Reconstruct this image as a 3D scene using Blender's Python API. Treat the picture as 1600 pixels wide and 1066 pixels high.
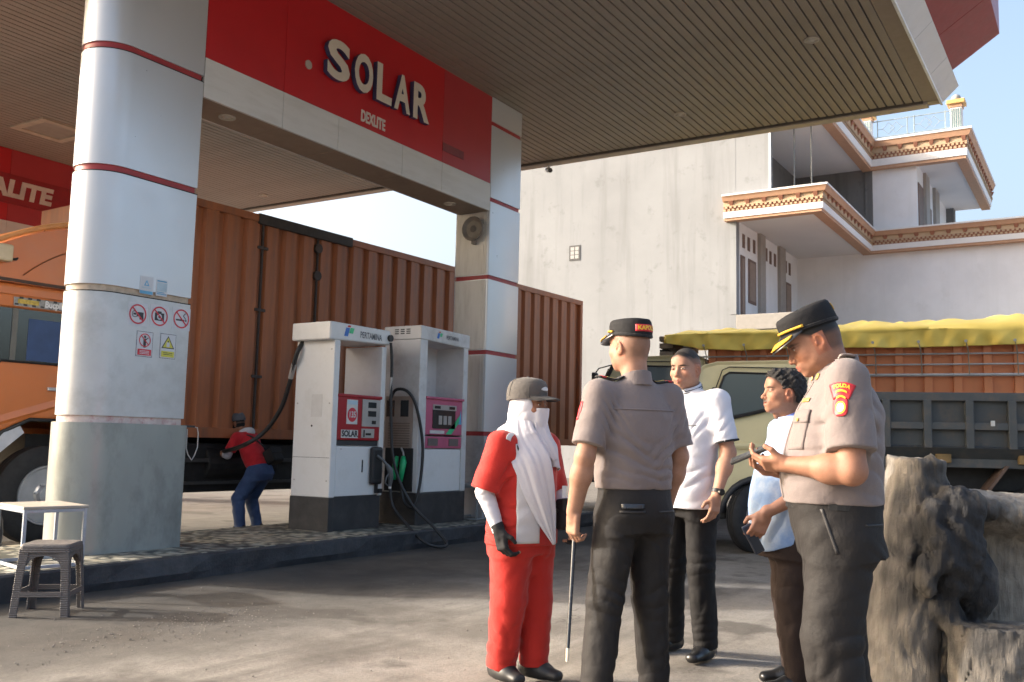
import bpy, bmesh, math, random
import numpy as np
from mathutils import Vector, Matrix
from mathutils.bvhtree import BVHTree
for o in list(bpy.data.objects): bpy.data.objects.remove(o)
SC = bpy.context.scene; COL = SC.collection
RNG = random.Random(7); PI = math.pi

# ---------------------------------------------------------------- camera
F_PX = 1487.0; CAM_H = 1.2
R3 = np.array([[0.52742305, -0.10321612, -0.84330976],
               [-0.84929954, -0.03753386, -0.52657526],
               [0.02269839, 0.99395052, -0.10745763]])
CAMP = np.array([0, 0, CAM_H])
cam = bpy.data.cameras.new('camera'); cam_o = bpy.data.objects.new('camera', cam); COL.objects.link(cam_o)
m4 = Matrix.Identity(4)
for i in range(3):
    for j in range(3): m4[i][j] = R3[i, j]
m4.translation = Vector(CAMP)
cam_o.matrix_world = m4
cam.sensor_width = 36; cam.lens = 36 * F_PX / 1600; cam.clip_end = 3000; cam.clip_start = .05
cam.dof.use_dof = True; cam.dof.focus_distance = 4.6; cam.dof.aperture_fstop = 9.0
SC.camera = cam_o
# ---------------------------------------------------------------- light
SUN_AZ = 114.0; SUN_EL = 22.0
w = bpy.data.worlds.new('World'); SC.world = w; w.use_nodes = True
nt = w.node_tree; bg = nt.nodes['Background']
sky = nt.nodes.new('ShaderNodeTexSky'); sky.sky_type = 'NISHITA'; sky.sun_disc = False
sky.sun_elevation = math.radians(SUN_EL); sky.sun_rotation = math.radians(90 - SUN_AZ)
sky.air_density = 1.0; sky.dust_density = 8.5; sky.ozone_density = 1.0; sky.altitude = 0
nt.links.new(sky.outputs[0], bg.inputs[0]); bg.inputs[1].default_value = 0.15
sl = bpy.data.lights.new('sun', 'SUN'); sl.energy = 1.75; sl.angle = math.radians(1.2); sl.color = (1, .955, .90)
so = bpy.data.objects.new('sun', sl); COL.objects.link(so)
sd = Vector((math.cos(math.radians(SUN_AZ)) * math.cos(math.radians(SUN_EL)), math.sin(math.radians(SUN_AZ)) * math.cos(math.radians(SUN_EL)), math.sin(math.radians(SUN_EL))))
so.rotation_euler = sd.to_track_quat('Z', 'Y').to_euler(); so.location = (0, 0, 30)
vs = SC.view_settings; vs.view_transform = 'Standard'; vs.look = 'None'; vs.exposure = 1.85; vs.gamma = 1; vs.use_curve_mapping = False

# ---------------------------------------------------------------- photo pixel -> world point (calibrated camera)
def ray(x, y): return R3 @ np.array([(x - 800) / F_PX, -(y - 533) / F_PX, -1.0])
def P(x, y, D): return CAMP + D * ray(x, y)
def onY(x, y, Y): d = ray(x, y); return CAMP + Y / d[1] * d
def onX(x, y, X): d = ray(x, y); return CAMP + X / d[0] * d
def onZ(x, y, Z=0): d = ray(x, y); return CAMP + (Z - CAM_H) / d[2] * d

# ---------------------------------------------------------------- materials
MATS = {}
def new_mat(name):
    m = bpy.data.materials.new(name); m.use_nodes = True
    return m, m.node_tree, m.node_tree.nodes['Principled BSDF']
def N(nt, typ, **kw):
    n = nt.nodes.new(typ)
    for k, v in kw.items(): setattr(n, k, v)
    return n
def coords(nt, space='Object', scale=(1, 1, 1)):
    tc = N(nt, 'ShaderNodeTexCoord'); mp = N(nt, 'ShaderNodeMapping'); mp.inputs['Scale'].default_value = scale
    nt.links.new(tc.outputs[space], mp.inputs[0]); return mp.outputs[0]
def noise(nt, vec, scale, detail=4, rough=.6):
    n = N(nt, 'ShaderNodeTexNoise'); n.inputs['Scale'].default_value = scale; n.inputs['Detail'].default_value = detail; n.inputs['Roughness'].default_value = rough
    nt.links.new(vec, n.inputs['Vector']); return n.outputs['Fac']
def ramp(nt, fac, stops):
    r = N(nt, 'ShaderNodeValToRGB'); e = r.color_ramp.elements
    while len(e) < len(stops): e.new(.5)
    for i, (p, c) in enumerate(stops):
        e[i].position = p; e[i].color = (*c, 1) if len(c) == 3 else c
    nt.links.new(fac, r.inputs[0]); return r.outputs[0]
def mix(nt, fac, a, b, blend='MIX'):
    m = N(nt, 'ShaderNodeMix', data_type='RGBA', blend_type=blend)
    for sock, v in ((m.inputs[0], fac), (m.inputs[6], a), (m.inputs[7], b)):
        if isinstance(v, (int, float)): sock.default_value = v
        elif isinstance(v, tuple): sock.default_value = (*v, 1) if len(v) == 3 else v
        else: nt.links.new(v, sock)
    return m.outputs[2]
def bump(nt, b, h, strength=.3, dist=.01):
    n = N(nt, 'ShaderNodeBump'); n.inputs['Strength'].default_value = strength; n.inputs['Distance'].default_value = dist
    nt.links.new(h, n.inputs['Height']); nt.links.new(n.outputs[0], b.inputs['Normal'])
def mat(name, c, rough=.5, metal=0, var=.12, scale=6, dirt=None, dirt_amt=.35, dirt_scale=2.0, bmp=0, bscale=80, spec=.5, coat=0, stretch=(1, 1, 1)):
    """painted / plain surface: base colour with mottling, optional dirt colour in irregular patches, fine relief"""
    if name in MATS: return MATS[name]
    m, nt, b = new_mat(name); v = coords(nt, 'Object', stretch)
    lo = tuple(max(0, x * (1 - var)) for x in c); hi = tuple(min(1, x * (1 + var)) for x in c)
    col = ramp(nt, noise(nt, v, scale), [(.3, lo), (.7, hi)])
    if dirt:
        f = ramp(nt, noise(nt, v, dirt_scale, 7, .7), [(.48, (0, 0, 0)), (.75, (dirt_amt,) * 3)])
        col = mix(nt, f, col, dirt)
    nt.links.new(col, b.inputs['Base Color'])
    rr = N(nt, 'ShaderNodeMapRange'); rr.inputs[3].default_value = max(.03, rough - .08); rr.inputs[4].default_value = min(1, rough + .1)
    nt.links.new(noise(nt, v, scale * 2.3), rr.inputs[0]); nt.links.new(rr.outputs[0], b.inputs['Roughness'])
    b.inputs['Metallic'].default_value = metal; b.inputs['Specular IOR Level'].default_value = spec; b.inputs['Coat Weight'].default_value = coat
    if bmp: bump(nt, b, noise(nt, v, bscale, 3), bmp, .01)
    MATS[name] = m; return m
def weathered(name, c, streak, scuff, rough=.85):
    """old painted wall: broad mottling, rain streaks running down, small scuffs and patched spots"""
    m, nt, b = new_mat(name); v = coords(nt); vs_ = coords(nt, 'Object', (1.6, 1.6, .12))
    col = ramp(nt, noise(nt, v, .5, 6, .6), [(.3, tuple(x * .9 for x in c)), (.7, tuple(x * 1.06 for x in c))])
    col = mix(nt, ramp(nt, noise(nt, vs_, 1.6, 7, .65), [(.5, (0, 0, 0)), (.72, (.55, .55, .55))]), col, streak)
    col = mix(nt, ramp(nt, noise(nt, v, 1.7, 9, .72), [(.57, (0, 0, 0)), (.66, (.5, .5, .5))]), col, streak)
    col = mix(nt, ramp(nt, noise(nt, v, 4.5, 8, .8), [(.665, (0, 0, 0)), (.70, (.8, .8, .8))]), col, scuff)
    nt.links.new(col, b.inputs['Base Color']); b.inputs['Roughness'].default_value = rough; b.inputs['Specular IOR Level'].default_value = .2
    bump(nt, b, noise(nt, v, 14, 6, .7), .2, .01); MATS[name] = m; return m
def cloth(name, c, rough=.85, var=.08, weave=900, sheen=.15):
    if name in MATS: return MATS[name]
    m, nt, b = new_mat(name); v = coords(nt)
    lo = tuple(x * (1 - var) for x in c); hi = tuple(min(1, x * (1 + var)) for x in c)
    nt.links.new(ramp(nt, noise(nt, v, 5), [(.3, lo), (.7, hi)]), b.inputs['Base Color'])
    b.inputs['Roughness'].default_value = rough; b.inputs['Sheen Weight'].default_value = sheen; b.inputs['Specular IOR Level'].default_value = .25
    a = N(nt, 'ShaderNodeMath', operation='ADD'); nt.links.new(noise(nt, v, 28, 4), a.inputs[0])
    s = N(nt, 'ShaderNodeMath', operation='MULTIPLY'); nt.links.new(noise(nt, v, weave, 1), s.inputs[0]); s.inputs[1].default_value = .12
    nt.links.new(s.outputs[0], a.inputs[1]); bump(nt, b, a.outputs[0], .35, .012)
    MATS[name] = m; return m
def emit(name, c, s):
    m, nt, b = new_mat(name); b.inputs['Emission Color'].default_value = (*c, 1); b.inputs['Emission Strength'].default_value = s; MATS[name] = m; return m
def glass(name, tint=(.05, .07, .08), rough=.04):
    m, nt, b = new_mat(name); b.inputs['Base Color'].default_value = (*tint, 1); b.inputs['Roughness'].default_value = rough; b.inputs['Specular IOR Level'].default_value = .9
    b.inputs['Coat Weight'].default_value = .5; MATS[name] = m; return m

# ---------------------------------------------------------------- mesh building
def link(o, parent=None):
    COL.objects.link(o)
    if parent is not None: o.parent = parent
    return o
def raw_mesh(name, verts, faces, mats, smooth=False, midx=None):
    me = bpy.data.meshes.new(name)
    me.from_pydata([tuple(v) for v in verts], [], [tuple(f) for f in faces]); me.validate()
    for m in (mats if isinstance(mats, (list, tuple)) else [mats]): me.materials.append(m)
    if smooth: me.polygons.foreach_set('use_smooth', [True] * len(me.polygons))
    if midx is not None: me.polygons.foreach_set('material_index', midx)
    me.update(); return me
def tag(o, label=None, cat=None, group=None, kind=None):
    if label: o['label'] = label
    if cat: o['category'] = cat
    if group: o['group'] = group
    if kind: o['kind'] = kind
    return o
def thing(name, loc, label, cat, group=None, rz=0):
    o = bpy.data.objects.new(name, None); o.empty_display_size = .2; o.location = loc; o.rotation_euler = (0, 0, rz)
    COL.objects.link(o); return tag(o, label, cat, group)
class MB:
    """collects shapes; .obj() makes them one mesh. org is subtracted, so shapes may be given in world coordinates."""
    def __init__(s, org=(0, 0, 0)): s.v = []; s.f = []; s.org = np.array(org, float)
    def add(s, vs, fs):
        b = len(s.v); s.v += [np.array(v, float) - s.org for v in vs]; s.f += [tuple(i + b for i in f) for f in fs]; return s
    def box(s, lo, hi, M=None):
        x0, y0, z0 = lo; x1, y1, z1 = hi
        vs = [(x0, y0, z0), (x1, y0, z0), (x1, y1, z0), (x0, y1, z0), (x0, y0, z1), (x1, y0, z1), (x1, y1, z1), (x0, y1, z1)]
        if M is not None: vs = [M @ Vector(v) for v in vs]
        return s.add(vs, [(3, 2, 1, 0), (4, 5, 6, 7), (0, 1, 5, 4), (1, 2, 6, 5), (2, 3, 7, 6), (3, 0, 4, 7)])
    def loft(s, rings, cap=True, closed=True):
        n = len(rings[0]); vs = [p for r in rings for p in r]; fs = []
        for i in range(len(rings) - 1):
            for j in range(n if closed else n - 1):
                k = (j + 1) % n; fs.append((i * n + j, i * n + k, (i + 1) * n + k, (i + 1) * n + j))
        if cap: fs.append(tuple(range(n - 1, -1, -1))); fs.append(tuple((len(rings) - 1) * n + j for j in range(n)))
        return s.add(vs, fs)
    def cyl(s, a, b, r, r2=None, n=16, cap=True):
        a = np.array(a, float); b = np.array(b, float); r2 = r if r2 is None else r2
        u, v = frame(b - a)
        t = np.linspace(0, 2 * PI, n, endpoint=False)
        return s.loft([[a + r * (math.cos(q) * u + math.sin(q) * v) for q in t], [b + r2 * (math.cos(q) * u + math.sin(q) * v) for q in t]], cap)
    def tube(s, pts, r, n=8, smooth=0):
        pts = [np.array(p, float) for p in pts]
        if smooth: pts = catmull(pts, smooth)
        rs = r if isinstance(r, (list, tuple, np.ndarray)) else [r] * len(pts)
        rings = []; u = None
        for i, p in enumerate(pts):
            d = pts[min(i + 1, len(pts) - 1)] - pts[max(i - 1, 0)]
            if u is None: u, v = frame(d)
            else:
                d = d / (np.linalg.norm(d) + 1e-9); u = u - d * (u @ d); u /= np.linalg.norm(u) + 1e-9; v = np.cross(d, u)
            rings.append([p + rs[i] * (math.cos(q) * u + math.sin(q) * v) for q in np.linspace(0, 2 * PI, n, endpoint=False)])
        return s.loft(rings)
    def prism(s, poly, ax, a, b):
        """poly in the two other axes (cyclic order), extruded along axis ax from a to b"""
        def mk(p, q):
            r = [0, 0, 0]; r[ax] = q; r[(ax + 1) % 3] = p[0]; r[(ax + 2) % 3] = p[1]; return r
        return s.loft([[mk(p, a) for p in poly], [mk(p, b) for p in poly]])
    def obj(s, name, m, parent=None, smooth=False, bevel=0, seg=2, auto=None):
        me = raw_mesh(name, s.v, s.f, m, smooth); o = link(bpy.data.objects.new(name, me), parent)
        if bevel:
            b = o.modifiers.new('bevel', 'BEVEL'); b.width = bevel; b.segments = seg; b.limit_method = 'ANGLE'; b.angle_limit = math.radians(40); b.harden_normals = False
        if auto: smooth_by_angle(me, auto)
        return o
def smooth_by_angle(me, deg):
    bm = bmesh.new(); bm.from_mesh(me); bmesh.ops.recalc_face_normals(bm, faces=bm.faces)
    for f in bm.faces: f.smooth = True
    for e in bm.edges: e.smooth = (len(e.link_faces) == 2 and e.calc_face_angle(0) < math.radians(deg))
    bm.to_mesh(me); bm.free()
def frame(d):
    d = np.array(d, float); d = d / (np.linalg.norm(d) + 1e-9)
    h = np.array([0, 0, 1.0]) if abs(d[2]) < .9 else np.array([1.0, 0, 0])
    u = np.cross(h, d); u /= np.linalg.norm(u); return u, np.cross(d, u)
def catmull(p, n):
    out = []; q = [2 * p[0] - p[1]] + p + [2 * p[-1] - p[-2]]
    for i in range(1, len(q) - 2):
        for k in range(n):
            t = k / n; out.append(.5 * (2 * q[i] + (q[i + 1] - q[i - 1]) * t + (2 * q[i - 1] - 5 * q[i] + 4 * q[i + 1] - q[i + 2]) * t * t + (3 * q[i] - q[i - 1] - 3 * q[i + 1] + q[i + 2]) * t ** 3))
    return out + [p[-1]]
def copy_obj(o, parent, loc=None, rot=None, label=None):
    c = o.copy(); COL.objects.link(c); c.parent = parent
    if loc is not None: c.location = loc
    if rot is not None: c.rotation_euler = rot
    if label: c['label'] = label
    return c
def text_geo(s, size=1.0, bold=0.0, extrude=0.0, align='CENTER', space=1.0, bevel=0.0, xs=1.0, shear=0):
    """flat or solid lettering: arrays of vertices (x right, y up, z out) and faces"""
    cu = bpy.data.curves.new('t', 'FONT'); cu.body = s; cu.size = size; cu.offset = bold; cu.extrude = extrude; cu.bevel_depth = bevel
    cu.align_x = align; cu.align_y = 'CENTER'; cu.space_character = space; cu.resolution_u = 4; cu.shear = shear
    o = bpy.data.objects.new('t', cu); COL.objects.link(o)
    dg = bpy.context.evaluated_depsgraph_get(); me = o.evaluated_get(dg).to_mesh()
    v = np.array([p.co[:] for p in me.vertices]); f = [tuple(p.vertices) for p in me.polygons]
    o.evaluated_get(dg).to_mesh_clear(); bpy.data.objects.remove(o); bpy.data.curves.remove(cu)
    v[:, 0] *= xs
    return v, f
def put_text(name, s, org, u, v, m, parent, porg=(0, 0, 0), **kw):
    vv, ff = text_geo(s, **kw); u = np.array(u, float); v = np.array(v, float); n = np.cross(u, v)
    b = MB(porg); b.add([np.array(org) + p[0] * u + p[1] * v + p[2] * n for p in vv], ff)
    return b.obj(name, m, parent)
# ================================================================ SETTING: ground, island
def ground_mat():
    m, nt, b = new_mat('dusty_concrete'); v = coords(nt)
    big = noise(nt, v, .35, 5, .6); mid = noise(nt, v, 2.2, 8, .7); fine = noise(nt, v, 60, 6, .75); grit = noise(nt, v, 260, 3, .8)
    col = ramp(nt, mid, [(.25, (.225, .208, .185)), (.5, (.295, .272, .242)), (.75, (.36, .338, .305))])
    col = mix(nt, ramp(nt, fine, [(.3, (.72, .72, .72)), (.7, (1.15, 1.15, 1.15))]), col, col, 'MULTIPLY') if False else mix(nt, .9, col, ramp(nt, fine, [(.25, (.62, .61, .6)), (.5, (1, 1, 1)), (.8, (1.25, 1.24, 1.2))]), 'MULTIPLY')
    col = mix(nt, .8, col, ramp(nt, grit, [(.3, (.7, .7, .7)), (.55, (1, 1, 1)), (.75, (1.3, 1.28, 1.22))]), 'MULTIPLY')
    # oil-dark driving lane, darkened and widened to paint in shade, along the island (world Y about 4.6 .. 6.8) with a ragged edge
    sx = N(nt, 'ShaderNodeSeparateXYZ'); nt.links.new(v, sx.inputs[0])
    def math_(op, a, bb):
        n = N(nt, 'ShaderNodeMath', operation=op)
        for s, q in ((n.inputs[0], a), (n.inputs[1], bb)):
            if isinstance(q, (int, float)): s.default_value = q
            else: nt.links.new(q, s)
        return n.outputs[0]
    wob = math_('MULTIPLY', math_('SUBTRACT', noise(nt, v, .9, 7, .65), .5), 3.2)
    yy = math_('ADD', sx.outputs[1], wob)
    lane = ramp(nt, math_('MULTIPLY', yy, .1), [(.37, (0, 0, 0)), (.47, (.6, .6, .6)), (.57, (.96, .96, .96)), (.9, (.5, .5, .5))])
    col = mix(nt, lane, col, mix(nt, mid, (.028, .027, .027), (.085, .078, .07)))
    # tyre-polished streaks along the lane
    vt = coords(nt, 'Object', (.1, 1.5, 1)); tk = ramp(nt, noise(nt, vt, 1.4, 7, .7), [(.5, (0, 0, 0)), (.66, (.5, .5, .5))]); col = mix(nt, tk, col, (.1, .09, .078))
    # wet-looking stains
    st = ramp(nt, noise(nt, v, 1.1, 5, .55), [(.56, (0, 0, 0)), (.63, (.7, .7, .7))])
    col = mix(nt, st, col, (.075, .066, .058))
    s2 = ramp(nt, noise(nt, v, .42, 8, .68), [(.52, (0, 0, 0)), (.62, (.6, .6, .6))]); col = mix(nt, s2, col, (.115, .103, .09))
    vo = N(nt, 'ShaderNodeTexVoronoi', feature='DISTANCE_TO_EDGE'); vo.inputs['Scale'].default_value = .55
    wv = N(nt, 'ShaderNodeVectorMath', operation='ADD'); nn = N(nt, 'ShaderNodeTexNoise'); nn.inputs['Scale'].default_value = 3; nn.inputs['Detail'].default_value = 6
    nt.links.new(v, nn.inputs['Vector']); nt.links.new(v, wv.inputs[0]); nt.links.new(nn.outputs['Color'], wv.inputs[1]); nt.links.new(wv.outputs[0], vo.inputs['Vector'])
    cr = ramp(nt, vo.outputs['Distance'], [(0, (1, 1, 1)), (.007, (0, 0, 0))])
    cr = mix(nt, 1.0, cr, ramp(nt, noise(nt, v, .8, 3), [(.52, (0, 0, 0)), (.6, (.8, .8, .8))]), 'MULTIPLY')
    col = mix(nt, cr, col, (.09, .08, .07))
    nt.links.new(col, b.inputs['Base Color']); b.inputs['Roughness'].default_value = .9; b.inputs['Specular IOR Level'].default_value = .25
    h = math_('ADD', math_('MULTIPLY', fine, .7), math_('MULTIPLY', grit, .5)); h = math_('ADD', h, math_('MULTIPLY', mid, 2.0))
    bump(nt, b, h, .55, .02)
    return m
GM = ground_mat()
def gz(x, y):
    return .02 * math.sin(x * .9 + 1) * math.sin(y * .8) + .012 * math.sin(x * 2.3 - y * 1.7)
gm = MB()
xs = [-400, -60, -10] + list(np.arange(-6, 16.01, .4)) + [22, 40, 90, 600]; ys = [-400, -60, -15] + list(np.arange(-8, 6.21, .4)) + [6.5, 8.6, 14, 22, 60, 600]
gv = []; gf = []
for i, x in enumerate(xs):
    for j, y in enumerate(ys): gv.append((x, y, (gz(x, y) - .005) if -6 < x < 16 and -8 < y < 6.3 else 0))
ny = len(ys)
for i in range(len(xs) - 1):
    for j in range(ny - 1): gf.append((i * ny + j, (i + 1) * ny + j, (i + 1) * ny + j + 1, i * ny + j + 1))
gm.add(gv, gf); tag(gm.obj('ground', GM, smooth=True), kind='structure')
# loose grit: small stones lying on the lane
gr = MB(); rg = random.Random(3)
def stone(b, x, y, z, s):
    q = [rg.uniform(.6, 1.2) * s for _ in range(6)]
    b.add([(x + q[0], y, z), (x, y + q[1], z), (x - q[2], y, z), (x, y - q[3], z), (x + .2 * s, y, z + q[4] * .7), (x, y, z - q[5] * .4)],
          [(0, 1, 4), (1, 2, 4), (2, 3, 4), (3, 0, 4), (1, 0, 5), (2, 1, 5), (3, 2, 5), (0, 3, 5)])
for _ in range(800):
    if rg.random() < .6: x, y = rg.gauss(4.15, .5), rg.gauss(4.95, .22)
    else: x, y = rg.uniform(2.2, 9), rg.uniform(1.0, 6.2)
    stone(gr, x, y, gz(x, y), rg.choice([.003, .004, .005, .006, .009]))
tag(gr.obj('grit', mat('grit_stone', (.19, .172, .15), .9, var=.5, scale=30)), 'small loose stones and grit on the driving lane', 'grit', kind='stuff')

M_conc = mat('island_concrete', (.034, .036, .042), .6, var=.35, scale=5, dirt=(.13, .12, .11), dirt_amt=.45, dirt_scale=3, bmp=.5, bscale=40)
def island(y0, y1, x0, x1):
    r = MB(); pl = [(y0 + .02, -.02), (y0, .06), (y0, .185), (y0 + .025, .2), (y1 - .025, .2), (y1, .185), (y1, -.02)]
    nx = 40
    rings = []
    for i in range(nx + 1):
        x = x0 + (x1 - x0) * i / nx; rings.append([(x, p[0] + .012 * math.sin(x * 3.1 + p[1] * 20) + .006 * math.sin(x * 11), p[1]) for p in pl])
    return r.loft(rings)
o = island(6.62, 8.35, 2.6, 13.2).obj('pump_island', M_conc); tag(o, kind='structure'); o2 = o
# terrazzo tile chips sheet on top of the island
m, nt, b = new_mat('mosaic_tiles'); v = coords(nt, 'Object', (1, 1, 1))
vo = N(nt, 'ShaderNodeTexVoronoi'); vo.inputs['Scale'].default_value = 15; vo.inputs['Randomness'].default_value = .3; nt.links.new(v, vo.inputs['Vector'])
hs = N(nt, 'ShaderNodeSeparateColor'); nt.links.new(vo.outputs['Color'], hs.inputs[0])
c = ramp(nt, hs.outputs[0], [(.0, (.03, .033, .03)), (.36, (.07, .075, .06)), (.42, (.34, .33, .27)), (.62, (.40, .35, .25)), (.68, (.09, .095, .08)), (1, (.46, .44, .36))])
c = mix(nt, ramp(nt, noise(nt, v, 2.5, 6, .7), [(.45, (0, 0, 0)), (.7, (.7, .7, .7))]), c, (.12, .11, .1))
nt.links.new(c, b.inputs['Base Color']); b.inputs['Roughness'].default_value = .6; M_mosaic = m
MB().box((2.62, 6.68, .2), (13.18, 8.3, .2045)).obj('tile_paving', M_mosaic, o2)

# ================================================================ COLUMNS
M_alu = mat('white_aluminium_cladding', (.60, .61, .635), .3, .4, var=.03, scale=1.5, dirt=(.5, .49, .46), dirt_amt=.15, dirt_scale=3, spec=.5)
M_alu_w = mat('aged_white_cladding', (.62, .60, .56), .4, .08, var=.05, scale=3, dirt=(.33, .3, .26), dirt_amt=.5, dirt_scale=2.5, stretch=(3, 3, .5))
M_alu_d = mat('dirty_white_cladding', (.57, .575, .58), .34, .3, var=.05, scale=3, dirt=(.22, .21, .18), dirt_amt=.45, dirt_scale=1.6)
M_redband = mat('red_band', (.34, .03, .035), .45, var=.1)
M_beige = mat('beige_sealant', (.5, .4, .3), .7, var=.2, scale=20)
M_palered = mat('peeled_band', (.6, .5, .46), .7, var=.15, scale=10, dirt=(.4, .05, .06), dirt_amt=.8, dirt_scale=14)
M_dark = mat('dark_gap', (.02, .02, .02), .8)
M_base = mat('stained_column_base', (.33, .35, .335), .34, .35, var=.1, scale=1.8, dirt=(.12, .125, .11), dirt_amt=.6, dirt_scale=3, stretch=(1, 1, .55))
def col_prof(x0, x1, y0, y1, rnd, d=0):
    x0 -= d; x1 += d; y0 -= d; y1 += d; r = (y1 - y0) / 2
    pts = []
    if rnd:
        for a in np.linspace(PI * .5, PI * 1.5, 25): pts.append((x0 + r + r * math.cos(a), y0 + r + r * math.sin(a)))
    else:
        for (cx, cy, a0) in ((x0 + .02, y1 - .02, PI / 2), (x0 + .02, y0 + .02, PI)):
            for a in np.linspace(a0, a0 + PI / 2, 4): pts.append((cx + .02 * math.cos(a), cy + .02 * math.sin(a)))
    for (cx, cy, a0) in ((x1 - .015, y0 + .015, PI * 1.5), (x1 - .015, y1 - .015, 0)):
        for a in np.linspace(a0, a0 + PI / 2, 4): pts.append((cx + .015 * math.cos(a), cy + .015 * math.sin(a)))
    return pts
def column(name, x0, x1, y0, y1, rnd, label, mats, bands, base_m, detail=True, lo=.2, hi=6.08):
    t = thing(name, ((x0 + x1) / 2, (y0 + y1) / 2, lo), label, 'column'); org = t.location
    zs = [lo, 1.30, 1.36, 2.42, 2.48, 3.47, 3.53, 4.57, 4.63, 5.67, 5.73, hi]
    nm = ['base_panel', 'band', 'cladding_panel', 'band', 'cladding_panel', 'band', 'cladding_panel', 'band', 'cladding_panel', 'band', 'cladding_panel']
    parts = []
    for i in range(11):
        d = (.022 if i == 0 else (-.016 if nm[i] == 'band' else 0))
        a, c = zs[i], zs[i + 1]
        if nm[i] == 'band': a -= .003; c += .003
        pl = col_prof(x0, x1, y0, y1, rnd, d)
        r = MB(org).prism(pl, 2, a, c)
        mm = base_m if i == 0 else (bands[i] if nm[i] == 'band' else mats[i])
        p = r.obj(nm[i], mm, t, auto=30); parts.append(p)
        if nm[i] == 'cladding_panel' and rnd and detail:
            rr = MB(org).prism(col_prof(x0, x1, y0, y1, rnd, .002), 2, c - .004, c + .004); rr.obj('panel_lip', M_dark, t)
    return t, parts
bl = {1: M_palered, 3: M_beige, 5: M_redband, 7: M_redband, 9: M_redband}
COLL, partsL = column('canopy_column', 4.82, 5.87, 7.2, 7.76, True, 'big white rounded canopy column with warning stickers beside the stool', {2: M_alu_d, 4: M_alu, 6: M_alu, 8: M_alu, 10: M_alu}, bl, M_base)
br = dict(bl); br[3] = M_redband; br[1] = M_redband
COLR, partsR = column('canopy_column', 10.87, 11.68, 7.2, 7.78, False, 'square white canopy column with a horn speaker behind the pumps', {2: M_alu, 4: M_alu, 6: M_alu, 8: M_alu, 10: M_alu}, br, mat('grey_base_panel', (.4, .41, .43), .4, .2, var=.1, dirt=(.15, .14, .13), dirt_amt=.6), False)
org = COLR.location
for z0, z1 in ((1.37, 2.41), (2.49, 3.46), (3.54, 4.42)):          # aged inner-face sheets with folded edges
    MB(org).box((10.858, 7.235, z0), (10.868, 7.745, z1)).obj('face_sheet', M_alu_w, COLR, bevel=.003)
    for yy in (7.29, 7.69): MB(org).box((10.853, yy - .006, z0), (10.859, yy + .006, z1)).obj('sheet_fold', M_alu_w, COLR)
# horn speaker on the column
hz = onX(740, 358, 10.8); sp = thing('horn_speaker', tuple(hz), 'round dusty horn speaker fixed high on the square column', 'speaker')
M_spk = mat('speaker_grey', (.2, .18, .16), .55, var=.2)
def ringx(r, x, n=28): return [(x, r * math.cos(a), r * math.sin(a)) for a in np.linspace(0, 2 * PI, n, endpoint=False)]
MB().loft([ringx(.165, .0), ringx(.175, -.02), ringx(.175, -.035), ringx(.16, -.04), ringx(.10, .02), ringx(.06, .055)], True).obj('horn', M_spk, sp, auto=40)
MB().loft([ringx(.03, .05), ringx(.045, -.0), ringx(.05, -.012), ringx(.01, -.02)], True).obj('centre_cone', mat('speaker_dark', (.09, .08, .075), .5), sp, auto=40)
MB().box((-.02, -.025, -.215), (.05, .025, -.165)).obj('bracket', M_spk, sp, bevel=.005)
for a in (.6, 2.5): MB().box((-.02, .165 * math.cos(a) - .02, .165 * math.sin(a) - .012), (.03, .165 * math.cos(a) + .02, .165 * math.sin(a) + .012)).obj('lug', M_spk, sp)

# ================================================================ CANOPY
M_slat = mat('beige_soffit_slat', (.275, .235, .20), .5, var=.06, scale=1.2, spec=.4, dirt=(.17, .14, .115), dirt_amt=.3, dirt_scale=.7)
M_trim = mat('soffit_trim', (.34, .30, .26), .55, var=.06)
M_fwhite = mat('fascia_white', (.62, .63, .66), .35, var=.06, dirt=(.45, .42, .4), dirt_amt=.4, dirt_scale=3, bmp=.15, bscale=9)
M_fred = mat('fascia_red', (.26, .01, .018), .35, var=.1, bmp=.15, bscale=5, spec=.2)
CX0, CX1, CY0, CY1, CZ = 3.2, 14.1, 1.79, 18.4, 6.08
can = thing('canopy', (8.6, 10, CZ), 'large flat canopy over the pumps with slatted beige soffit', 'canopy'); org = can.location
MB(org).box((CX0, 1.95, CZ + .03), (CX1, CY1, CZ + .5)).obj('roof_box', M_dark, can)
sl0 = MB((0, 0, 0)).prism([(-.046, .0), (.046, .0), (.05, .004), (.05, .026), (-.05, .026), (-.05, .004)], 0, CX0 + .15 - 8.6, 13.86 - 8.6).obj('soffit_slat', M_slat, can)
yy = 2.06; first = True
while yy < CY1 - .1:
    z = .0 + .002 * (RNG.random() - .5)
    if first: sl0.location = (0, yy - 10, z); first = False
    else: copy_obj(sl0, can, (RNG.uniform(-.004, .004), yy - 10, z))
    yy += .118
MB(org).box((13.86, 2.0, CZ + .028), (13.92, CY1, CZ + .03)).obj('edge_channel', M_dark, can)
MB(org).box((13.92, 1.95, CZ - .035), (14.1, CY1, CZ + .03)).obj('edge_trim', mat('edge_trim_metal', (.42, .36, .3), .5, var=.1), can, bevel=.004)
MB(org).box((13.89, 2.0, CZ - .02), (13.92, CY1, CZ + .03)).obj('edge_lip', mat('edge_lip_dark', (.1, .085, .075), .6), can)
MB(org).box((CX0, 1.80, CZ), (13.92, 2.0, CZ + .03)).obj('border_strip', mat('border_strip_brown', (.25, .2, .17), .5, var=.08), can)
MB(org).box((13.922, 1.80, CZ - .006), (14.08, 1.95, CZ + .03)).obj('corner_plate', mat('corner_plate_beige', (.42, .35, .24), .5), can)
MB(org).box((CX0 - .03, 1.77, CZ - .02), (14.1, 1.80, CZ + .04)).obj('fascia_drip_edge', mat('drip_edge', (.75, .77, .8), .3), can)
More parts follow.
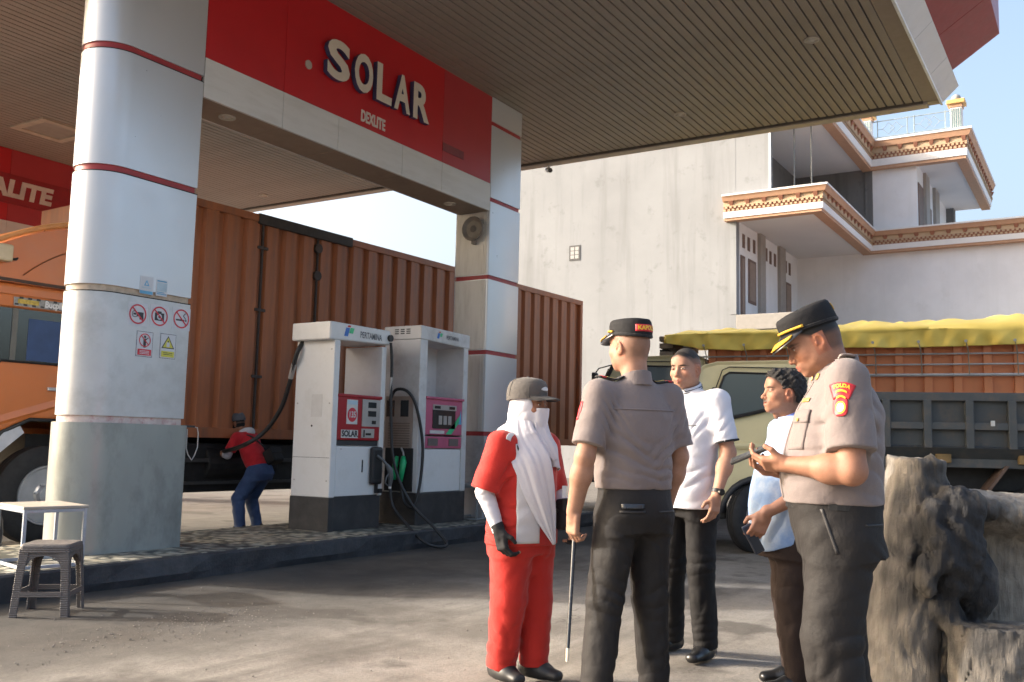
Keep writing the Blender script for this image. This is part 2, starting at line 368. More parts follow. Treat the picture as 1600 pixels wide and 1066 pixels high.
# sloping fascia: white foot, red upper part
x = CX0; k = 0
while x < 14.0:
    x2 = min(x + 1.22, 14.1)
    MB(org).loft([[(q, 1.785, 6.085), (q, 1.56, 6.30), (q, 1.60, 6.34), (q, 1.825, 6.12)] for q in (x + .003, x2 - .003)]).obj('fascia_panel', M_fwhite, can, bevel=.003)
    x = x2
x = CX0
while x < 13.55:
    x2 = min(x + 1.83, 13.6)
    MB(org).loft([[(q, 1.585, 6.345), (q, 1.0, 6.74), (q, 1.0, 7.35), (q, 1.06, 7.35), (q, 1.06, 6.79), (q, 1.63, 6.40)] for q in (x + .003, x2 - .003)]).obj('red_fascia_panel', M_fred, can, bevel=.004)
    x = x2
MB(org).box((CX0, 1.66, 6.45), (14.05, 1.95, 7.2)).obj('fascia_frame', mat('fascia_frame_grey', (.5, .5, .52), .5), can)
MB(org).box((14.1, 1.95, 6.06), (14.13, CY1, 6.9)).obj('side_fascia', M_fwhite, can)
MB(org).box((CX0 - .03, 1.95, 6.06), (CX0, CY1, 6.9)).obj('side_fascia', M_fwhite, can)
M_lamp = mat('downlight_rim', (.5, .45, .38), .5); M_lampg = mat('downlight_glass', (.5, .47, .42), .3)
def downlight(x, y, z, par, org, r=.09):
    b = MB(org); n = 24; rr = lambda r, q: [(x + r * math.cos(a), y + r * math.sin(a), q) for a in np.linspace(0, 2 * PI, n, endpoint=False)]
    b.loft([rr(r, z + .0), rr(r, z - .012), rr(r * .8, z - .016), rr(r * .72, z + .03)], True); o = b.obj('downlight', M_lamp, par, auto=40)
    MB(org).loft([rr(r * .45, z + .012), rr(r * .38, z - .012), rr(r * .1, z - .02)]).obj('bulb', M_lampg, o, auto=60)
for px, py in ((1268, 62), (1063, 178), (412, 305), (560, 40)):
    p = onZ(px, py, CZ); downlight(p[0], p[1], CZ - .003, can, org)
p = onZ(82, 203, CZ); q = MB(org)
for lo, hi in (((-.45, -.45), (.45, -.33)), ((-.45, .33), (.45, .45)), ((-.45, -.33), (-.33, .33)), ((.33, -.33), (.45, .33))):
    q.box((p[0] + lo[0], p[1] + lo[1], CZ - .03), (p[0] + hi[0], p[1] + hi[1], CZ + .01))
h = q.obj('flood_light_frame', mat('hatch_frame', (.45, .38, .3), .5), can, bevel=.006)
MB(org).box((p[0] - .33, p[1] - .33, CZ - .008), (p[0] + .33, p[1] + .33, CZ - .004)).obj('diffuser', mat('diffuser_grey', (.3, .27, .23), .4), h)
# little bullet camera on the edge
cp = onZ(864, 263, 6.02); cc = thing('security_camera', (14.0, cp[1], 6.045), 'small white bullet camera under the far canopy edge', 'camera')
MB().tube([(0, 0, 0), (0, 0, -.06), (-.03, -.02, -.08)], .018, 8).obj('arm', mat('cam_white', (.6, .6, .6), .4), cc)
MB().cyl((.1, .09, -.05), (-.09, -.07, -.13), .045, n=16).obj('housing', mat('cam_white', (.6, .6, .6), .4), cc, bevel=.004)
MB().cyl((-.085, -.066, -.128), (-.12, -.095, -.142), .04, n=16).obj('lens', mat('cam_black', (.02, .02, .02), .2), cc)

# ================================================================ SIGN BEAMS
M_red = mat('sign_red', (.46, .012, .016), .38, var=.05, scale=2)
M_red2 = mat('faded_sign_red', (.38, .03, .036), .4, var=.05, scale=2)
M_white = mat('sign_white', (.60, .585, .565), .4, var=.04, scale=2, dirt=(.38, .35, .31), dirt_amt=.4, dirt_scale=2.4, stretch=(.5, 1, 3))
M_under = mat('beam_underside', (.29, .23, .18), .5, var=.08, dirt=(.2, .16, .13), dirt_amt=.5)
M_letter = mat('letter_cream', (.62, .55, .46), .4, var=.04); M_lside = mat('letter_blue_edge', (.05, .06, .14), .4)
def beam(x0, x1, y0, y1, name, label, reds, whites):
    t = thing(name, ((x0 + x1) / 2, (y0 + y1) / 2, 4.43), label, 'sign'); org = t.location
    MB(org).box((x0 + .01, y0 + .03, 4.46), (x1 - .01, y1 - .02, 6.07)).obj('beam_core', M_dark, t)
    for i in range(len(reds) - 1):
        MB(org).box((reds[i] + .002, y0, 4.825), (reds[i + 1] - .002, y0 + .03, 6.078)).obj('red_panel', M_red2 if (i == len(reds) - 2) else M_red, t, bevel=.002)
    for i in range(len(whites) - 1):
        MB(org).box((whites[i] + .0025, y0 - .004, 4.43), (whites[i + 1] - .0025, y0 + .026, 4.821)).obj('white_panel', M_white, t, bevel=.002)
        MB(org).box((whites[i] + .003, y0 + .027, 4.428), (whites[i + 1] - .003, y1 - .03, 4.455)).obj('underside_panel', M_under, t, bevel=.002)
    MB(org).box((x0, y1 - .03, 4.43), (x1, y1, 6.078)).obj('rear_panel', M_white, t)
    return t, org
B1, org = beam(5.87, 10.868, 7.205, 7.74, 'solar_sign_beam', 'red and white sign beam reading SOLAR DEXLITE between two columns', [5.87, 6.9, 9.72, 10.868], [5.87, 6.9, 7.75, 8.9, 9.72, 10.868])
def letter(ch, cx, w_px, cz, hgt, par, org, Y):
    vv, ff = text_geo(ch, size=1, bold=.035, extrude=.03, bevel=0)
    wdt = np.ptp(vv[:, 0]); ht = np.ptp(vv[:, 1]); mid = (vv[:, 0].max() + vv[:, 0].min()) / 2; my = (vv[:, 1].max() + vv[:, 1].min()) / 2
    pts = [(cx + (p[0] - mid) * w_px / wdt, Y - .045 - p[2] * 1.0, cz + (p[1] - my) * hgt / ht) for p in vv]
    me = raw_mesh('letter', [np.array(p) - np.array(org) for p in pts], ff, [M_letter, M_lside])
    for poly in me.polygons: poly.material_index = 0 if abs(poly.normal.y) > .7 else 1
    return link(bpy.data.objects.new('letter', me), par)
# letter spans measured on the sign plane
for ch, a, c in (('S', (505, 118), None), ('O', (546, 118), None), ('L', (576, 118), None), ('A', (608, 118), None), ('R', (637, 118), None)): pass
SX = [('S', 7.45, 7.82), ('O', 7.90, 8.22), ('L', 8.29, 8.57), ('A', 8.62, 8.93), ('R', 8.99, 9.32)]
for ch, a, c in SX: letter(ch, (a + c) / 2, c - a, 5.42, .46, B1, org, 7.205)
MB(org).cyl((7.235, 7.205, 5.24), (7.235, 7.195, 5.24), .05, n=20).obj('dot', mat('dot_grey', (.42, .36, .32), .5), B1)
put_text('dexlite_lettering', 'DEXLITE', (8.33, 7.2, 4.945), (1, 0, 0), (0, 0, 1), mat('letter_pale', (.62, .55, .5), .5), B1, org, size=.185, bold=.006, extrude=.004, xs=.62)
MB(org).box((9.72, 7.198, 4.98), (10.2, 7.2035, 5.09)).obj('label_ghost', mat('faded_strip', (.2, .03, .035), .5), B1)
for px, py in ((355, 183), (703, 318)):
    p = onZ(px, py, 4.428); downlight(p[0], p[1], 4.427, B1, org, .085)
B2, org = beam(4.8, 11.3, 15.92, 16.46, 'pertalite_sign_beam', 'dark red sign beam reading PERTALITE far left behind the truck cab', [4.8, 6.8, 9.0, 11.3], [4.8, 6.8, 9.0, 11.3])
MB(org).box((4.85, 15.905, 5.12), (11.25, 15.919, 5.64)).obj('text_strip', mat('strip_red', (.27, .012, .016), .4), B2)
put_text('pertalite_lettering', 'PERTALITE', (8.72, 15.9, 5.375), (1, 0, 0), (0, 0, 1), mat('letter_pale', (.62, .55, .5), .5), B2, org, size=.40, bold=.02, extrude=.004, xs=1.1, shear=.12)
COL2, _ = column('canopy_column', 11.3, 12.1, 15.9, 16.46, False, 'far canopy column at the end of the PERTALITE sign', {2: M_alu, 4: M_alu, 6: M_alu, 8: M_alu, 10: M_alu}, br, M_base, False, lo=0)
COL3, _ = column('canopy_column', 3.9, 4.8, 15.9, 16.46, False, 'far canopy column left of the PERTALITE sign', {2: M_alu, 4: M_alu, 6: M_alu, 8: M_alu, 10: M_alu}, br, M_base, False, lo=0)

# ---- stickers on the left column: flat front face is at Y = 7.2
M_stw = mat('sticker_white', (.6, .61, .64), .35, var=.03); M_str = mat('sticker_red', (.6, .03, .05), .4); M_stk = mat('sticker_black', (.03, .03, .035), .4); M_sty = mat('sticker_yellow', (.62, .58, .08), .4); M_stb = mat('sticker_blue', (.12, .38, .6), .4); M_stb2 = mat('sticker_pale_blue', (.45, .58, .66), .4)
org = COLL.location
class Stick:
    def __init__(s, name, cx, cz, w, h, label): 
        s.cx, s.cz = cx, cz; s.y = 7.1985
        s.o = MB(org).box((cx - w / 2, s.y, cz - h / 2), (cx + w / 2, 7.2005, cz + h / 2)).obj(name, M_stw, COLL); s.o['label'] = label; s.k = 0
    def _y(s): s.k += 1; return s.y - .0006 * s.k
    def poly(s, pts, m):
        y = s._y(); MB(org).add([(s.cx + a, y, s.cz + c) for a, c in pts], [tuple(range(len(pts)))]).obj('print', m, s.o)
    def ring(s, r, t, m, cx=0, cz=0):
        y = s._y(); n = 32; A = np.linspace(0, 2 * PI, n, endpoint=False)
        MB(org).loft([[(s.cx + cx + q * math.cos(a), y, s.cz + cz + q * math.sin(a)) for a in A] for q in (r, r - t)], cap=False).obj('print', m, s.o)
    def bar(s, a, c, t, m):
        a = np.array(a); c = np.array(c); d = (c - a) / np.linalg.norm(c - a); n = np.array([-d[1], d[0]]) * t / 2
        s.poly([a + n, a - n, c - n, c + n], m)
    def rect(s, x0, z0, x1, z1, m): s.poly([(x0, z0), (x1, z0), (x1, z1), (x0, z1)], m)
def sx(px, py): p = onY(px, py, 7.2); return p[0], p[2]
pw = .205
for i, (px, py) in enumerate(((215, 491), (249, 494.5), (283, 498.5))):
    x, z = sx(px, py); s = Stick('prohibition_sticker', x, z, pw - .004, .205, ['square sticker forbidding phones', 'square sticker forbidding cameras', 'square sticker forbidding smoking'][i])
    if i == 0:
        s.rect(-.01, -.02, .06, .02, M_stk); s.rect(.02, -.045, .06, -.02, M_stk); s.ring(.03, .006, M_stk, -.03, 0)
        s.rect(-.045, -.008, -.015, .008, M_stk)
    elif i == 1:
        s.rect(-.05, -.04, .05, .03, M_stk); s.rect(-.025, .03, .02, .045, M_stk); s.ring(.026, .012, M_stw, 0, -.005)
    else:
        s.rect(-.06, -.02, .035, -.005, M_stk); s.rect(.042, -.02, .06, -.005, M_stk); s.bar((.05, 0), (.02, .03), .008, M_stk); s.bar((.02, .03), (.045, .055), .008, M_stk)
    s.ring(.088, .013, M_str); s.bar((-.058, .058), (.058, -.058), .013, M_str)
for i, (px, py) in enumerate(((225.5, 538), (262, 541.5))):
    x, z = sx(px, py); s = Stick('notice_sticker', x, z, .175, .235, ['portrait sticker with red notice block', 'portrait sticker with yellow warning triangle'][i])
    for t, mm in ((.085, M_stk), (.081, M_stw)): s.rect(-t, -.112 + (.085 - t), t, .112 - (.085 - t), mm)
    if i == 0:
        s.rect(-.014, -.01, .014, .05, M_stk); s.rect(-.012, -.03, .012, -.01, M_stk); s.ring(.012, .0115, M_stk, 0, .066); s.bar((.01, .04), (.035, .06), .008, M_stk)
        s.ring(.06, .009, M_str, 0, .035); s.bar((-.04, .075), (.04, -.005), .009, M_str)
        s.rect(-.07, -.098, .07, -.045, M_str)
        for q in (-.06, -.072, -.084): s.rect(-.05, q - .003, .05, q + .002, M_stw)
    else:
        s.poly([(-.07, -.02), (.07, -.02), (0, .095)], M_stk); s.poly([(-.055, -.012), (.055, -.012), (0, .08)], M_sty)
        s.rect(-.016, -.005, .016, .035, M_stw); s.rect(-.006, .036, .006, .05, M_stk)
        s.rect(-.07, -.098, .07, -.045, M_sty)
        for q in (-.06, -.075): s.rect(-.05, q - .003, .05, q + .002, M_stk)
x, z = sx(229, 446); s = Stick('certificate_sticker', x, z, .14, .16, 'small certificate sticker with blue triangle'); s.rect(-.066, -.078, .066, -.05, M_stb); s.poly([(-.028, -.005), (.028, -.005), (0, .05)], M_stb); s.poly([(-.014, .004), (.014, .004), (0, .03)], M_stw); s.rect(-.05, -.028, .045, -.018, M_stb2)
x, z = sx(252.5, 450.5); s = Stick('certificate_sticker', x, z, .12, .15, 'pale certificate sticker beside the blue one'); s.rect(-.05, -.03, .055, .045, M_stb2); s.rect(-.05, .055, .05, .066, M_stb); s.rect(-.05, -.045, .03, -.038, M_stb); s.rect(-.05, -.06, .05, -.052, M_stb)
# pegs and wire hook on the column's right edge
MB(org).box((5.86, 7.3, 1.285), (6.08, 7.33, 1.305)).obj('hook_bracket', mat('black_steel', (.03, .03, .03), .4), COLL)
hk = thing('wire_loop', (6.1, 7.31, 1.28), 'bent white wire loop hanging beside the rounded column', 'wire')
MB().tube([(-.03, 0, .01), (.015, 0, .005), (.03, 0, -.05), (.03, 0, -.18), (.0, 0, -.255), (-.03, 0, -.3), (-.075, 0, -.25), (-.1, 0, -.19), (-.1, 0, -.01)], .005, 6).obj('wire', mat('wire_white', (.55, .53, .5), .5), hk)
# ================================================================ FUEL PUMPS
M_pw = mat('pump_white', (.72, .72, .71), .4, var=.04, scale=3, dirt=(.4, .38, .33), dirt_amt=.35, dirt_scale=3)
M_pw2 = mat('pump_grey_white', (.62, .615, .61), .42, var=.06, scale=3, dirt=(.25, .21, .17), dirt_amt=.6, dirt_scale=2.2)
M_pblk = mat('pump_plinth_black', (.028, .029, .032), .5, var=.2, dirt=(.09, .085, .08), dirt_amt=.5, dirt_scale=4)
M_rub = mat('black_rubber', (.018, .018, .019), .5, var=.2)
M_pred = mat('pump_display_red', (.34, .012, .022), .3, var=.06); M_pink = mat('pump_display_pink', (.48, .1, .18), .4, var=.08)
M_lcd = mat('lcd_dark', (.03, .033, .035), .15); M_sil = mat('silver_grey', (.42, .40, .38), .35, .3); M_pale = mat('label_pale', (.62, .6, .57), .45)
M_grn = mat('nozzle_green', (.02, .42, .16), .4); M_blu = mat('logo_blue', (.03, .16, .55), .4); M_lg = mat('logo_green', (.05, .5, .22), .4); M_lred = mat('logo_red', (.55, .02, .03), .4)
M_txt = mat('print_grey', (.14, .14, .15), .5)
def pump_logo(par, org, x, y, z, s, tx, txs):
    q = MB(org); sk = .35 * s
    q.add([(x, y, z - .6 * s), (x + .75 * s, y, z - .6 * s), (x + .75 * s + sk, y, z + .55 * s), (x + sk, y, z + .55 * s)], [(0, 1, 2, 3)]); lg = q.obj('logo', M_blu, par)
    MB(org).add([(x + .95 * s, y, z - .15 * s), (x + 1.75 * s, y, z - .15 * s), (x + 1.75 * s + sk * .7, y, z + .6 * s), (x + .95 * s + sk * .7, y, z + .6 * s)], [(0, 1, 2, 3)]).obj('logo_green', M_lg, lg)
    MB(org).add([(x + .62 * s, y, z + .64 * s), (x + 1.2 * s, y, z + .64 * s), (x + 1.2 * s + sk * .3, y, z + .9 * s), (x + .62 * s + sk * .3, y, z + .9 * s)], [(0, 1, 2, 3)]).obj('logo_red', M_lred, lg)
    put_text('lettering', 'PERTAMINA', (x + tx, y, z - .12 * s), (1, 0, 0), (0, 0, 1), M_txt, par, org, size=txs, bold=.002, align='LEFT', xs=.72)
t = thing('fuel_pump', (8.32, 7.5, .2), 'white fuel pump with red SOLAR display, nearer the rounded column', 'fuel pump', 'fuel pumps on the island'); org = t.location; PUMP1 = t
MB(org).box((7.86, 7.215, .2), (8.73, 7.775, .585)).obj('plinth', M_pblk, t, bevel=.008)
MB(org).box((7.845, 7.2, .2), (7.93, 7.785, .57)).obj('plinth_end', M_pblk, t, bevel=.006)
MB(org).box((7.85, 7.205, .57), (7.94, 7.78, 2.305)).obj('pillar', M_pw, t, bevel=.01)
MB(org).box((8.665, 7.205, .57), (8.745, 7.78, 2.305)).obj('pillar', M_pw, t, bevel=.01)
MB(org).box((7.94, 7.25, .585), (8.665, 7.74, 1.14)).obj('cabinet', M_pw, t, bevel=.006)
MB(org).box((7.945, 7.212, .58), (8.66, 7.25, 1.13)).obj('door_panel', M_pw, t, bevel=.008)
MB(org).box((7.94, 7.23, 1.14), (8.665, 7.74, 1.2)).obj('shadow_gap', M_pblk, t)
MB(org).loft([[(7.76, 7.785, 2.30), (8.81, 7.785, 2.33), (8.81, 7.785, 2.5), (7.76, 7.785, 2.5)], [(7.76, 7.2, 2.30), (8.81, 7.2, 2.335), (8.81, 7.2, 2.505), (7.76, 7.2, 2.505)]]).obj('header', M_pw, t, bevel=.02, seg=3)
pump_logo(t, org, 7.98, 7.197, 2.41, .085, .27, .1)
d = MB(org).box((7.94, 7.205, 1.2), (8.665, 7.72, 1.70)).obj('display_unit', M_pred, t, bevel=.012)
MB(org).box((7.93, 7.19, 1.68), (8.68, 7.73, 1.715)).obj('display_hood', M_pred, d, bevel=.008)
MB(org).box((8.08, 7.199, 1.38), (8.26, 7.204, 1.655)).obj('price_sticker', M_pale, d)
for r_, mm, yy in ((.08, M_str, 7.1975),):
    A = np.linspace(0, 2 * PI, 24, endpoint=False); MB(org).add([(8.17 + r_ * .98 * math.cos(a), yy, 1.485 + r_ * math.sin(a)) for a in A], [tuple(range(24))]).obj('price_disc', mm, d)
put_text('price_lettering', '135', (8.17, 7.196, 1.485), (1, 0, 0), (0, 0, 1), M_pale, d, org, size=.095, bold=.003, xs=.85)
MB(org).box((8.09, 7.197, 1.6), (8.25, 7.1985, 1.645)).obj('sticker_head', M_stb2, d)
MB(org).box((8.34, 7.197, 1.36), (8.65, 7.204, 1.67)).obj('meter_face', M_sil, d)
for z0, z1, x0 in ((1.575, 1.64, 8.44), (1.475, 1.54, 8.44), (1.39, 1.43, 8.51)): MB(org).box((x0, 7.193, z0), (8.58, 7.1965, z1)).obj('lcd', M_lcd, d)
MB(org).box((8.34, 7.197, 1.23), (8.56, 7.204, 1.335)).obj('keypad', M_sil, d); MB(org).box((8.41, 7.193, 1.26), (8.5, 7.1965, 1.285)).obj('lcd', M_lcd, d); MB(org).box((8.37, 7.193, 1.24), (8.39, 7.1965, 1.32)).obj('lcd', M_lcd, d)
MB(org).box((8.0, 7.199, 1.225), (8.28, 7.204, 1.315)).obj('name_plate', M_pale, d)
put_text('name_lettering', 'SOLAR', (8.14, 7.197, 1.27), (1, 0, 0), (0, 0, 1), M_stk, d, org, size=.092, bold=.004, xs=.95)
hs_ = MB(org).box((8.50, 7.15, .70), (8.69, 7.212, 1.13)).obj('nozzle_holster', M_rub, t, bevel=.03, seg=3)
MB(org).box((8.535, 7.148, .76), (8.655, 7.154, 1.09)).obj('holster_recess', M_dark, hs_, bevel=.002)
MB(org).box((8.38, 7.205, .84), (8.395, 7.213, .98)).obj('door_slot', M_dark, t)
MB(org).box((8.6, 7.17, .6), (8.63, 7.2, .7)).obj('hose_clip', M_rub, t); MB(org).box((8.63, 7.15, .6), (8.69, 7.19, .65)).obj('hose_clip', M_rub, t)
for (x, z) in ((8.02, 1.1), (8.63, 1.1)): MB(org).cyl((x, 7.213, z), (x, 7.207, z), .008, n=10).obj('bolt', M_sil, t)
MB(org).cyl((8.78, 7.2, 2.415), (8.78, 7.17, 2.415), .04, n=20).obj('swivel_cap', M_rub, t)
MB(org).cyl((7.845, 7.5, 1.35), (7.848, 7.5, 1.35), .012, n=10).obj('pillar_hole', M_dark, t)
nz = MB(org); nz.tube([(8.56, 7.14, 1.03), (8.61, 7.09, .98), (8.66, 7.05, .9)], .016, 8); nz.tube([(8.64, 7.06, .93), (8.68, 7.04, .87), (8.7, 7.04, .78), (8.7, 7.05, .68)], [.02, .035, .03, .018], 10); nz.tube([(8.68, 7.05, .84), (8.62, 7.04, .79), (8.6, 7.04, .72), (8.66, 7.05, .69), (8.7, 7.05, .70)], .009, 6)
nzo = nz.obj('nozzle', mat('nozzle_grey', (.12, .125, .13), .45, .3), t, auto=50)
MB(org).cyl((8.7, 7.05, .70), (8.7, 7.05, .655), .017, n=10).obj('hose_joint', M_pale, nzo)
hp = [(8.705, 7.05, .66), (8.71, 7.0, .45), (8.69, 6.75, .24), (8.66, 6.52, .1), (8.78, 6.42, .035), (8.98, 6.42, .05), (8.98, 6.6, .22), (8.9, 6.9, .5), (8.82, 7.1, .95), (8.79, 7.15, 1.6), (8.79, 7.16, 2.1), (8.77, 7.17, 2.36)]
MB(org).tube(hp, .0175, 10, smooth=8).obj('hose', M_rub, t, auto=60)
MB(org).tube([(8.79, 7.16, 1.75), (8.79, 7.16, 1.95)], .02, 10).obj('hose_sleeve', M_sil, t)
for z in (.75, 1.6, 2.2):
    for y in (7.25, 7.73): MB(org).cyl((7.851, y, z), (7.845, y, z), .009, n=10).obj('rivet', M_sil, t)
MB(org).box((7.8475, 7.36, 1.45), (7.8495, 7.52, 1.7)).obj('torn_sticker', mat('torn_paper', (.62, .61, .59), .7, var=.06, scale=8), t)
MB(org).box((7.8485, 7.22, 1.0), (7.8497, 7.77, 1.004)).obj('panel_joint', M_dark, t)
# rag lying on the display
rag = thing('cleaning_rag', (8.02, 7.42, 1.715), 'crumpled grey and blue rag on top of the red display', 'rag')
def blob(b, c, r, n=14, mth=8, jit=.18, rnd=random.Random(5)):
    rings = []
    for i in range(1, mth):
        th = PI * i / mth; rings.append([(c[0] + r[0] * math.sin(th) * math.cos(a) * rnd.uniform(1 - jit, 1 + jit), c[1] + r[1] * math.sin(th) * math.sin(a) * rnd.uniform(1 - jit, 1 + jit), c[2] + r[2] * math.cos(th)) for a in np.linspace(0, 2 * PI, n, endpoint=False)])
    b.loft(rings); return b
blob(MB(), (0, 0, .04), (.1, .09, .045)).obj('grey_cloth', cloth('rag_grey', (.35, .35, .37)), rag, smooth=True)
blob(MB(), (.06, .03, .085), (.08, .06, .035)).obj('blue_cloth', cloth('rag_blue', (.05, .12, .32)), rag, smooth=True)
# ---- second pump
t = thing('fuel_pump', (9.72, 7.4, .2), 'greyish white fuel pump with pink display, next to the square column', 'fuel pump', 'fuel pumps on the island'); org = t.location; PUMP2 = t
MB(org).box((9.21, 7.06, .2), (10.24, 7.62, .585)).obj('plinth', M_pblk, t, bevel=.008)
MB(org).box((9.21, 7.06, .585), (9.36, 7.62, 2.45)).obj('pillar', M_pw2, t, bevel=.01)
MB(org).box((10.14, 7.06, .585), (10.24, 7.62, 2.45)).obj('pillar', M_pw2, t, bevel=.01)
MB(org).box((9.36, 7.10, .585), (10.14, 7.58, 1.12)).obj('cabinet', M_pw2, t, bevel=.006)
MB(org).box((9.365, 7.075, .59), (10.135, 7.1, 1.11)).obj('door_panel', M_pw, t, bevel=.006)
MB(org).box((9.36, 7.35, 1.12), (10.14, 7.58, 1.75)).obj('cabinet', M_pw2, t)
MB(org).box((9.55, 7.5, 1.75), (10.14, 7.58, 2.45)).obj('back_sheet', M_pw2, t)
MB(org).loft([[(9.2, 7.63, 2.45), (10.25, 7.63, 2.42), (10.25, 7.63, 2.60), (9.2, 7.63, 2.62)], [(9.2, 7.05, 2.45), (10.25, 7.05, 2.42), (10.25, 7.05, 2.60), (9.2, 7.05, 2.62)]]).obj('header', M_pw2, t, bevel=.012)
pump_logo(t, org, 9.52, 7.047, 2.525, .06, .2, .07)
d = MB(org).box((9.36, 7.065, 1.29), (10.14, 7.35, 1.74)).obj('display_unit', M_pink, t, bevel=.01)
MB(org).box((9.36, 7.068, 1.125), (10.14, 7.35, 1.27)).obj('lower_panel', M_pink, d, bevel=.008)
MB(org).box((9.35, 7.04, 1.73), (10.15, 7.35, 1.76)).obj('display_hood', M_pink, d, bevel=.005)
MB(org).box((9.5, 7.058, 1.37), (9.98, 7.064, 1.60)).obj('meter_face', M_lcd, d); MB(org).box((9.5, 7.057, 1.60), (10.0, 7.064, 1.665)).obj('meter_head', M_sil, d)
for x0 in (9.53, 9.84): MB(org).box((x0, 7.053, 1.615), (x0 + .12, 7.0565, 1.65)).obj('lcd', M_lcd, d)
for i in range(3): MB(org).box((9.62 + .1 * i, 7.054, 1.42), (9.69 + .1 * i, 7.0575, 1.53)).obj('button', M_sil, d)
MB(org).box((9.45, 7.06, 1.305), (9.75, 7.064, 1.345)).obj('strip_label', M_pale, d)
gs = MB(org); gs.add([(9.78, 7.058, 1.30), (9.9, 7.058, 1.30), (10.06, 7.058, 1.45), (10.08, 7.058, 1.55), (9.98, 7.058, 1.46), (9.86, 7.058, 1.37)], [(0, 1, 2, 3, 4, 5)]); gs.obj('green_sticker', M_lg, d)
MB(org).add([(10.05, 7.058, 1.43), (10.12, 7.058, 1.43), (10.1, 7.058, 1.62)], [(0, 1, 2)]).obj('blue_sticker', M_stb, d)
for x0 in (9.42, 9.86): MB(org).box((x0, 7.06, 1.155), (x0 + .2, 7.067, 1.245)).obj('grille', mat('grille_brown', (.14, .11, .1), .6), d)
for i in range(3):                                                  # side vents
    for k in range(3): MB(org).box((9.197, 7.22 + .09 * i, 2.52 + .025 * k), (9.203, 7.28 + .09 * i, 2.532 + .025 * k)).obj('vent_slot', M_dark, t)
# side (facing the first pump): brown grille and black nozzle bay with a green nozzle
s_ = MB(org).box((9.19, 7.14, 1.12), (9.212, 7.56, 1.75)).obj('side_panel', mat('side_panel_brown', (.32, .26, .22), .5, var=.12), t)
for i in range(10): MB(org).box((9.182, 7.17, 1.14 + .03 * i), (9.191, 7.5, 1.155 + .03 * i)).obj('louvre', mat('louvre', (.2, .15, .12), .5), s_)
for y0 in (7.2, 7.42): MB(org).box((9.184, y0, 1.5), (9.1905, y0 + .12, 1.7)).obj('side_display', M_lcd, s_)
MB(org).box((9.188, 7.12, .6), (9.212, 7.54, 1.12)).obj('nozzle_bay', M_dark, t, bevel=.004)
gn = MB(org); gn.tube([(9.15, 7.26, 1.12), (9.14, 7.22, 1.07), (9.12, 7.19, .99)], .012, 8); g2 = gn.obj('nozzle_spout', M_sil, t)
MB(org).tube([(9.13, 7.21, 1.02), (9.11, 7.19, .95), (9.1, 7.2, .84), (9.1, 7.21, .72)], [.025, .04, .035, .02], 10).obj('nozzle_body', M_grn, g2, smooth=True)
MB(org).tube([(9.13, 7.3, 1.02), (9.11, 7.31, .95), (9.1, 7.31, .84), (9.1, 7.31, .74)], [.02, .035, .03, .02], 10).obj('nozzle_body', M_grn, g2, smooth=True)
MB(org).tube([(9.1, 7.21, .72), (9.1, 7.16, .5), (9.1, 7.05, .42), (9.14, 7.0, .5), (9.22, 7.0, .8), (9.24, 7.01, 1.2), (9.16, 7.06, 1.62), (9.08, 7.14, 1.8), (9.06, 7.3, 1.82), (9.1, 7.42, 1.7)], .0185, 10, smooth=8).obj('hose', M_rub, t, auto=60)
# long hose from the first pump to the bent worker's hands
HOSE_END = None

# ================================================================ SMALL FURNITURE
M_steel = mat('galvanised_tube', (.36, .40, .45), .4, .4, var=.15, scale=12); M_ply = mat('plywood_top', (.40, .35, .29), .6, var=.15, scale=4, stretch=(1, 8, 1))
def frame_table(name, label, x0, x1, y0, y1, h, loc, rz, M1, M2, shear=0):
    t = thing(name, loc, label, 'table', rz=rz); r = .0125
    for (x, y) in ((x0, y0), (x1, y0), (x1, y1), (x0, y1)): MB().box((x - r, y - r, 0), (x + r, y + r, h - .02)).obj('leg', M1, t, bevel=.003)
    for z in (.02, h - .035):
        for y in (y0, y1): MB().box((x0 + r, y - r * .9, z - r), (x1 - r, y + r * .9, z + r)).obj('rail', M1, t, bevel=.003)
        for x in (x0, x1): MB().box((x - r * .9, y0 + r, z - r), (x + r * .9, y1 - r, z + r)).obj('rail', M1, t, bevel=.003)
    MB().box((x0 - .02, y0 - .02, h - .02), (x1 + .02, y1 + .02, h)).obj('top', M2, t, bevel=.004)
    return t
frame_table('steel_table', 'low steel frame table with plywood top left of the stool', 0, .43, 0, .54, .46, (4.10, 6.70, .2045), math.radians(-12), M_steel, M_ply)
frame_table('steel_bench', 'low grey steel frame bench in shade beside the pink pump', 0, .55, 0, .4, .46, (10.36, 6.95, .2045), math.radians(3), mat('grey_tube', (.24, .26, .27), .5, .2), mat('grey_top', (.3, .31, .3), .5))
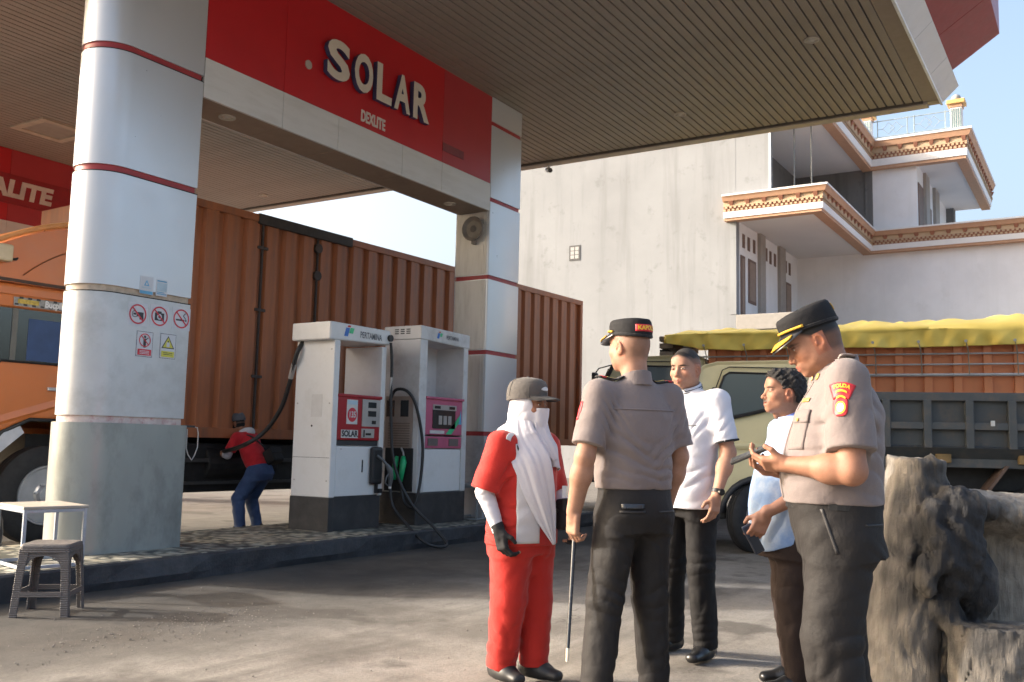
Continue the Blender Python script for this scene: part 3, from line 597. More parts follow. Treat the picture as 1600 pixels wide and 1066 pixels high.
# grey bundle at the frame's left edge, on the table's far side
bg_ = thing('dark_bag', (4.2, 7.38, .2045), 'dark grey bundle at the left edge beside the steel table', 'bag')
M_stool = mat('stool_plastic', (.135, .118, .108), .5, var=.06)
nt_ = M_stool.node_tree; b_ = nt_.nodes['Principled BSDF']; v_ = coords(nt_, 'Object')
wv1 = N(nt_, 'ShaderNodeTexWave', wave_type='BANDS', bands_direction='Z'); wv1.inputs['Scale'].default_value = 22; wv1.inputs['Distortion'].default_value = 3; wv1.inputs['Detail Scale'].default_value = 6; nt_.links.new(v_, wv1.inputs['Vector'])
bump(nt_, b_, wv1.outputs['Fac'], .9, .004)
def stool():
    t = thing('plastic_stool', (3.93, 6.08, 0), 'brown woven look plastic stool in front of the rounded column', 'stool', rz=math.radians(-50)); h = .47; tw, bw = .142, .172
    def sec(z): return bw + (tw - bw) * z / h
    # seat with rounded skirt
    def sq(hw, z, r=.03, n=5):
        out = []
        for cx, cy, a0 in ((hw - r, hw - r, 0), (-hw + r, hw - r, PI / 2), (-hw + r, -hw + r, PI), (hw - r, -hw + r, 1.5 * PI)):
            for a in np.linspace(a0, a0 + PI / 2, n): out.append((cx + r * math.cos(a), cy + r * math.sin(a), z))
        return out
    MB().loft([sq(tw + .018, h - .055), sq(tw + .016, h - .012), sq(tw + .006, h), sq(tw - .05, h - .004), ]).obj('seat', M_stool, t, auto=35)
    for sx_ in (-1, 1):
        for sy in (-1, 1):
            b = MB(); rings = []
            for z in np.linspace(0, h - .03, 7):
                c = sec(z); w_ = .03 + .02 * max(0, (z / h - .6)) * 2.4; q = .012
                x0, x1 = sx_ * (c + .012), sx_ * (c + .012 - w_ - .02); y0, y1 = sy * (c + .012), sy * (c + .012 - w_ - .02)
                rings.append([(x0, y0, z), (x1, y0, z), (x1, y0 - sy * q, z), (x0 - sx_ * q, y0 - sy * q, z), (x0 - sx_ * q, y1, z), (x0, y1, z)])
            b.loft(rings); b.obj('leg', M_stool, t, bevel=.004); bb = MB().box((sx_ * (bw + .017) - .03, sy * (bw + .017) - .03, -.002), (sx_ * (bw + .017) + .03, sy * (bw + .017) + .03, .018))
    for z0, z1 in ((.13, .165),):
        c = sec(z0)
        for s in (-1, 1):
            MB().box((-c + .03, s * (c + .008) - .006, z0), (c - .03, s * (c + .008) + .006, z1)).obj('stretcher', M_stool, t, bevel=.003)
            MB().box((s * (c + .008) - .006, -c + .03, z0), (s * (c + .008) + .006, c - .03, z1)).obj('stretcher', M_stool, t, bevel=.003)
    for s in (-1, 1):                                               # arched aprons under the seat
        for ax in (0, 1):
            pl = [(-tw + .02, h - .05), (tw - .02, h - .05), (tw - .02, h - .12)] + [((tw - .035) * math.cos(a), h - .15 + .075 * math.sin(a)) for a in np.linspace(.15, PI - .15, 9)] + [(-tw + .02, h - .12)]
            yv = s * (tw + .006)
            if ax == 0: MB().loft([[(p[0], yv - .005, p[1]) for p in pl], [(p[0], yv + .005, p[1]) for p in pl]]).obj('apron', M_stool, t)
            else: MB().loft([[(yv - .005, p[0], p[1]) for p in pl], [(yv + .005, p[0], p[1]) for p in pl]]).obj('apron', M_stool, t)
stool()

# ================================================================ ORANGE BOX TRUCK
M_or = mat('truck_orange_box', (.36, .125, .05), .5, var=.12, scale=2, dirt=(.13, .085, .065), dirt_amt=.7, dirt_scale=1.3, stretch=(3, 3, .45))
M_cab = mat('truck_cab_orange', (.56, .17, .045), .3, var=.05, scale=2, dirt=(.35, .2, .12), dirt_amt=.3, dirt_scale=1.5, coat=.2)
M_blk = mat('chassis_black', (.014, .014, .014), .6, var=.4, scale=8); M_tyre = mat('tyre_rubber', (.022, .022, .023), .75, var=.25, scale=14); M_rim = mat('rim_silver', (.45, .45, .46), .35, .5, var=.12)
M_win = glass('truck_window', (.02, .03, .04), .08); M_sky = glass('window_blue', (.03, .05, .09), .06)
TA = math.radians(-2.6)
TR = thing('box_truck', (8.9, 9.66, 0), 'orange box truck with corrugated cargo body parked behind the pumps', 'truck', rz=TA)
tx = lambda X: X - 8.9
def wheel(par, x, y0, r, w, side=-1, dual=False, name='wheel', rimm=None):
    """axis along local y; outer face at y0, looking towards side*y"""
    n = 40; A = np.linspace(0, 2 * PI, n, endpoint=False)
    def rg_(rad, y): return [(x + rad * math.cos(a), y0 - side * y, r + rad * math.sin(a)) for a in A]
    b = MB(); b.loft([rg_(r * .6, .015), rg_(r * .62, .0), rg_(r * .8, -.004), rg_(r * .93, .02), rg_(r, .055), rg_(r, w * .30), rg_(r - .012, w * .305), rg_(r - .012, w * .33), rg_(r, w * .335), rg_(r, w * .48), rg_(r - .012, w * .485), rg_(r - .012, w * .515), rg_(r, w * .52), rg_(r, w * .66), rg_(r - .012, w * .665), rg_(r - .012, w * .69), rg_(r, w * .695), rg_(r, w - .055), rg_(r * .93, w - .02), rg_(r * .7, w)])
    o = b.obj(name, M_tyre, par, auto=35)
    rm = rimm or M_rim
    rim = MB().loft([rg_(r * .61, .012), rg_(r * .60, -.012), rg_(r * .57, -.012), rg_(r * .52, .03), rg_(r * .40, .05), rg_(r * .22, .0), rg_(r * .19, -.05), rg_(r * .05, -.055)]).obj('rim', rm, o, auto=30)
    for k in range(8):
        a = 2 * PI * k / 8 + .2; c = (x + r * .45 * math.cos(a), y0 - side * .036, r + r * .45 * math.sin(a))
        u = np.array([math.cos(a), 0, math.sin(a)]); v = np.array([-math.sin(a), 0, math.cos(a)])
        MB().add([np.array(c) + np.array([0, side * .012, 0]) + r * (.055 * math.cos(q) * u + .075 * math.sin(q) * v) for q in np.linspace(0, 2 * PI, 12, endpoint=False)], [tuple(range(12))]).obj('vent_hole', M_dark, o)
        a += .39; MB().cyl((x + r * .25 * math.cos(a), y0, r + r * .25 * math.sin(a)), (x + r * .25 * math.cos(a), y0 + side * .035, r + r * .25 * math.sin(a)), .013, n=6).obj('wheel_nut', rm, o)
    return o
BX0, BX1, BZ0, BZ1, BW = tx(7.25), tx(17.6), 1.19, 4.22, 2.45
bxc = MB().box((BX0, .06, BZ0 + .02), (BX1 - .02, BW, BZ1 - .02)).obj('cargo_body', M_or, TR)
# frame rails of the body side
for z0, z1 in ((BZ0, BZ0 + .13), (BZ1 - .1, BZ1)): MB().box((BX0, -.02, z0), (BX1, .06, z1)).obj('side_rail', M_or, TR, bevel=.006)
for x0 in (BX0, BX1 - .09): MB().box((x0, -.022, BZ0), (x0 + .09, .06, BZ1)).obj('corner_post', M_or, TR, bevel=.006)
ribm = None; x = BX0 + .12; seam = (tx(9.0), tx(10.02))
while x < BX1 - .3:
    near = any(abs(x + .12 - s) < .13 for s in seam)
    pl = [(0, .062), (.035, -.003), (.225, -.003), (.26, .062)]
    if ribm is None:
        ribm = MB().loft([[(p[0], p[1], BZ0 + .13) for p in pl], [(p[0], p[1], BZ1 - .1) for p in pl]], True, True).obj('rib_panel', M_or, TR); ribm.location = (x, 0, 0)
    else: copy_obj(ribm, TR, (x, RNG.uniform(-.003, .004), 0))
    x += .335
dk = mat('rust_dark', (.06, .045, .04), .7, var=.3)
for s in seam:
    MB().box((s - .012, -.012, BZ0 + .13), (s + .012, .02, BZ1 - .1)).obj('door_seam', dk, TR)
for z in (2.0, 2.9, 3.75): MB().box((seam[0] - .09, -.022, z), (seam[0] + .09, .0, z + .04)).obj('hinge', dk, TR, bevel=.004)
for z in (3.55, 3.95): MB().cyl((seam[1], -.03, z), (seam[1], .02, z), .07, n=14).obj('latch_plate', dk, TR)
MB().box((tx(8.9), -.035, BZ1 - .13), (tx(10.7), .02, BZ1 + .015)).obj('door_gutter', mat('gutter_black', (.04, .033, .03), .6, var=.4), TR, bevel=.01)
for z in (1.35, 2.2, 2.95, 3.7): MB().box((BX1, .05, z), (BX1 + .07, .12, z + .12)).obj('rear_hinge', dk, TR, bevel=.008)
for x in np.arange(BX0 + .4, BX1, 1.1): MB().box((x, -.03, BZ0 - .02), (x + .09, .02, BZ0 + .05)).obj('rope_hook', dk, TR, bevel=.006)
# under body
MB().box((tx(6.2), .5, .75), (BX1 - .1, 1.9, 1.19)).obj('chassis', M_blk, TR)
for a, c in ((7.9, 9.9), (10.0, 12.6)):
    MB().box((tx(a), .12, .5), (tx(c), .55, 1.12)).obj('side_box', M_blk, TR, bevel=.02)
MB().box((tx(8.0), .05, .60), (tx(12.9), .09, .64)).obj('guard_rail', mat('guard_grey', (.05, .05, .05), .6), TR); MB().box((tx(8.0), .05, .88), (tx(12.9), .09, .93)).obj('guard_rail', mat('guard_grey', (.05, .05, .05), .6), TR)
MB().cyl((tx(8.35), .3, .86), (tx(9.5), .3, .86), .27, n=24).obj('fuel_tank', M_blk, TR, bevel=.02)
wheel(TR, tx(6.22), .02, .53, .28); wheel(TR, tx(14.2), .02, .53, .28); wheel(TR, tx(15.4), .02, .53, .28)
MB().box((tx(13.3), .1, .55), (tx(13.34), .7, 1.15)).obj('mud_flap', M_rub, TR); MB().box((tx(16.2), .1, .4), (tx(16.24), .7, 1.15)).obj('mud_flap', M_rub, TR)
# cab: side profile in local X (front is -x) and z, built from -x nose to the back wall
def cabx(X): return tx(X)
cabpl = [(4.62, .75), (4.55, 1.25), (4.62, 1.75), (4.95, 2.62), (5.1, 2.78), (6.95, 2.80), (7.0, 2.6), (7.0, 1.1), (6.9, 1.1), (6.78, 1.25), (6.5, 1.33), (5.95, 1.33), (5.66, 1.18), (5.52, .75)]
W0, W1 = .0, 2.36
def sideskin(y):
    return [(cabx(a), y, z) for a, z in cabpl]
inset = [(cabx(a), .05, z) for a, z in cabpl]
b = MB(); b.loft([sideskin(W0), sideskin(W1)]); cabo = b.obj('cab', M_cab, TR, bevel=.05, seg=3)
# side window recess, glass and blue curtain
wpl = [(5.0, 1.95), (5.3, 2.5), (5.5, 2.6), (6.5, 2.58), (6.62, 2.48), (6.62, 1.95), (5.6, 1.95), (5.45, 1.80), (5.1, 1.80)]
b = MB(); b.loft([[(cabx(a), -.012, z) for a, z in wpl], [(cabx(a), .03, z) for a, z in wpl]]); wo = b.obj('side_window', M_win, TR, bevel=.004)
MB().box((cabx(5.86), -.016, 1.97), (cabx(6.6), -.0125, 2.42)).obj('curtain', mat('curtain_blue', (.03, .06, .16), .35, var=.15), wo)
MB().box((cabx(5.68), -.02, 1.95), (cabx(5.74), -.012, 2.58)).obj('window_bar', mat('bar_grey', (.12, .12, .11), .5), wo)
MB().tube([(cabx(a), -.014, z) for a, z in wpl + [wpl[0]]], .014, 6).obj('window_seal', M_rub, wo)
MB().box((cabx(6.12), -.03, 1.66), (cabx(6.32), -.0, 1.70)).obj('door_handle', M_rim, TR, bevel=.008)
MB().tube([(cabx(5.35), -.008, 1.0), (cabx(5.38), -.008, 1.85)], .006, 5).obj('door_gap', M_dark, TR); MB().tube([(cabx(6.72), -.008, 1.35), (cabx(6.72), -.008, 2.7)], .006, 5).obj('door_gap', M_dark, TR)
# pressed crease on the door
MB().loft([[(cabx(5.4), -.0, 1.20), (cabx(5.4), -.014, 1.23), (cabx(5.4), -.0, 1.30)], [(cabx(6.7), -.0, 1.62), (cabx(6.7), -.014, 1.65), (cabx(6.7), -.0, 1.72)]]).obj('door_crease', M_cab, TR)
# sun visor strip over the window with sticker
vis = MB().loft([[(cabx(4.9), -.03, 2.64), (cabx(4.9), -.05, 2.52), (cabx(4.9), .0, 2.50), (cabx(4.9), .0, 2.66)], [(cabx(6.9), -.03, 2.66), (cabx(6.9), -.05, 2.54), (cabx(6.9), .0, 2.52), (cabx(6.9), .0, 2.68)]]).obj('rain_visor', M_cab, TR, bevel=.008)
st_ = MB().loft([[(cabx(5.66), -.050, 2.63), (cabx(5.66), -.0605, 2.535)], [(cabx(6.33), -.051, 2.637), (cabx(6.33), -.0615, 2.54)]], False, False).obj('sticker', mat('sticker_grey', (.28, .28, .27), .4, var=.3, scale=25), vis)
ck = mat('sticker_black', (.03, .03, .035), .4)
for i in range(14):
    x0 = 5.67 + .047 * i; zt = 2.617 if i % 2 else 2.545
    MB().box((cabx(x0), -.0635, zt), (cabx(x0 + .04), -.058, zt + .02)).obj('checker', ck, st_)
put_text('sticker_lettering', 'Bucpika', (cabx(6.12), -.066, 2.588), (1, 0, 0), (0, 0, 1), mat('st_letter', (.7, .7, .7), .4), st_, size=.1, bold=.004, xs=.8)
MB().box((cabx(5.7), -.066, 2.565), (cabx(5.93), -.062, 2.612)).obj('sticker_block', mat('sticker_gold', (.5, .36, .06), .4, var=.35, scale=40), st_)
# roof deflector: curved shell rising to the box
rings = []
for y in (-.02, .04, .35, 1.2, 2.0, 2.32, 2.38):
    e = .0 if .1 < y < 2.3 else .1
    prof = [(4.9, 2.78)] + [(5.0 + 1.95 * s, 2.84 + (.83 - e) * (1 - (1 - s) ** 2.1)) for s in np.linspace(0, 1, 12)] + [(7.0, 2.79)]
    rings.append([(cabx(a), y, z) for a, z in prof])
b = MB(); b.loft(rings); dfl = b.obj('roof_deflector', M_cab, TR, auto=40)
MB().tube([(cabx(5.0 + 1.9 * s), -.03, 2.90 + .70 * (1 - (1 - s) ** 2.1)) for s in np.linspace(0, 1, 14)], [.03] * 14, 8).obj('deflector_rim', mat('rim_orange_pale', (.6, .27, .1), .35), dfl, smooth=True)
b = MB(); b.loft([[(cabx(5.75 + .9 * s), -.035, 2.88 + .42 * (1 - (1 - s) ** 2) ) for s in np.linspace(0, 1, 10)], [(cabx(5.78 + .9 * s), -.0, 2.86 + .42 * (1 - (1 - s) ** 2)) for s in np.linspace(0, 1, 10)]], False, False); b.obj('deflector_crease', mat('crease_dark', (.25, .09, .04), .5), dfl)
MB().box((cabx(4.9), -.03, 2.79), (cabx(7.0), -.0, 2.825)).obj('roof_gutter', mat('gutter_dark', (.06, .03, .02), .6), TR)
ml = MB(); ml.box((cabx(5.42), -.14, 2.98), (cabx(5.58), -.02, 3.16)); ml.obj('marker_lamp', mat('lamp_pale', (.5, .42, .28), .3), TR, bevel=.02)
MB().tube([(cabx(5.58), -.06, 3.02), (cabx(5.66), -.03, 3.03), (cabx(5.7), 0, 3.06)], .014, 6).obj('lamp_bracket', M_rub, TR)
# wheel arch lip, silver guard and step
ap = [(5.52, .95), (5.66, 1.2), (5.95, 1.34), (6.5, 1.34), (6.78, 1.26)]
MB().tube([(cabx(a), -.012, z) for a, z in ap], .022, 8).obj('arch_lip', M_rub, TR, smooth=True)
b = MB(); b.loft([[(cabx(5.40), -.03, .78), (cabx(5.55), -.03, .76)], [(cabx(5.52), -.035, 1.03), (cabx(5.64), -.035, .98)], [(cabx(5.68), -.03, 1.2), (cabx(5.78), -.03, 1.10)], [(cabx(5.84), -.02, 1.29), (cabx(5.9), -.02, 1.2)]], False, False); b.obj('mud_guard', mat('guard_silver', (.55, .56, .6), .35, .2), TR, smooth=True)
MB().box((cabx(4.7), .02, .45), (cabx(5.45), .4, .95)).obj('step', M_blk, TR, bevel=.03)
# windscreen and bumper on the nose
b = MB(); b.loft([[(cabx(4.61), y, 1.8), (cabx(4.925), y, 2.6)] for y in (.1, 2.26)], False, False); b.obj('windscreen', M_win, TR)
MB().box((cabx(4.42), -.01, .45), (cabx(4.75), 2.37, .85)).obj('bumper', M_blk, TR, bevel=.04)
blob(MB(), (0, 0, .22), (.13, .12, .24), jit=.08).obj('bundle', cloth('bundle_dark', (.05, .05, .055)), bg_, smooth=True)
MB().tube([(-.08, 0, .42), (-.03, 0, .5), (.05, 0, .49), (.09, 0, .4)], .012, 6, smooth=4).obj('strap', M_rub, bg_)
# ================================================================ LIGHT TRUCKS (cab-over), front is local -x, camera side is local -y
M_khaki = mat('truck_khaki', (.78, .70, .42), .35, var=.05, scale=2, dirt=(.3, .26, .16), dirt_amt=.3, dirt_scale=2, coat=.15)
M_khaki2 = mat('truck_khaki_dull', (.68, .6, .36), .45, var=.06)
M_glz = glass('cab_glass', (.10, .135, .15), .06)
def cab_over(T, dx, paint):
    X = lambda a: a + dx
    arch = [(.44 * math.cos(a), .42 + .44 * math.sin(a)) for a in np.linspace(PI * .12, PI * .98, 12)]
    pl = [(-1.1, .6), (-1.16, .95), (-1.08, 1.4), (-.76, 2.1), (-.66, 2.19), (-.5, 2.235), (.5, 2.255), (.6, 2.2), (.64, 2.05), (.64, .6), (.47, .58)] + arch + [(-.5, .6)]
    W = 1.85
    def ringy(y, ins): return [(X(a * (1 - ins * .02)), y, z if z < 1.9 else 1.9 + (z - 1.9) * (1 - ins * .12)) for a, z in pl]
    c = MB().loft([ringy(.03, 1), ringy(0, 0), ringy(W, 0), ringy(W - -.0 + .03, 1)]).obj('cab', paint, T, bevel=.035, seg=3)
    win = [(-.62, 1.50), (-.42, 2.06), (-.36, 2.1), (.45, 2.08), (.5, 2.02), (.5, 1.78), (-.1, 1.62)]
    w_ = MB().loft([[(X(a), -.006, z) for a, z in win], [(X(a), .03, z) for a, z in win]]).obj('side_window', M_glz, T, bevel=.003)
    MB().tube([(X(a), -.008, z) for a, z in [win[-2], win[-1], win[0]]], .022, 8).obj('belt_seal', M_rub, w_)
    MB().tube([(X(a), -.008, z) for a, z in win[:5]], .012, 8).obj('window_seal', M_rub, w_)
    fr = [(-.62, .75), (-.7, 1.4), (-.44, 2.13), (-.36, 2.165), (.52, 2.15), (.57, 2.05), (.57, .7)]
    MB().tube([(X(a), -.004, z) for a, z in fr], .007, 6).obj('door_gap', M_dark, T)
    MB().loft([[(X(-.66), .0, 1.20), (X(-.66), -.018, 1.235), (X(-.66), -.018, 1.26), (X(-.66), 0, 1.275)], [(X(.56), .0, 1.20), (X(.56), -.018, 1.235), (X(.56), -.018, 1.26), (X(.56), 0, 1.275)]]).obj('door_moulding', paint, T, bevel=.004)
    MB().loft([[(X(-.7), .0, .80), (X(-.7), -.02, .82), (X(-.7), -.02, .84), (X(-.7), 0, .86)], [(X(-.45), .0, .80), (X(-.45), -.02, .82), (X(-.45), -.02, .84), (X(-.45), 0, .86)]]).obj('lower_moulding', paint, T)
    h = MB().box((X(.08), -.03, 1.26), (X(.32), .0, 1.37)).obj('door_handle', M_rub, T, bevel=.03, seg=3)
    for i, z in enumerate((1.90, 1.84, 1.78)): MB().cyl((X(-.54 - .03 * i), -.012, z), (X(-.54 - .03 * i), .0, z), .025, n=12).obj('mirror_mount', M_rub, T)
    # windscreen with black gasket
    ws = [[(X(-1.085 + .04 * abs(s) ** 3 * 6 * .25 + .004), W / 2 + s * W * .485, 1.46), (X(-.80 + .02 + .02 * abs(s) ** 3), W / 2 + s * W * .46, 2.06)] for s in np.linspace(-1, 1, 13)]
    ws = [[(p[0] - .035, p[1], p[2]) for p in r] for r in ws]
    MB().loft(ws, False, False).obj('windscreen', M_glz, T, smooth=True)
    lp = [r[0] for r in ws] + [r[1] for r in ws[::-1]]
    MB().tube(lp + [lp[0]], .018, 8).obj('windscreen_gasket', M_rub, T)
    MB().tube([(X(-1.02), .02, 1.5), (X(-.73), .03, 2.1)], .03, 8).obj('pillar_trim', M_rub, T)
    # mirror on arms, bumper, arch lip, step
    MB().box((X(-.98), -.2, 1.6), (X(-.92), -.04, 2.0)).obj('mirror', M_rub, T, bevel=.02)
    MB().tube([(X(-.72), .0, 2.12), (X(-.9), -.1, 2.06), (X(-.95), -.12, 1.98)], .01, 6).obj('mirror_arm', M_rub, T)
    MB().box((X(-1.3), -.01, .42), (X(-.55), W + .01, .72)).obj('bumper', mat('bumper_black', (.03, .03, .032), .5), T, bevel=.04)
    MB().tube([(X(a * 1.02), -.02, z + .01) for a, z in arch], .035, 8).obj('arch_lip', mat('arch_plastic', (.035, .038, .045), .5), T, smooth=True)
    MB().box((X(-.68), .03, .38), (X(-.4), .35, .6)).obj('step', M_blk, T, bevel=.02)
    MB().box((X(-.2), .35, .4), (X(.7), 1.5, 1.0)).obj('underbody', M_blk, T)
def turned_wheel(T, x, y, r, wd, ang):
    o = wheel(T, 0, 0, r, wd, -1); o.location = (x, y, 0); o.rotation_euler = (0, 0, ang); return o
right_az = math.atan2(R3[1, 0], R3[0, 0])
TK_AZ = right_az - math.radians(14)
k0 = onZ(1190, 866)
TK = thing('dump_truck', (k0[0], k0[1], 0), 'khaki cab dump truck with dark grey ribbed tipper bed behind the men', 'truck', rz=TK_AZ)
cab_over(TK, 0, M_khaki)
turned_wheel(TK, 0, .05, .405, .21, math.radians(46)); turned_wheel(TK, 0, 1.75, .405, .21, math.radians(46))
M_grey = mat('tipper_grey', (.06, .068, .072), .5, var=.1, scale=3, dirt=(.2, .13, .07), dirt_amt=.4, dirt_scale=5)
M_grey2 = mat('tipper_grey_rib', (.07, .078, .082), .5, var=.1, dirt=(.22, .14, .07), dirt_amt=.35, dirt_scale=6)
b0, b1 = .85, 4.6
bed = MB().box((b0, .05, 1.28), (b1, 1.85, 1.84)).obj('tipper_bed', M_grey, TK)
MB().box((b0 - .02, -.03, 1.79), (b1 + .02, .1, 1.885)).obj('top_rail', M_grey2, TK, bevel=.008)
MB().box((b0 - .02, -.03, 1.47), (b1 + .02, .05, 1.55)).obj('mid_rail', M_grey2, TK, bevel=.006)
MB().loft([[(q, -.03, 1.27), (q, .12, 1.14), (q, .2, 1.14), (q, .05, 1.29)] for q in (b0, b1)]).obj('lower_chute', M_grey2, TK)
MB().box((b0, .1, 1.05), (b1, .2, 1.15)).obj('sill_beam', M_grey2, TK, bevel=.006)
for x in np.arange(b0 + .05, b1, .435): MB().box((x, -.045, 1.26), (x + .085, .05, 1.80)).obj('rib', M_grey2, TK, bevel=.008)
MB().box((2.46, -.05, 1.515), (2.50, -.03, 1.575)).obj('reflector', mat('reflector_white', (.6, .6, .58), .3), TK)
for x in (1.9, 2.75): MB().box((x, .02, 1.1), (x + .16, .12, 1.2)).obj('hinge_bracket', mat('bracket_rust', (.2, .13, .05), .7, var=.3), TK, bevel=.01)
MB().box((.7, .4, .8), (4.5, 1.45, 1.06)).obj('chassis', M_blk, TK)
MB().box((1.95, .1, .55), (2.0, .15, 1.1)).obj('side_post', M_grey2, TK)
MB().loft([[(2.38, .05, .75), (2.42, .05, .75), (2.66, .05, 1.08), (2.62, .05, 1.08)], [(2.38, .55, .75), (2.42, .55, .75), (2.66, .55, 1.08), (2.62, .55, 1.08)]]).obj('mud_flap', mat('flap_rust', (.13, .085, .065), .7, var=.2), TK)
turned_wheel(TK, 3.05, .08, .44, .42, 0); turned_wheel(TK, 3.05, 1.3, .44, .42, 0)
# ---- orange stake truck under the yellow tarpaulin, one lane further back
DB = 17.0
q0 = P(1046, 700, DB); TB = thing('tarpaulin_truck', (q0[0], q0[1], 0), 'orange sided truck under a yellow tarpaulin behind the dump truck', 'truck', rz=right_az - math.radians(22)); TB.scale = (1.27, 1.27, 1.27)
cab_over(TB, -.12, M_khaki2)
turned_wheel(TB, -.12, .05, .405, .21, 0); turned_wheel(TB, 3.6, .05, .42, .4, 0)
M_ob = mat('stake_orange', (.70, .25, .10), .5, var=.08, scale=3, dirt=(.5, .2, .1), dirt_amt=.4, dirt_scale=4)
MB().box((.53, .06, 1.1), (5.0, 2.0, 2.46)).obj('cargo_body', M_ob, TB)
for x in np.arange(.55, 5.0, .345): MB().box((x, -.0, 1.1), (x + .1, .06, 2.46)).obj('stake', M_ob, TB, bevel=.008)
for z, r_ in ((2.365, .012), (2.215, .011), (2.08, .011), (1.945, .02)): MB().tube([(.2, -.03, z), (4.98, -.03, z)], r_, 8).obj('side_pipe', mat('pipe_steel', (.5, .5, .48), .4, .3), TB)
MB().box((4.92, -.05, 1.0), (5.06, .1, 2.6)).obj('corner_post', M_ob, TB, bevel=.01)
MB().box((-.1, .4, .7), (5, 1.5, 1.1)).obj('chassis', M_blk, TB)
for i, z in enumerate((1.95, 2.09, 2.23, 2.35, 2.45)): MB().box((-.16, .05 - .01 * i, z), (.04, 1.9, z + .075)).obj('headboard_plank', mat('plank_grey', (.2, .17, .14), .7, var=.3), TB, bevel=.01)
for z in (2.17, 2.31): MB().box((-.17, .1, z), (-.05, .3, z + .03)).obj('headboard_gap', M_dark, TB)
# tarpaulin: sheet with ridge, sag and folds hanging over the side
def tarp():
    nx, ny_ = 160, 60; V = []; Fc = []
    top = [(0, 2.82), (.35, 2.92), (.9, 2.9), (1.6, 2.92), (2.4, 2.98), (3.3, 2.98), (3.9, 2.99), (4.45, 3.05), (5.0, 2.93), (5.6, 2.80)]
    low = [(0, 2.66), (.5, 2.57), (1.0, 2.545), (1.5, 2.56), (2.2, 2.565), (2.9, 2.55), (3.6, 2.555), (4.5, 2.57), (4.9, 2.62), (5.3, 2.78), (5.6, 2.77)]
    rr = random.Random(2)
    for i in range(nx + 1):
        x = -.05 + 5.5 * i / nx; zt = np.interp(x, *zip(*top)) - .255; zl = np.interp(x, *zip(*low)) - .255; zl = min(zl, zt - .02)
        for j in range(ny_ + 1):
            t = j / ny_
            if t < .3:
                u = t / .3; y = -.115 - .008 * math.sin(x * 9 + 1) * (1 - u) - .014 * math.sin(x * 3.1 + u * 2); z = zl + (2.53 + .02 * math.sin(x * 4) - zl) * u
                y += (.012 * math.sin(x * 23 + 3 * math.sin(x * 2)) + .02 * abs(math.sin(x * 6.3 + 1.5 * math.sin(x * 1.7) + u * 1.5)) ** 3 - .016 * abs(math.sin(x * 11 - u * 2.2)) ** 4) * (1 - u * .7)
            else:
                u = (t - .3) / .7; y = -.115 + 2.2 * u; s = math.sin(PI * min(1, u * 1.0)) ** .6
                z = 2.53 + (zt - 2.53) * s + .02 * math.sin(x * 7 + y * 4) * s + .015 * math.sin(x * 15 - y * 6) * s + .022 * (abs(math.sin(x * 4.1 + y * 1.3 + 1.2 * math.sin(x * 2.2))) ** 5 + abs(math.sin(x * 7.3 - y * 2.1)) ** 6 * .7) * s
            V.append((x, y, z))
    for i in range(nx):
        for j in range(ny_): a = i * (ny_ + 1) + j; Fc.append((a, a + ny_ + 1, a + ny_ + 2, a + 1))
    o = MB().add(V, Fc).obj('tarpaulin', mat('tarp_yellow', (.84, .62, .12), .5, var=.07, scale=3, bmp=.25, bscale=14), TB, smooth=True)
    s = o.modifiers.new('thick', 'SOLIDIFY'); s.thickness = .006
tarp()
for x in np.arange(.5, 4.9, .55):                                   # tie ropes from the sheet's hem down to the side pipes
    MB().tube([(x, -.13, 2.36), (x + .02, -.10, 2.28), (x + .03, -.06, 2.21), (x + .035, -.05, 1.95)], .007, 5).obj('tie_rope', mat('rope_dirty', (.3, .27, .2), .9), TB)
    MB().cyl((x, -.14, 2.365), (x, -.125, 2.365), .018, n=10).obj('eyelet', M_sil, TB)

# ================================================================ HOUSE
M_wall = weathered('white_plaster_aged_sun_dimmed', (.262, .272, .284), (.175, .18, .184), (.10, .10, .10))  # colour darkened to hold down the sun here; streaks and scuffs are wear
M_wall2 = weathered('white_plaster_shade_lifted', (.78, .78, .79), (.70, .70, .70), (.45, .44, .43))  # same plaster coloured lighter to lift the walls that stand in shade
M_cgrey = weathered('bare_concrete', (.19, .187, .182), (.09, .088, .085), (.05, .05, .05))
M_soff = mat('house_soffit', (.72, .70, .68), .85, var=.03, scale=.6)
M_pch = mat('cornice_peach', (.47, .28, .175), .7, var=.06); M_ter = mat('cornice_terracotta', (.30, .13, .08), .75, var=.08); M_crm = mat('cornice_cream', (.46, .33, .21), .75, var=.06); M_cw = mat('cornice_white', (.72, .71, .7), .7, var=.03)
M_bwn = mat('door_brown', (.16, .10, .075), .6, var=.12); M_taupe = mat('pilaster_taupe', (.34, .31, .28), .8, var=.06)
HX = 30.86
H = thing('house', (34.5, 14, 0), 'large white unfinished house with peach moulded balcony cornices', 'house'); org = H.location
def hb(name, lo, hi, m, bevel=0, par=None): return MB(org).box(lo, hi).obj(name, m, par or H, bevel=bevel)
w1 = hb('wall', (HX, 10.42, 0), (HX + .25, 20.3, 15), M_wall); hb('wall', (HX + .004, 9.23, 9.3), (HX + .25, 10.42, 15), M_wall)
hb('wall_edge', (HX - .03, 9.20, 9.7), (HX + .0, 9.26, 15), M_cw)
hb('pilaster', (HX - .02, 10.40, 5.7), (HX + .3, 10.62, 9.0), M_wall)
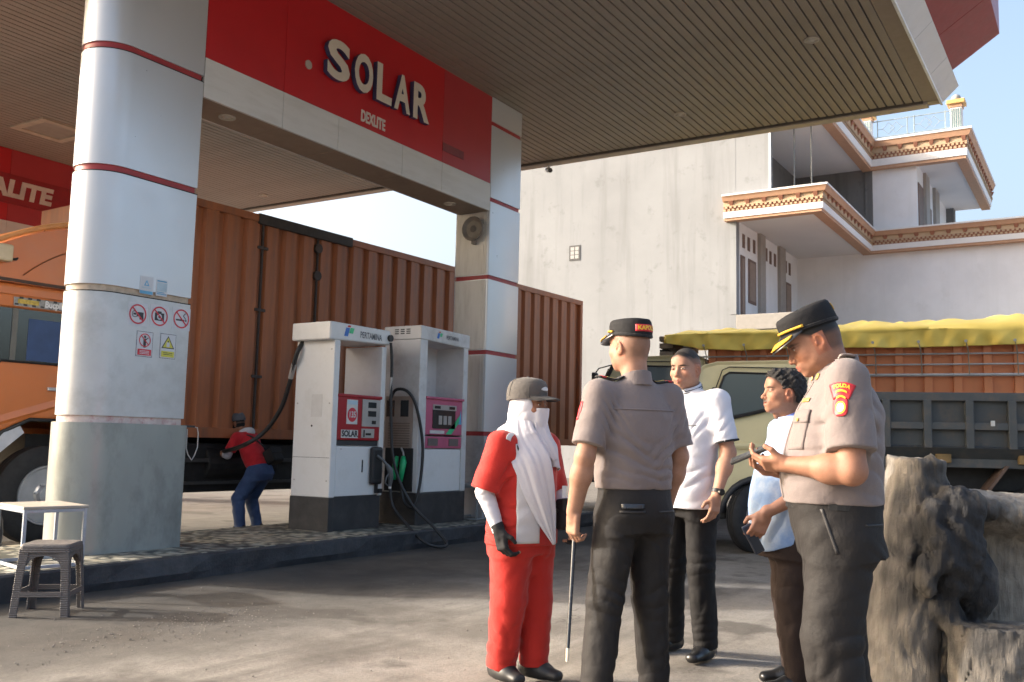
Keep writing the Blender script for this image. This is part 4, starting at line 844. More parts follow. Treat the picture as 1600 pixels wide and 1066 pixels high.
# vent block in the gable wall
vb = hb('vent_block', (HX - .012, 16.36, 8.05), (HX + .002, 16.82, 8.62), mat('vent_plaster', (.34, .335, .33), .8))
hb('vent_recess', (HX - .02, 16.36, 8.05), (HX - .011, 16.82, 8.62), mat('vent_dark', (.08, .08, .08), .8), par=vb)
for i in range(2):
    for k in range(3): hb('vent_pane', (HX - .028, 16.42 + .19 * i, 8.12 + .155 * k), (HX - .019, 16.57 + .19 * i, 8.25 + .155 * k), mat('vent_plaster', (.34, .335, .33), .8), par=vb)
# balcony storey: back wall with doors (faces the street), floor slab
hb('balcony_wall', (HX + .25, 10.42, 5.6), (38.5, 10.62, 9.0), M_wall2); hb('storey_wall', (HX + .25, 10.42, 0), (38.5, 10.62, 5.2), M_wall2)
hb('floor_slab', (HX - .02, 7.9, 5.16), (38.5, 10.41, 5.68), mat('slab_cream', (.27, .255, .235), .85, var=.08), bevel=.02)
hb('wall', (38.5, -9, 0), (38.8, 10.62, 8.95), M_wall2)
for px0, px1, py0, py1, mm, nm in ((1156.5, 1163.5, 398, 495, M_bwn, 'door_frame'), (1168.5, 1180.5, 404, 478, M_bwn, 'window'), (1226.5, 1235.5, 440, 500, M_bwn, 'door_frame')):
    a = onY(px0, py0, 10.42); c = onY(px1, py1, 10.42)
    d_ = hb(nm, (a[0], 10.385, c[2] if nm == 'window' else 5.68), (c[0], 10.42, a[2]), mm, .01)
    hb('pane', (a[0] + .12, 10.375, (c[2] if nm == 'window' else 5.7) + .1), (c[0] - .12, 10.386, a[2] - .1), mat('door_leaf', (.26, .19, .15), .5, var=.1), par=d_)
for px0, px1 in ((1183.5, 1191.5), (1214.5, 1223)):
    a = onY(px0, 370, 10.42); c = onY(px1, 390, 10.42); hb('pilaster', (a[0], 10.30, 5.68), (c[0], 10.43, 9.0), M_taupe)
for px, py in ((1161.5, 377), (1169.5, 382), (1178, 386), (1197, 398), (1203.5, 403), (1210.5, 407), (1227.5, 417), (1233.5, 421)):
    a = onY(px, py, 10.42); hb('vent_opening', (a[0] - .12, 10.40, a[2] - .24), (a[0] + .12, 10.422, a[2] + .24), M_bwn)
# upper storey
hb('concrete_wall', (38.45, 7.5, 9.3), (38.75, 10.6, 12.6), M_cgrey); hb('concrete_wall', (HX + .25, 10.42, 9.2), (38.45, 10.6, 12.6), M_cgrey)
hb('upper_wall', (38.44, 5.82, 9.2), (38.7, 7.49, 12.3), M_wall2); hb('upper_wall', (38.7, 5.82, 9.2), (47, 6.0, 12.3), M_wall2)
hb('concrete_post', (38.38, 7.44, 9.4), (38.5, 7.72, 12.2), M_cgrey)
for px, py in ((1241, 270), (1268, 262)):
    a = onX(px, py, HX + .6); MB(org).cyl((HX + .6, a[1], 9.5), (HX + .6, a[1], 12.5), .022, n=8).obj('steel_prop', mat('prop_steel', (.16, .17, .17), .5), H)
for px0, px1, z1 in ((1435, 1442, 11.6), (1449.5, 1454.5, 11.2), (1466, 1470, 10.7)):
    a = onY(px0, 340, 5.82); c = onY(px1, 340, 5.82); hb('door_frame', (a[0], 5.78, 9.6), (c[0], 5.821, z1), M_bwn)
for px0, px1 in ((1443.5, 1449), (1458, 1464)):
    a = onY(px0, 340, 5.82); c = onY(px1, 340, 5.82); hb('pilaster', (a[0], 5.70, 9.4), (c[0], 5.83, 12.3), M_taupe)
hb('end_pier', (46.4, 5.5, 9.4), (47.0, 6.0, 12.3), M_cgrey)
# roof / ceiling slabs
hb('balcony_roof', (HX + .03, 7.8, 8.95), (38.5, 10.41, 9.6), M_soff); hb('upper_roof', (HX + .03, 7.8, 12.3), (38.44, 20.2, 13.2), M_soff); hb('upper_roof', (38.5, 4.35, 12.3), (47, 10, 13.2), M_soff); hb('terrace', (38.8, -9, 8.9), (47, 5.8, 9.4), M_soff)
def sweep(path, prof, closed_end=True):
    pts = [np.array(p, float) for p in path]; n = []
    for i in range(len(pts) - 1):
        d = pts[i + 1] - pts[i]; d /= np.linalg.norm(d); n.append(np.array([d[1], -d[0]]))
    m = [n[0]] + [(n[i] + n[i + 1]) / (1 + n[i] @ n[i + 1]) for i in range(len(n) - 1)] + [n[-1]]
    return [[(p[0] + q[0] * o_, p[1] + q[1] * o_, z) for o_, z in prof] for p, q in zip(pts, m)]
def cornice(path, z, s):
    for nm, a, c, o0, o1, mm in (('cornice_base', 0, .085, .30, .30, M_pch), ('cornice_band', .085, .29, .34, .36, M_cw), ('cornice_dentil_band', .29, .47, .33, .33, M_ter), ('cornice_bracket_band', .47, .64, .36, .36, M_crm), ('cornice_crown', .64, .80, .44, .52, M_pch), ('cornice_cap', .80, .86, .55, .55, M_cw)):
        MB(org).loft(sweep(path, [(-.05, z + a * s), (o0, z + a * s), (o1, z + c * s), (-.05, z + c * s)])).obj(nm, mm, H)
    dn = MB(org); br0 = None
    for i in range(len(path) - 1):
        a = np.array(path[i], float); c = np.array(path[i + 1], float); L = np.linalg.norm(c - a); d = (c - a) / L; nn = np.array([d[1], -d[0]])
        for q in np.arange(-.3, L + .3, .15):
            if q < 0 and i == 0: continue
            for lv, (z0, z1, off) in enumerate(((.31, .38, .36), (.40, .46, .385))):
                p0 = a + d * (q + lv * .07); vs = [p0 + nn * .3, p0 + d * .08 + nn * .3, p0 + d * .08 + nn * off, p0 + nn * off]
                dn.loft([[(v[0], v[1], z + z0 * s) for v in vs], [(v[0], v[1], z + z1 * s) for v in vs]])
        for q in np.arange(.2, L + .2, .56):
            p0 = a + d * q; b = MB(); vs = [nn * .3, d * .16 + nn * .3, d * .16 + nn * .45, nn * .45]; vb_ = [nn * .3, d * .16 + nn * .3, d * .13 + nn * .37, d * .03 + nn * .37]
            b.loft([[(v[0], v[1], .50 * s) for v in vb_], [(v[0], v[1], .635 * s) for v in vs]])
            o = b.obj('cornice_bracket', M_ter, H); o.location = Vector((p0[0], p0[1], z)) - org
    o = dn.obj('dentils', M_crm, H); o['kind'] = 'stuff'
cornice([(HX + .06, 10.75), (HX + .06, 7.80), (38.5, 7.80), (38.5, -9)], 8.88, 1.0)
cornice([(HX + .06, 14), (HX + .06, 7.75), (38.5, 7.75), (38.5, 4.36), (47, 4.36)], 12.2, 1.32)
# roof terrace railing
M_rail = mat('rail_grey', (.22, .27, .29), .5); M_pst = mat('post_teal', (.12, .2, .21), .6)
def post(y):
    p = MB(org).box((38.16, y - .2, 13.35), (38.56, y + .2, 14.2)).obj('railing_post', M_cw, H, bevel=.02)
    for i in range(5): hb('flute', (38.145, y - .17 + .075 * i, 13.4), (38.161, y - .135 + .075 * i, 14.15), M_pst, par=p)
    hb('post_neck', (38.13, y - .23, 14.2), (38.59, y + .23, 14.32), M_pch, .01, p); hb('post_cap', (38.04, y - .32, 14.32), (38.68, y + .32, 14.48), mat('cap_gold', (.55, .36, .13), .6), .02, p)
    blob(MB(org), (38.36, y, 14.6), (.17, .17, .15), jit=0).obj('ball', mat('ball_grey', (.3, .3, .3), .5), p, smooth=True)
post(4.35); post(7.6)
for z in (13.5, 14.15): MB(org).tube([(38.36, 4.55, z), (38.36, 7.4, z)], .022, 6).obj('rail', M_rail, H)
for y in (4.75, 5.85, 6.1, 7.2): MB(org).tube([(38.36, y, 13.35), (38.36, y, 14.2)], .022, 6).obj('rail', M_rail, H)
for y0 in (4.75, 6.1):
    c = y0 + .55
    for dy in (-.14, .14):
        pts = [(38.36, c + dy - .22, 13.82), (38.36, c + dy, 14.05), (38.36, c + dy + .22, 13.82), (38.36, c + dy, 13.59), (38.36, c + dy - .22, 13.82)]
        MB(org).tube(pts, .015, 5).obj('rail_diamond', M_rail, H)
    for a, d in ((y0, c - .36), (c + .36, y0 + 1.1)): MB(org).tube([(38.36, a, 13.82), (38.36, d, 13.82)], .014, 5).obj('rail_link', M_rail, H)
# rusty sheet roof behind the tarpaulin
a = onX(1440, 514, 30); c = onX(1640, 497, 30)
rs = thing('rusty_roof', (30.4, 0, 0), 'rust red sheet roof edge behind the yellow tarpaulin', 'roof'); M_rust = mat('rust_sheet', (.27, .1, .07), .7, var=.2, scale=3)
MB((30.4, 0, 0)).loft([[(30, a[1] + 2, a[2] - .45), (30, c[1] - 6, c[2] + .1)], [(30, a[1] + 2, a[2] - .3), (30, c[1] - 6, c[2] + .35)], [(33, a[1] + 2, a[2] - .1), (33, c[1] - 6, c[2] + .5)]], False, False).obj('sheet', M_rust, rs)
for y in (-4, 0, 3): MB((30.4, 0, 0)).cyl((31, y, 0), (31, y, 4.9), .06, n=8).obj('roof_post', M_rust, rs)
# ================================================================ IMPLICIT SURFACES for bodies, clothes and rock (smooth unions meshed by surface nets)
def A3(*v): return np.array(v, float)
def s_ell(c, r, R=None):
    c = A3(*c); r = A3(*r) if not np.isscalar(r) else A3(r, r, r)
    def fn(x, y, z):
        x = x - c[0]; y = y - c[1]; z = z - c[2]
        if R is not None: x, y, z = R[0, 0] * x + R[1, 0] * y + R[2, 0] * z, R[0, 1] * x + R[1, 1] * y + R[2, 1] * z, R[0, 2] * x + R[1, 2] * y + R[2, 2] * z
        k0 = np.sqrt((x / r[0]) ** 2 + (y / r[1]) ** 2 + (z / r[2]) ** 2) + 1e-9
        k1 = np.sqrt((x / r[0] ** 2) ** 2 + (y / r[1] ** 2) ** 2 + (z / r[2] ** 2) ** 2) + 1e-9
        return k0 * (k0 - 1) / k1
    return fn, c, float(r.max())
def s_cone(a, b, r1, r2):
    a = A3(*a); b = A3(*b); d = b - a; L2 = d @ d + 1e-12
    def fn(x, y, z):
        t = np.clip(((x - a[0]) * d[0] + (y - a[1]) * d[1] + (z - a[2]) * d[2]) / L2, 0, 1)
        return np.sqrt((x - a[0] - t * d[0]) ** 2 + (y - a[1] - t * d[1]) ** 2 + (z - a[2] - t * d[2]) ** 2) - (r1 + (r2 - r1) * t)
    return fn, (a + b) / 2, math.sqrt(L2) / 2 + max(r1, r2)
def s_econe(a, b, ra, rb, side, cut=(False, False), pw=2.0):
    """tapered elliptical limb; ra/rb = (half width along side, half depth); cut ends flat where asked"""
    a = A3(*a); b = A3(*b); w_ = b - a; L = np.linalg.norm(w_); w_ = w_ / L; u = A3(*side); u = u - w_ * (u @ w_); u /= np.linalg.norm(u); v = np.cross(w_, u)
    def fn(x, y, z):
        x = x - a[0]; y = y - a[1]; z = z - a[2]
        t0 = x * w_[0] + y * w_[1] + z * w_[2]; t = np.clip(t0 / L, 0, 1); pu = x * u[0] + y * u[1] + z * u[2]; pv = x * v[0] + y * v[1] + z * v[2]
        rx = ra[0] + (rb[0] - ra[0]) * t; ry = ra[1] + (rb[1] - ra[1]) * t; mn = np.minimum(rx, ry)
        e = t0 - t * L
        if cut[0]: e = np.where(e < 0, 0, e)
        if cut[1]: e = np.where(e > 0, 0, e)
        d = ((np.abs(pu) / rx) ** pw + (np.abs(pv) / ry) ** pw + (np.abs(e) / mn) ** pw) ** (1 / pw)
        d = (d - 1) * mn
        if cut[0]: d = np.maximum(d, -t0)
        if cut[1]: d = np.maximum(d, t0 - L)
        return d
    m = max(ra + rb); return fn, (a + b) / 2, L / 2 + m
def s_prof(secs, pw=2.2, M=None):
    """upright body of elliptical sections (z, cx, cy, rx, ry), flat ends"""
    S = np.array(sorted(secs), float); zz = np.linspace(S[0, 0], S[-1, 0], 80)
    # smooth interpolation of the sections
    C = [np.convolve(np.pad(np.interp(zz, S[:, 0], S[:, i]), 4, 'edge'), np.ones(9) / 9, 'valid') for i in range(1, 5)]
    def fn(x, y, z):
        cx, cy, rx, ry = (np.interp(z, zz, c) for c in C)
        mn = np.minimum(rx, ry)
        d = (((np.abs(x - cx) / rx) ** pw + (np.abs(y - cy) / ry) ** pw) ** (1 / pw) - 1) * mn
        return np.maximum(np.maximum(d, z - S[-1, 0]), S[0, 0] - z)
    c = A3(S[:, 1].mean(), S[:, 2].mean(), (S[0, 0] + S[-1, 0]) / 2)
    return fn, c, math.hypot((S[-1, 0] - S[0, 0]) / 2, S[:, 3:].max() + np.abs(S[:, 1:3]).max())
def s_box(c, hf, rd=.01, R=None):
    c = A3(*c)
    def fn(x, y, z):
        x = x - c[0]; y = y - c[1]; z = z - c[2]
        if R is not None: x, y, z = R[0, 0] * x + R[1, 0] * y + R[2, 0] * z, R[0, 1] * x + R[1, 1] * y + R[2, 1] * z, R[0, 2] * x + R[1, 2] * y + R[2, 2] * z
        qx = np.abs(x) - hf[0] + rd; qy = np.abs(y) - hf[1] + rd; qz = np.abs(z) - hf[2] + rd
        return np.sqrt(np.maximum(qx, 0) ** 2 + np.maximum(qy, 0) ** 2 + np.maximum(qz, 0) ** 2) + np.minimum(np.maximum(qx, np.maximum(qy, qz)), 0) - rd
    return fn, c, float(np.linalg.norm(hf))
class Vol:
    def __init__(s, lo, hi, h):
        s.lo = A3(*lo); s.h = h; s.n = np.ceil((A3(*hi) - s.lo) / h).astype(int) + 1; s.f = np.full(s.n, 1.0, np.float32)
        s.ax = [s.lo[i] + h * np.arange(s.n[i]) for i in range(3)]
    def _sl(s, c, R):
        a = np.maximum(0, np.floor((c - R - s.lo) / s.h).astype(int)); b = np.minimum(s.n, np.ceil((c + R - s.lo) / s.h).astype(int) + 1)
        return a, b
    def op(s, prim, k=.01, M=None, sub=False):
        fn, c, R = prim; sc = 1.0
        if M is not None:
            sc = abs(np.linalg.det(M[:3, :3])) ** (1 / 3); c = M[:3, :3] @ c + M[:3, 3]; R = R * sc
        a, b = s._sl(c, R + k * 1.5 + 3 * s.h)
        if (b <= a).any(): return s
        X = s.ax[0][a[0]:b[0], None, None]; Y = s.ax[1][None, a[1]:b[1], None]; Z = s.ax[2][None, None, a[2]:b[2]]
        if M is not None:
            Mi = np.linalg.inv(M); X, Y, Z = (Mi[i, 0] * X + Mi[i, 1] * Y + Mi[i, 2] * Z + Mi[i, 3] for i in range(3))
        d = (fn(X, Y, Z) * sc).astype(np.float32); g = s.f[a[0]:b[0], a[1]:b[1], a[2]:b[2]]
        if sub:
            d = -d; h = np.clip(.5 - .5 * (g - d) / k, 0, 1); s.f[a[0]:b[0], a[1]:b[1], a[2]:b[2]] = g * (1 - h) + d * h + k * h * (1 - h)
        else:
            h = np.clip(.5 + .5 * (d - g) / k, 0, 1); s.f[a[0]:b[0], a[1]:b[1], a[2]:b[2]] = d * (1 - h) + g * h - k * h * (1 - h)
        return s
    def near(s, w=.04):
        m = np.abs(s.f) < w; i = np.nonzero(m); return m, s.ax[0][i[0]], s.ax[1][i[1]], s.ax[2][i[2]]
    def disp(s, fn, w=.04):
        m, x, y, z = s.near(w); s.f[m] += fn(x, y, z).astype(np.float32); return s
    def clip(s, fn, w=.06):
        m, x, y, z = s.near(w); s.f[m] = np.maximum(s.f[m], fn(x, y, z)); 
        return s
    def mesh(s):
        f = s.f; ins = f < 0; n = f.shape
        c = np.zeros((n[0] - 1, n[1] - 1, n[2] - 1), np.uint8)
        for i in (0, 1):
            for j in (0, 1):
                for k in (0, 1): c += ins[i:n[0] - 1 + i, j:n[1] - 1 + j, k:n[2] - 1 + k]
        act = np.argwhere((c > 0) & (c < 8)); idg = np.full(c.shape, -1, np.int32); idg[act[:, 0], act[:, 1], act[:, 2]] = np.arange(len(act))
        cor = np.array([(i, j, k) for i in (0, 1) for j in (0, 1) for k in (0, 1)])
        val = np.stack([f[act[:, 0] + q[0], act[:, 1] + q[1], act[:, 2] + q[2]] for q in cor], 1).astype(float)
        acc = np.zeros((len(act), 3)); cnt = np.zeros(len(act))
        for p in range(8):
            for q in range(p + 1, 8):
                if np.abs(cor[p] - cor[q]).sum() != 1: continue
                m = (val[:, p] < 0) != (val[:, q] < 0); t = val[m, p] / (val[m, p] - val[m, q])
                acc[m] += cor[p] + t[:, None] * (cor[q] - cor[p]); cnt[m] += 1
        V = s.lo + s.h * (act + acc / cnt[:, None]); F = []
        for ax in range(3):
            b, d = (ax + 1) % 3, (ax + 2) % 3
            s0 = [slice(None)] * 3; s1 = [slice(None)] * 3; s0[ax] = slice(0, n[ax] - 1); s1[ax] = slice(1, n[ax])
            e = np.argwhere(ins[tuple(s0)] != ins[tuple(s1)]); e = e[(e[:, b] > 0) & (e[:, d] > 0) & (e[:, b] < n[b] - 1) & (e[:, d] < n[d] - 1)]
            if not len(e): continue
            q = []
            for ob, od in ((1, 1), (0, 1), (0, 0), (1, 0)):
                t = e.copy(); t[:, b] -= ob; t[:, d] -= od; q.append(idg[t[:, 0], t[:, 1], t[:, 2]])
            q = np.stack(q, 1); fl = ~ins[e[:, 0], e[:, 1], e[:, 2]]; q[fl] = q[fl][:, ::-1]; F.append(q)
        return V, np.concatenate(F)
def relax(V, F, it=1, lam=.5):
    ea = np.concatenate([F[:, i] for i in range(4)] * 1); eb = np.concatenate([F[:, (i + 1) % 4] for i in range(4)]); n = len(V)
    i_ = np.concatenate([ea, eb]); j_ = np.concatenate([eb, ea]); cnt = np.maximum(np.bincount(i_, minlength=n), 1)
    for _ in range(it):
        acc = np.stack([np.bincount(i_, V[j_, k], n) for k in range(3)], 1) / cnt[:, None]; V = V + lam * (acc - V)
    return V
def sdf_obj(name, vols, m, parent, tint=None, it=1):
    Vs, Fs, off = [], [], 0
    for v in (vols if isinstance(vols, list) else [vols]):
        V, F = v.mesh()
        if it: V = relax(V, F, it)
        Vs.append(V); Fs.append(F + off); off += len(V)
    V = np.concatenate(Vs); F = np.concatenate(Fs)
    me = bpy.data.meshes.new(name); me.vertices.add(len(V)); me.vertices.foreach_set('co', V.astype(np.float32).ravel()); me.loops.add(F.size); me.loops.foreach_set('vertex_index', F.astype(np.int32).ravel())
    me.polygons.add(len(F)); me.polygons.foreach_set('loop_start', np.arange(0, F.size, 4, dtype=np.int32)); me.polygons.foreach_set('loop_total', np.full(len(F), 4, np.int32)); me.polygons.foreach_set('use_smooth', np.ones(len(F), bool))
    me.update(calc_edges=True); me.materials.append(m)
    if tint is not None:
        c = np.ones((len(V), 4), np.float32); c[:, :3] = tint(V); a = me.color_attributes.new('tint', 'FLOAT_COLOR', 'POINT'); a.data.foreach_set('color', c.ravel())
    o = link(bpy.data.objects.new(name, me), parent); o['_v'] = 0; del o['_v']; SURF[o.name] = (V, F); return o
SURF = {}
def folds(groups):
    """groups of cloth folds: (centre, radius, across-direction, wavelength, depth)"""
    def fn(x, y, z):
        d = np.zeros_like(x)
        for (c, r, nrm, lam, amp) in groups:
            nrm = np.array(nrm, float); nrm = nrm / np.linalg.norm(nrm); r3 = np.array(r if hasattr(r, '__len__') else (r, r, r), float)
            wgt = np.exp(-(((x - c[0]) / r3[0]) ** 2 + ((y - c[1]) / r3[1]) ** 2 + ((z - c[2]) / r3[2]) ** 2))
            ph = 2 * PI * (x * nrm[0] + y * nrm[1] + z * nrm[2]) / lam + 1.6 * np.sin(x * 17 + y * 11 + c[2] * 9) + 1.2 * np.sin(z * 13 - y * 19 + c[0] * 7) + .7 * np.sin(x * 41 + z * 23)
            mod = .35 + .65 * np.clip(.5 + .9 * np.sin(x * 13 + z * 9 + c[2] * 5) * np.sin(y * 12 - z * 11 + x * 6 + c[0] * 9), 0, 1)
            d += amp * wgt * mod * (1 - 2 * np.abs(np.sin(ph * .5)) ** .8)
        d += .0016 * np.sin(x * 31 + 2 * np.sin(z * 14)) * np.sin(z * 27 + 2 * np.sin(y * 17)) + .001 * np.sin(y * 57 + x * 23) * np.sin(z * 61 - x * 13)
        return d
    return fn
def rotm(yaw=0, pitch=0, roll=0):
    """yaw about z (left +), pitch about x (chin up +), roll about y; degrees"""
    a, b, c = (math.radians(q) for q in (yaw, pitch, roll))
    Rz = np.array([[math.cos(a), -math.sin(a), 0], [math.sin(a), math.cos(a), 0], [0, 0, 1]]); Rx = np.array([[1, 0, 0], [0, math.cos(b), -math.sin(b)], [0, math.sin(b), math.cos(b)]]); Ry = np.array([[math.cos(c), 0, math.sin(c)], [0, 1, 0], [-math.sin(c), 0, math.cos(c)]])
    return Rz @ Rx @ Ry
def M44(R, o, s=1.0):
    M = np.eye(4); M[:3, :3] = R * s; M[:3, 3] = o; return M
# ---------------------------------------------------------------- skin
def skin_mat():
    m, nt, b = new_mat('skin'); v = coords(nt); at = N(nt, 'ShaderNodeVertexColor'); at.layer_name = 'tint'
    c = mix(nt, 1.0, at.outputs[0], ramp(nt, noise(nt, v, 30, 5), [(.3, (.9, .87, .86)), (.7, (1.08, 1.06, 1.05))]), 'MULTIPLY')
    c = mix(nt, .5, c, ramp(nt, noise(nt, v, 260, 2), [(.3, (.88, .88, .88)), (.7, (1.1, 1.1, 1.1))]), 'MULTIPLY')
    nt.links.new(c, b.inputs['Base Color']); b.inputs['Roughness'].default_value = .58; b.inputs['Specular IOR Level'].default_value = .3
    b.inputs['Subsurface Weight'].default_value = .12; b.inputs['Subsurface Radius'].default_value = (.012, .005, .003)
    bump(nt, b, noise(nt, v, 420, 3), .15, .002); return m
M_skin = skin_mat()
M_eye, nt, b = new_mat('eye'); v = coords(nt); gr_ = N(nt, 'ShaderNodeTexGradient', gradient_type='SPHERICAL'); mp_ = N(nt, 'ShaderNodeMapping'); mp_.inputs['Scale'].default_value = (130, 1, 130); nt.links.new(v, mp_.inputs[0]); nt.links.new(mp_.outputs[0], gr_.inputs[0])
nt.links.new(ramp(nt, gr_.outputs[0], [(0, (.5, .45, .42)), (.12, (.045, .022, .012))]), b.inputs['Base Color']); b.inputs['Roughness'].default_value = .15
def head_vol(hd, neck_to, hs=1.0, h=.0028, male=True, jaw=1.0, smile=0, neck_r=.058, no_neck=False):
    """hd = 4x4 head frame (origin at eye level in the middle of the skull, y forward, z up)"""
    o = hd[:3, 3]; lo = np.minimum(o - .155 * hs, A3(*neck_to) - .07); hi = np.maximum(o + .155 * hs, A3(*neck_to) + .06); v = Vol(lo, hi, h); U = lambda p, k=.01: v.op(p, k, hd); S = lambda p, k=.01: v.op(p, k, hd, True)
    U(s_ell((0, -.014, .03), (.075, .096, .087)), .01); U(s_ell((0, -.03, -.01), (.07, .075, .07)), .03)
    U(s_ell((0, .03, -.035), (.06 * jaw, .062, .075)), .03); U(s_ell((0, .032, -.075), (.05 * jaw, .052, .036)), .02); U(s_ell((0, .07, -.098), (.022, .018, .015)), .022)
    for q in (-1, 1):
        U(s_ell((q * .05 * jaw, .008, -.06), (.016, .032, .028)), .03)                       # jaw angle
        U(s_ell((q * .043, .058, -.028), (.018, .02, .018)), .025)                             # cheek bone
    U(s_cone((-.03, .075, .022), (.03, .075, .022), .011, .011), .02)                         # brow
    U(s_ell((0, .058, .05), (.05, .03, .035)), .03)                                            # forehead
    for q in (-1, 1): S(s_ell((q * .031, .098, .003), (.019, .018, .011)), .014)              # eye sockets
    for q in (-1, 1): U(s_ell((q * .031, .074, .002), (.017, .013, .0115)), .006)             # lids
    for q in (-1, 1): U(s_cone((q * .016, .086, .0095), (q * .044, .077, .008), .0035, .0028), .004)
    U(s_cone((0, .082, .012), (0, .103, -.03), .0085, .0105), .012); U(s_ell((0, .107, -.034), (.0125, .0105, .0105)), .008)
    for q in (-1, 1): U(s_ell((q * .0135, .095, -.038), (.0085, .0105, .0075)), .006)
    for q in (-1, 1): S(s_ell((q * .0065, .1, -.0465), (.0035, .005, .004)), .003)
    U(s_ell((0, .079, -.062), (.032, .018, .021)), .018)                                       # muzzle
    ml = .024 + .006 * smile
    U(s_cone((-ml, .081, -.064 + .004 * smile), (0, .0955, -.0615), .0035, .0058), .005); U(s_cone((ml, .081, -.064 + .004 * smile), (0, .0955, -.0615), .0035, .0058), .005)
    U(s_cone((-ml * .85, .08, -.070 + .003 * smile), (0, .0925, -.0745), .003, .0068), .005); U(s_cone((ml * .85, .08, -.070 + .003 * smile), (0, .0925, -.0745), .003, .0068), .005)
    S(s_cone((-ml, .088, -.067 + .004 * smile), (ml, .088, -.067 + .004 * smile), .0016, .0016), .003) if not smile else S(s_ell((0, .097, -.0665), (ml * .9, .01, .004)), .004)
    for q in (-1, 1):                                                                          # ears
        Re = rotm(q * 18, 0, 0) @ rotm(0, -12, q * 8)
        U(s_ell((q * .077, -.012, -.012), (.0085, .0195, .032), Re), .006); U(s_ell((q * .075, -.008, -.036), (.008, .011, .012)), .008)
        S(s_ell((q * .084, -.007, -.006), (.006, .0105, .019), Re), .004); U(s_ell((q * .077, .007, -.014), (.006, .004, .008)), .005)
    if not no_neck:
        a = (hd @ A3(0, -.028, -.07, 1))[:3]; v.op(s_cone(a, neck_to, neck_r * .98, neck_r * 1.04), .03)
        if male: v.op(s_ell((hd @ A3(0, .028, -.125, 1))[:3], (.014, .014, .02)), .02)
    return v
def head_tint(hd, base, hair=(.02, .017, .015), cut='buzz', lip=(.36, .13, .1), stub=.5, mustache=False, brow=.85):
    Mi = np.linalg.inv(hd); base = np.array(base); hair = np.array(hair); lip = np.array(lip)
    def fn(V):
        p = V @ Mi[:3, :3].T + Mi[:3, 3]; x, y, z = p.T; ax = np.abs(x); c = np.tile(base, (len(V), 1)); inside = (np.linalg.norm(p, axis=1) < .17)
        def blend(mask, col):
            nonlocal c; mk = np.clip(mask, 0, 1)[:, None] * inside[:, None]; c = c * (1 - mk) + np.array(col) * mk
        sm = lambda d, w: np.clip(.5 + d / w, 0, 1)
        blend(.45 * sm(.022 - np.hypot(ax - .045, z + .03), .03) * (y > .03), base * np.array([1.08, .82, .78]))
        blend(.5 * sm(.016 - np.hypot(x, z + .032), .02) * (y > .08), base * np.array([1.08, .85, .8]))
        blend(.7 * ((ax > .066) & (np.abs(y + .01) < .03) & (np.abs(z + .012) < .045)), base * np.array([1.1, .8, .72]))
        lm = sm(1 - np.hypot(ax / .026, (z + .068) / .0125), .35) * (y > .07); blend(.75 * lm, lip)
        bm = sm(1 - np.hypot((ax - .031) / .021, (z - .019 - .10 * (ax - .02) + 2.5 * np.maximum(0, ax - .036) ** 1.5) / .0052), .7) * (y > .05); blend(brow * bm, hair)
        blend(.55 * sm(1 - np.hypot((ax - .031) / .018, (z - .008) / .004), .9) * (y > .05), hair * 1.5)
        if mustache: blend(.9 * sm(1 - np.hypot(ax / .03, (z + .0525 + .1 * ax) / .0075), .5) * (y > .075), hair)
        if cut:
            line = np.interp(y, [-.12, -.04, -.012, .02, .045, .08], [-.065, -.06, -.0, .022, .045, .068]) + .35 * np.maximum(0, .03 - ax) * (y > .04)
            h_ = sm(z - line, .02) * ~((ax > .07) & (np.abs(y + .012) < .022) & (z < .022))
            if cut == 'buzz': st = stub * np.clip(.45 + (z - .0) / .07, .3, 1) + (1 - stub) * np.clip((z - .045) / .03, 0, 1)
            elif cut == 'shaved': st = stub * np.ones_like(z)
            else: st = np.clip(.75 + (z) / .05, .6, 1)
            blend(h_ * st, hair)
            blend(.12 * sm(-.045 - z, .03) * (y > -.02), base * .5)
        return c
    return fn
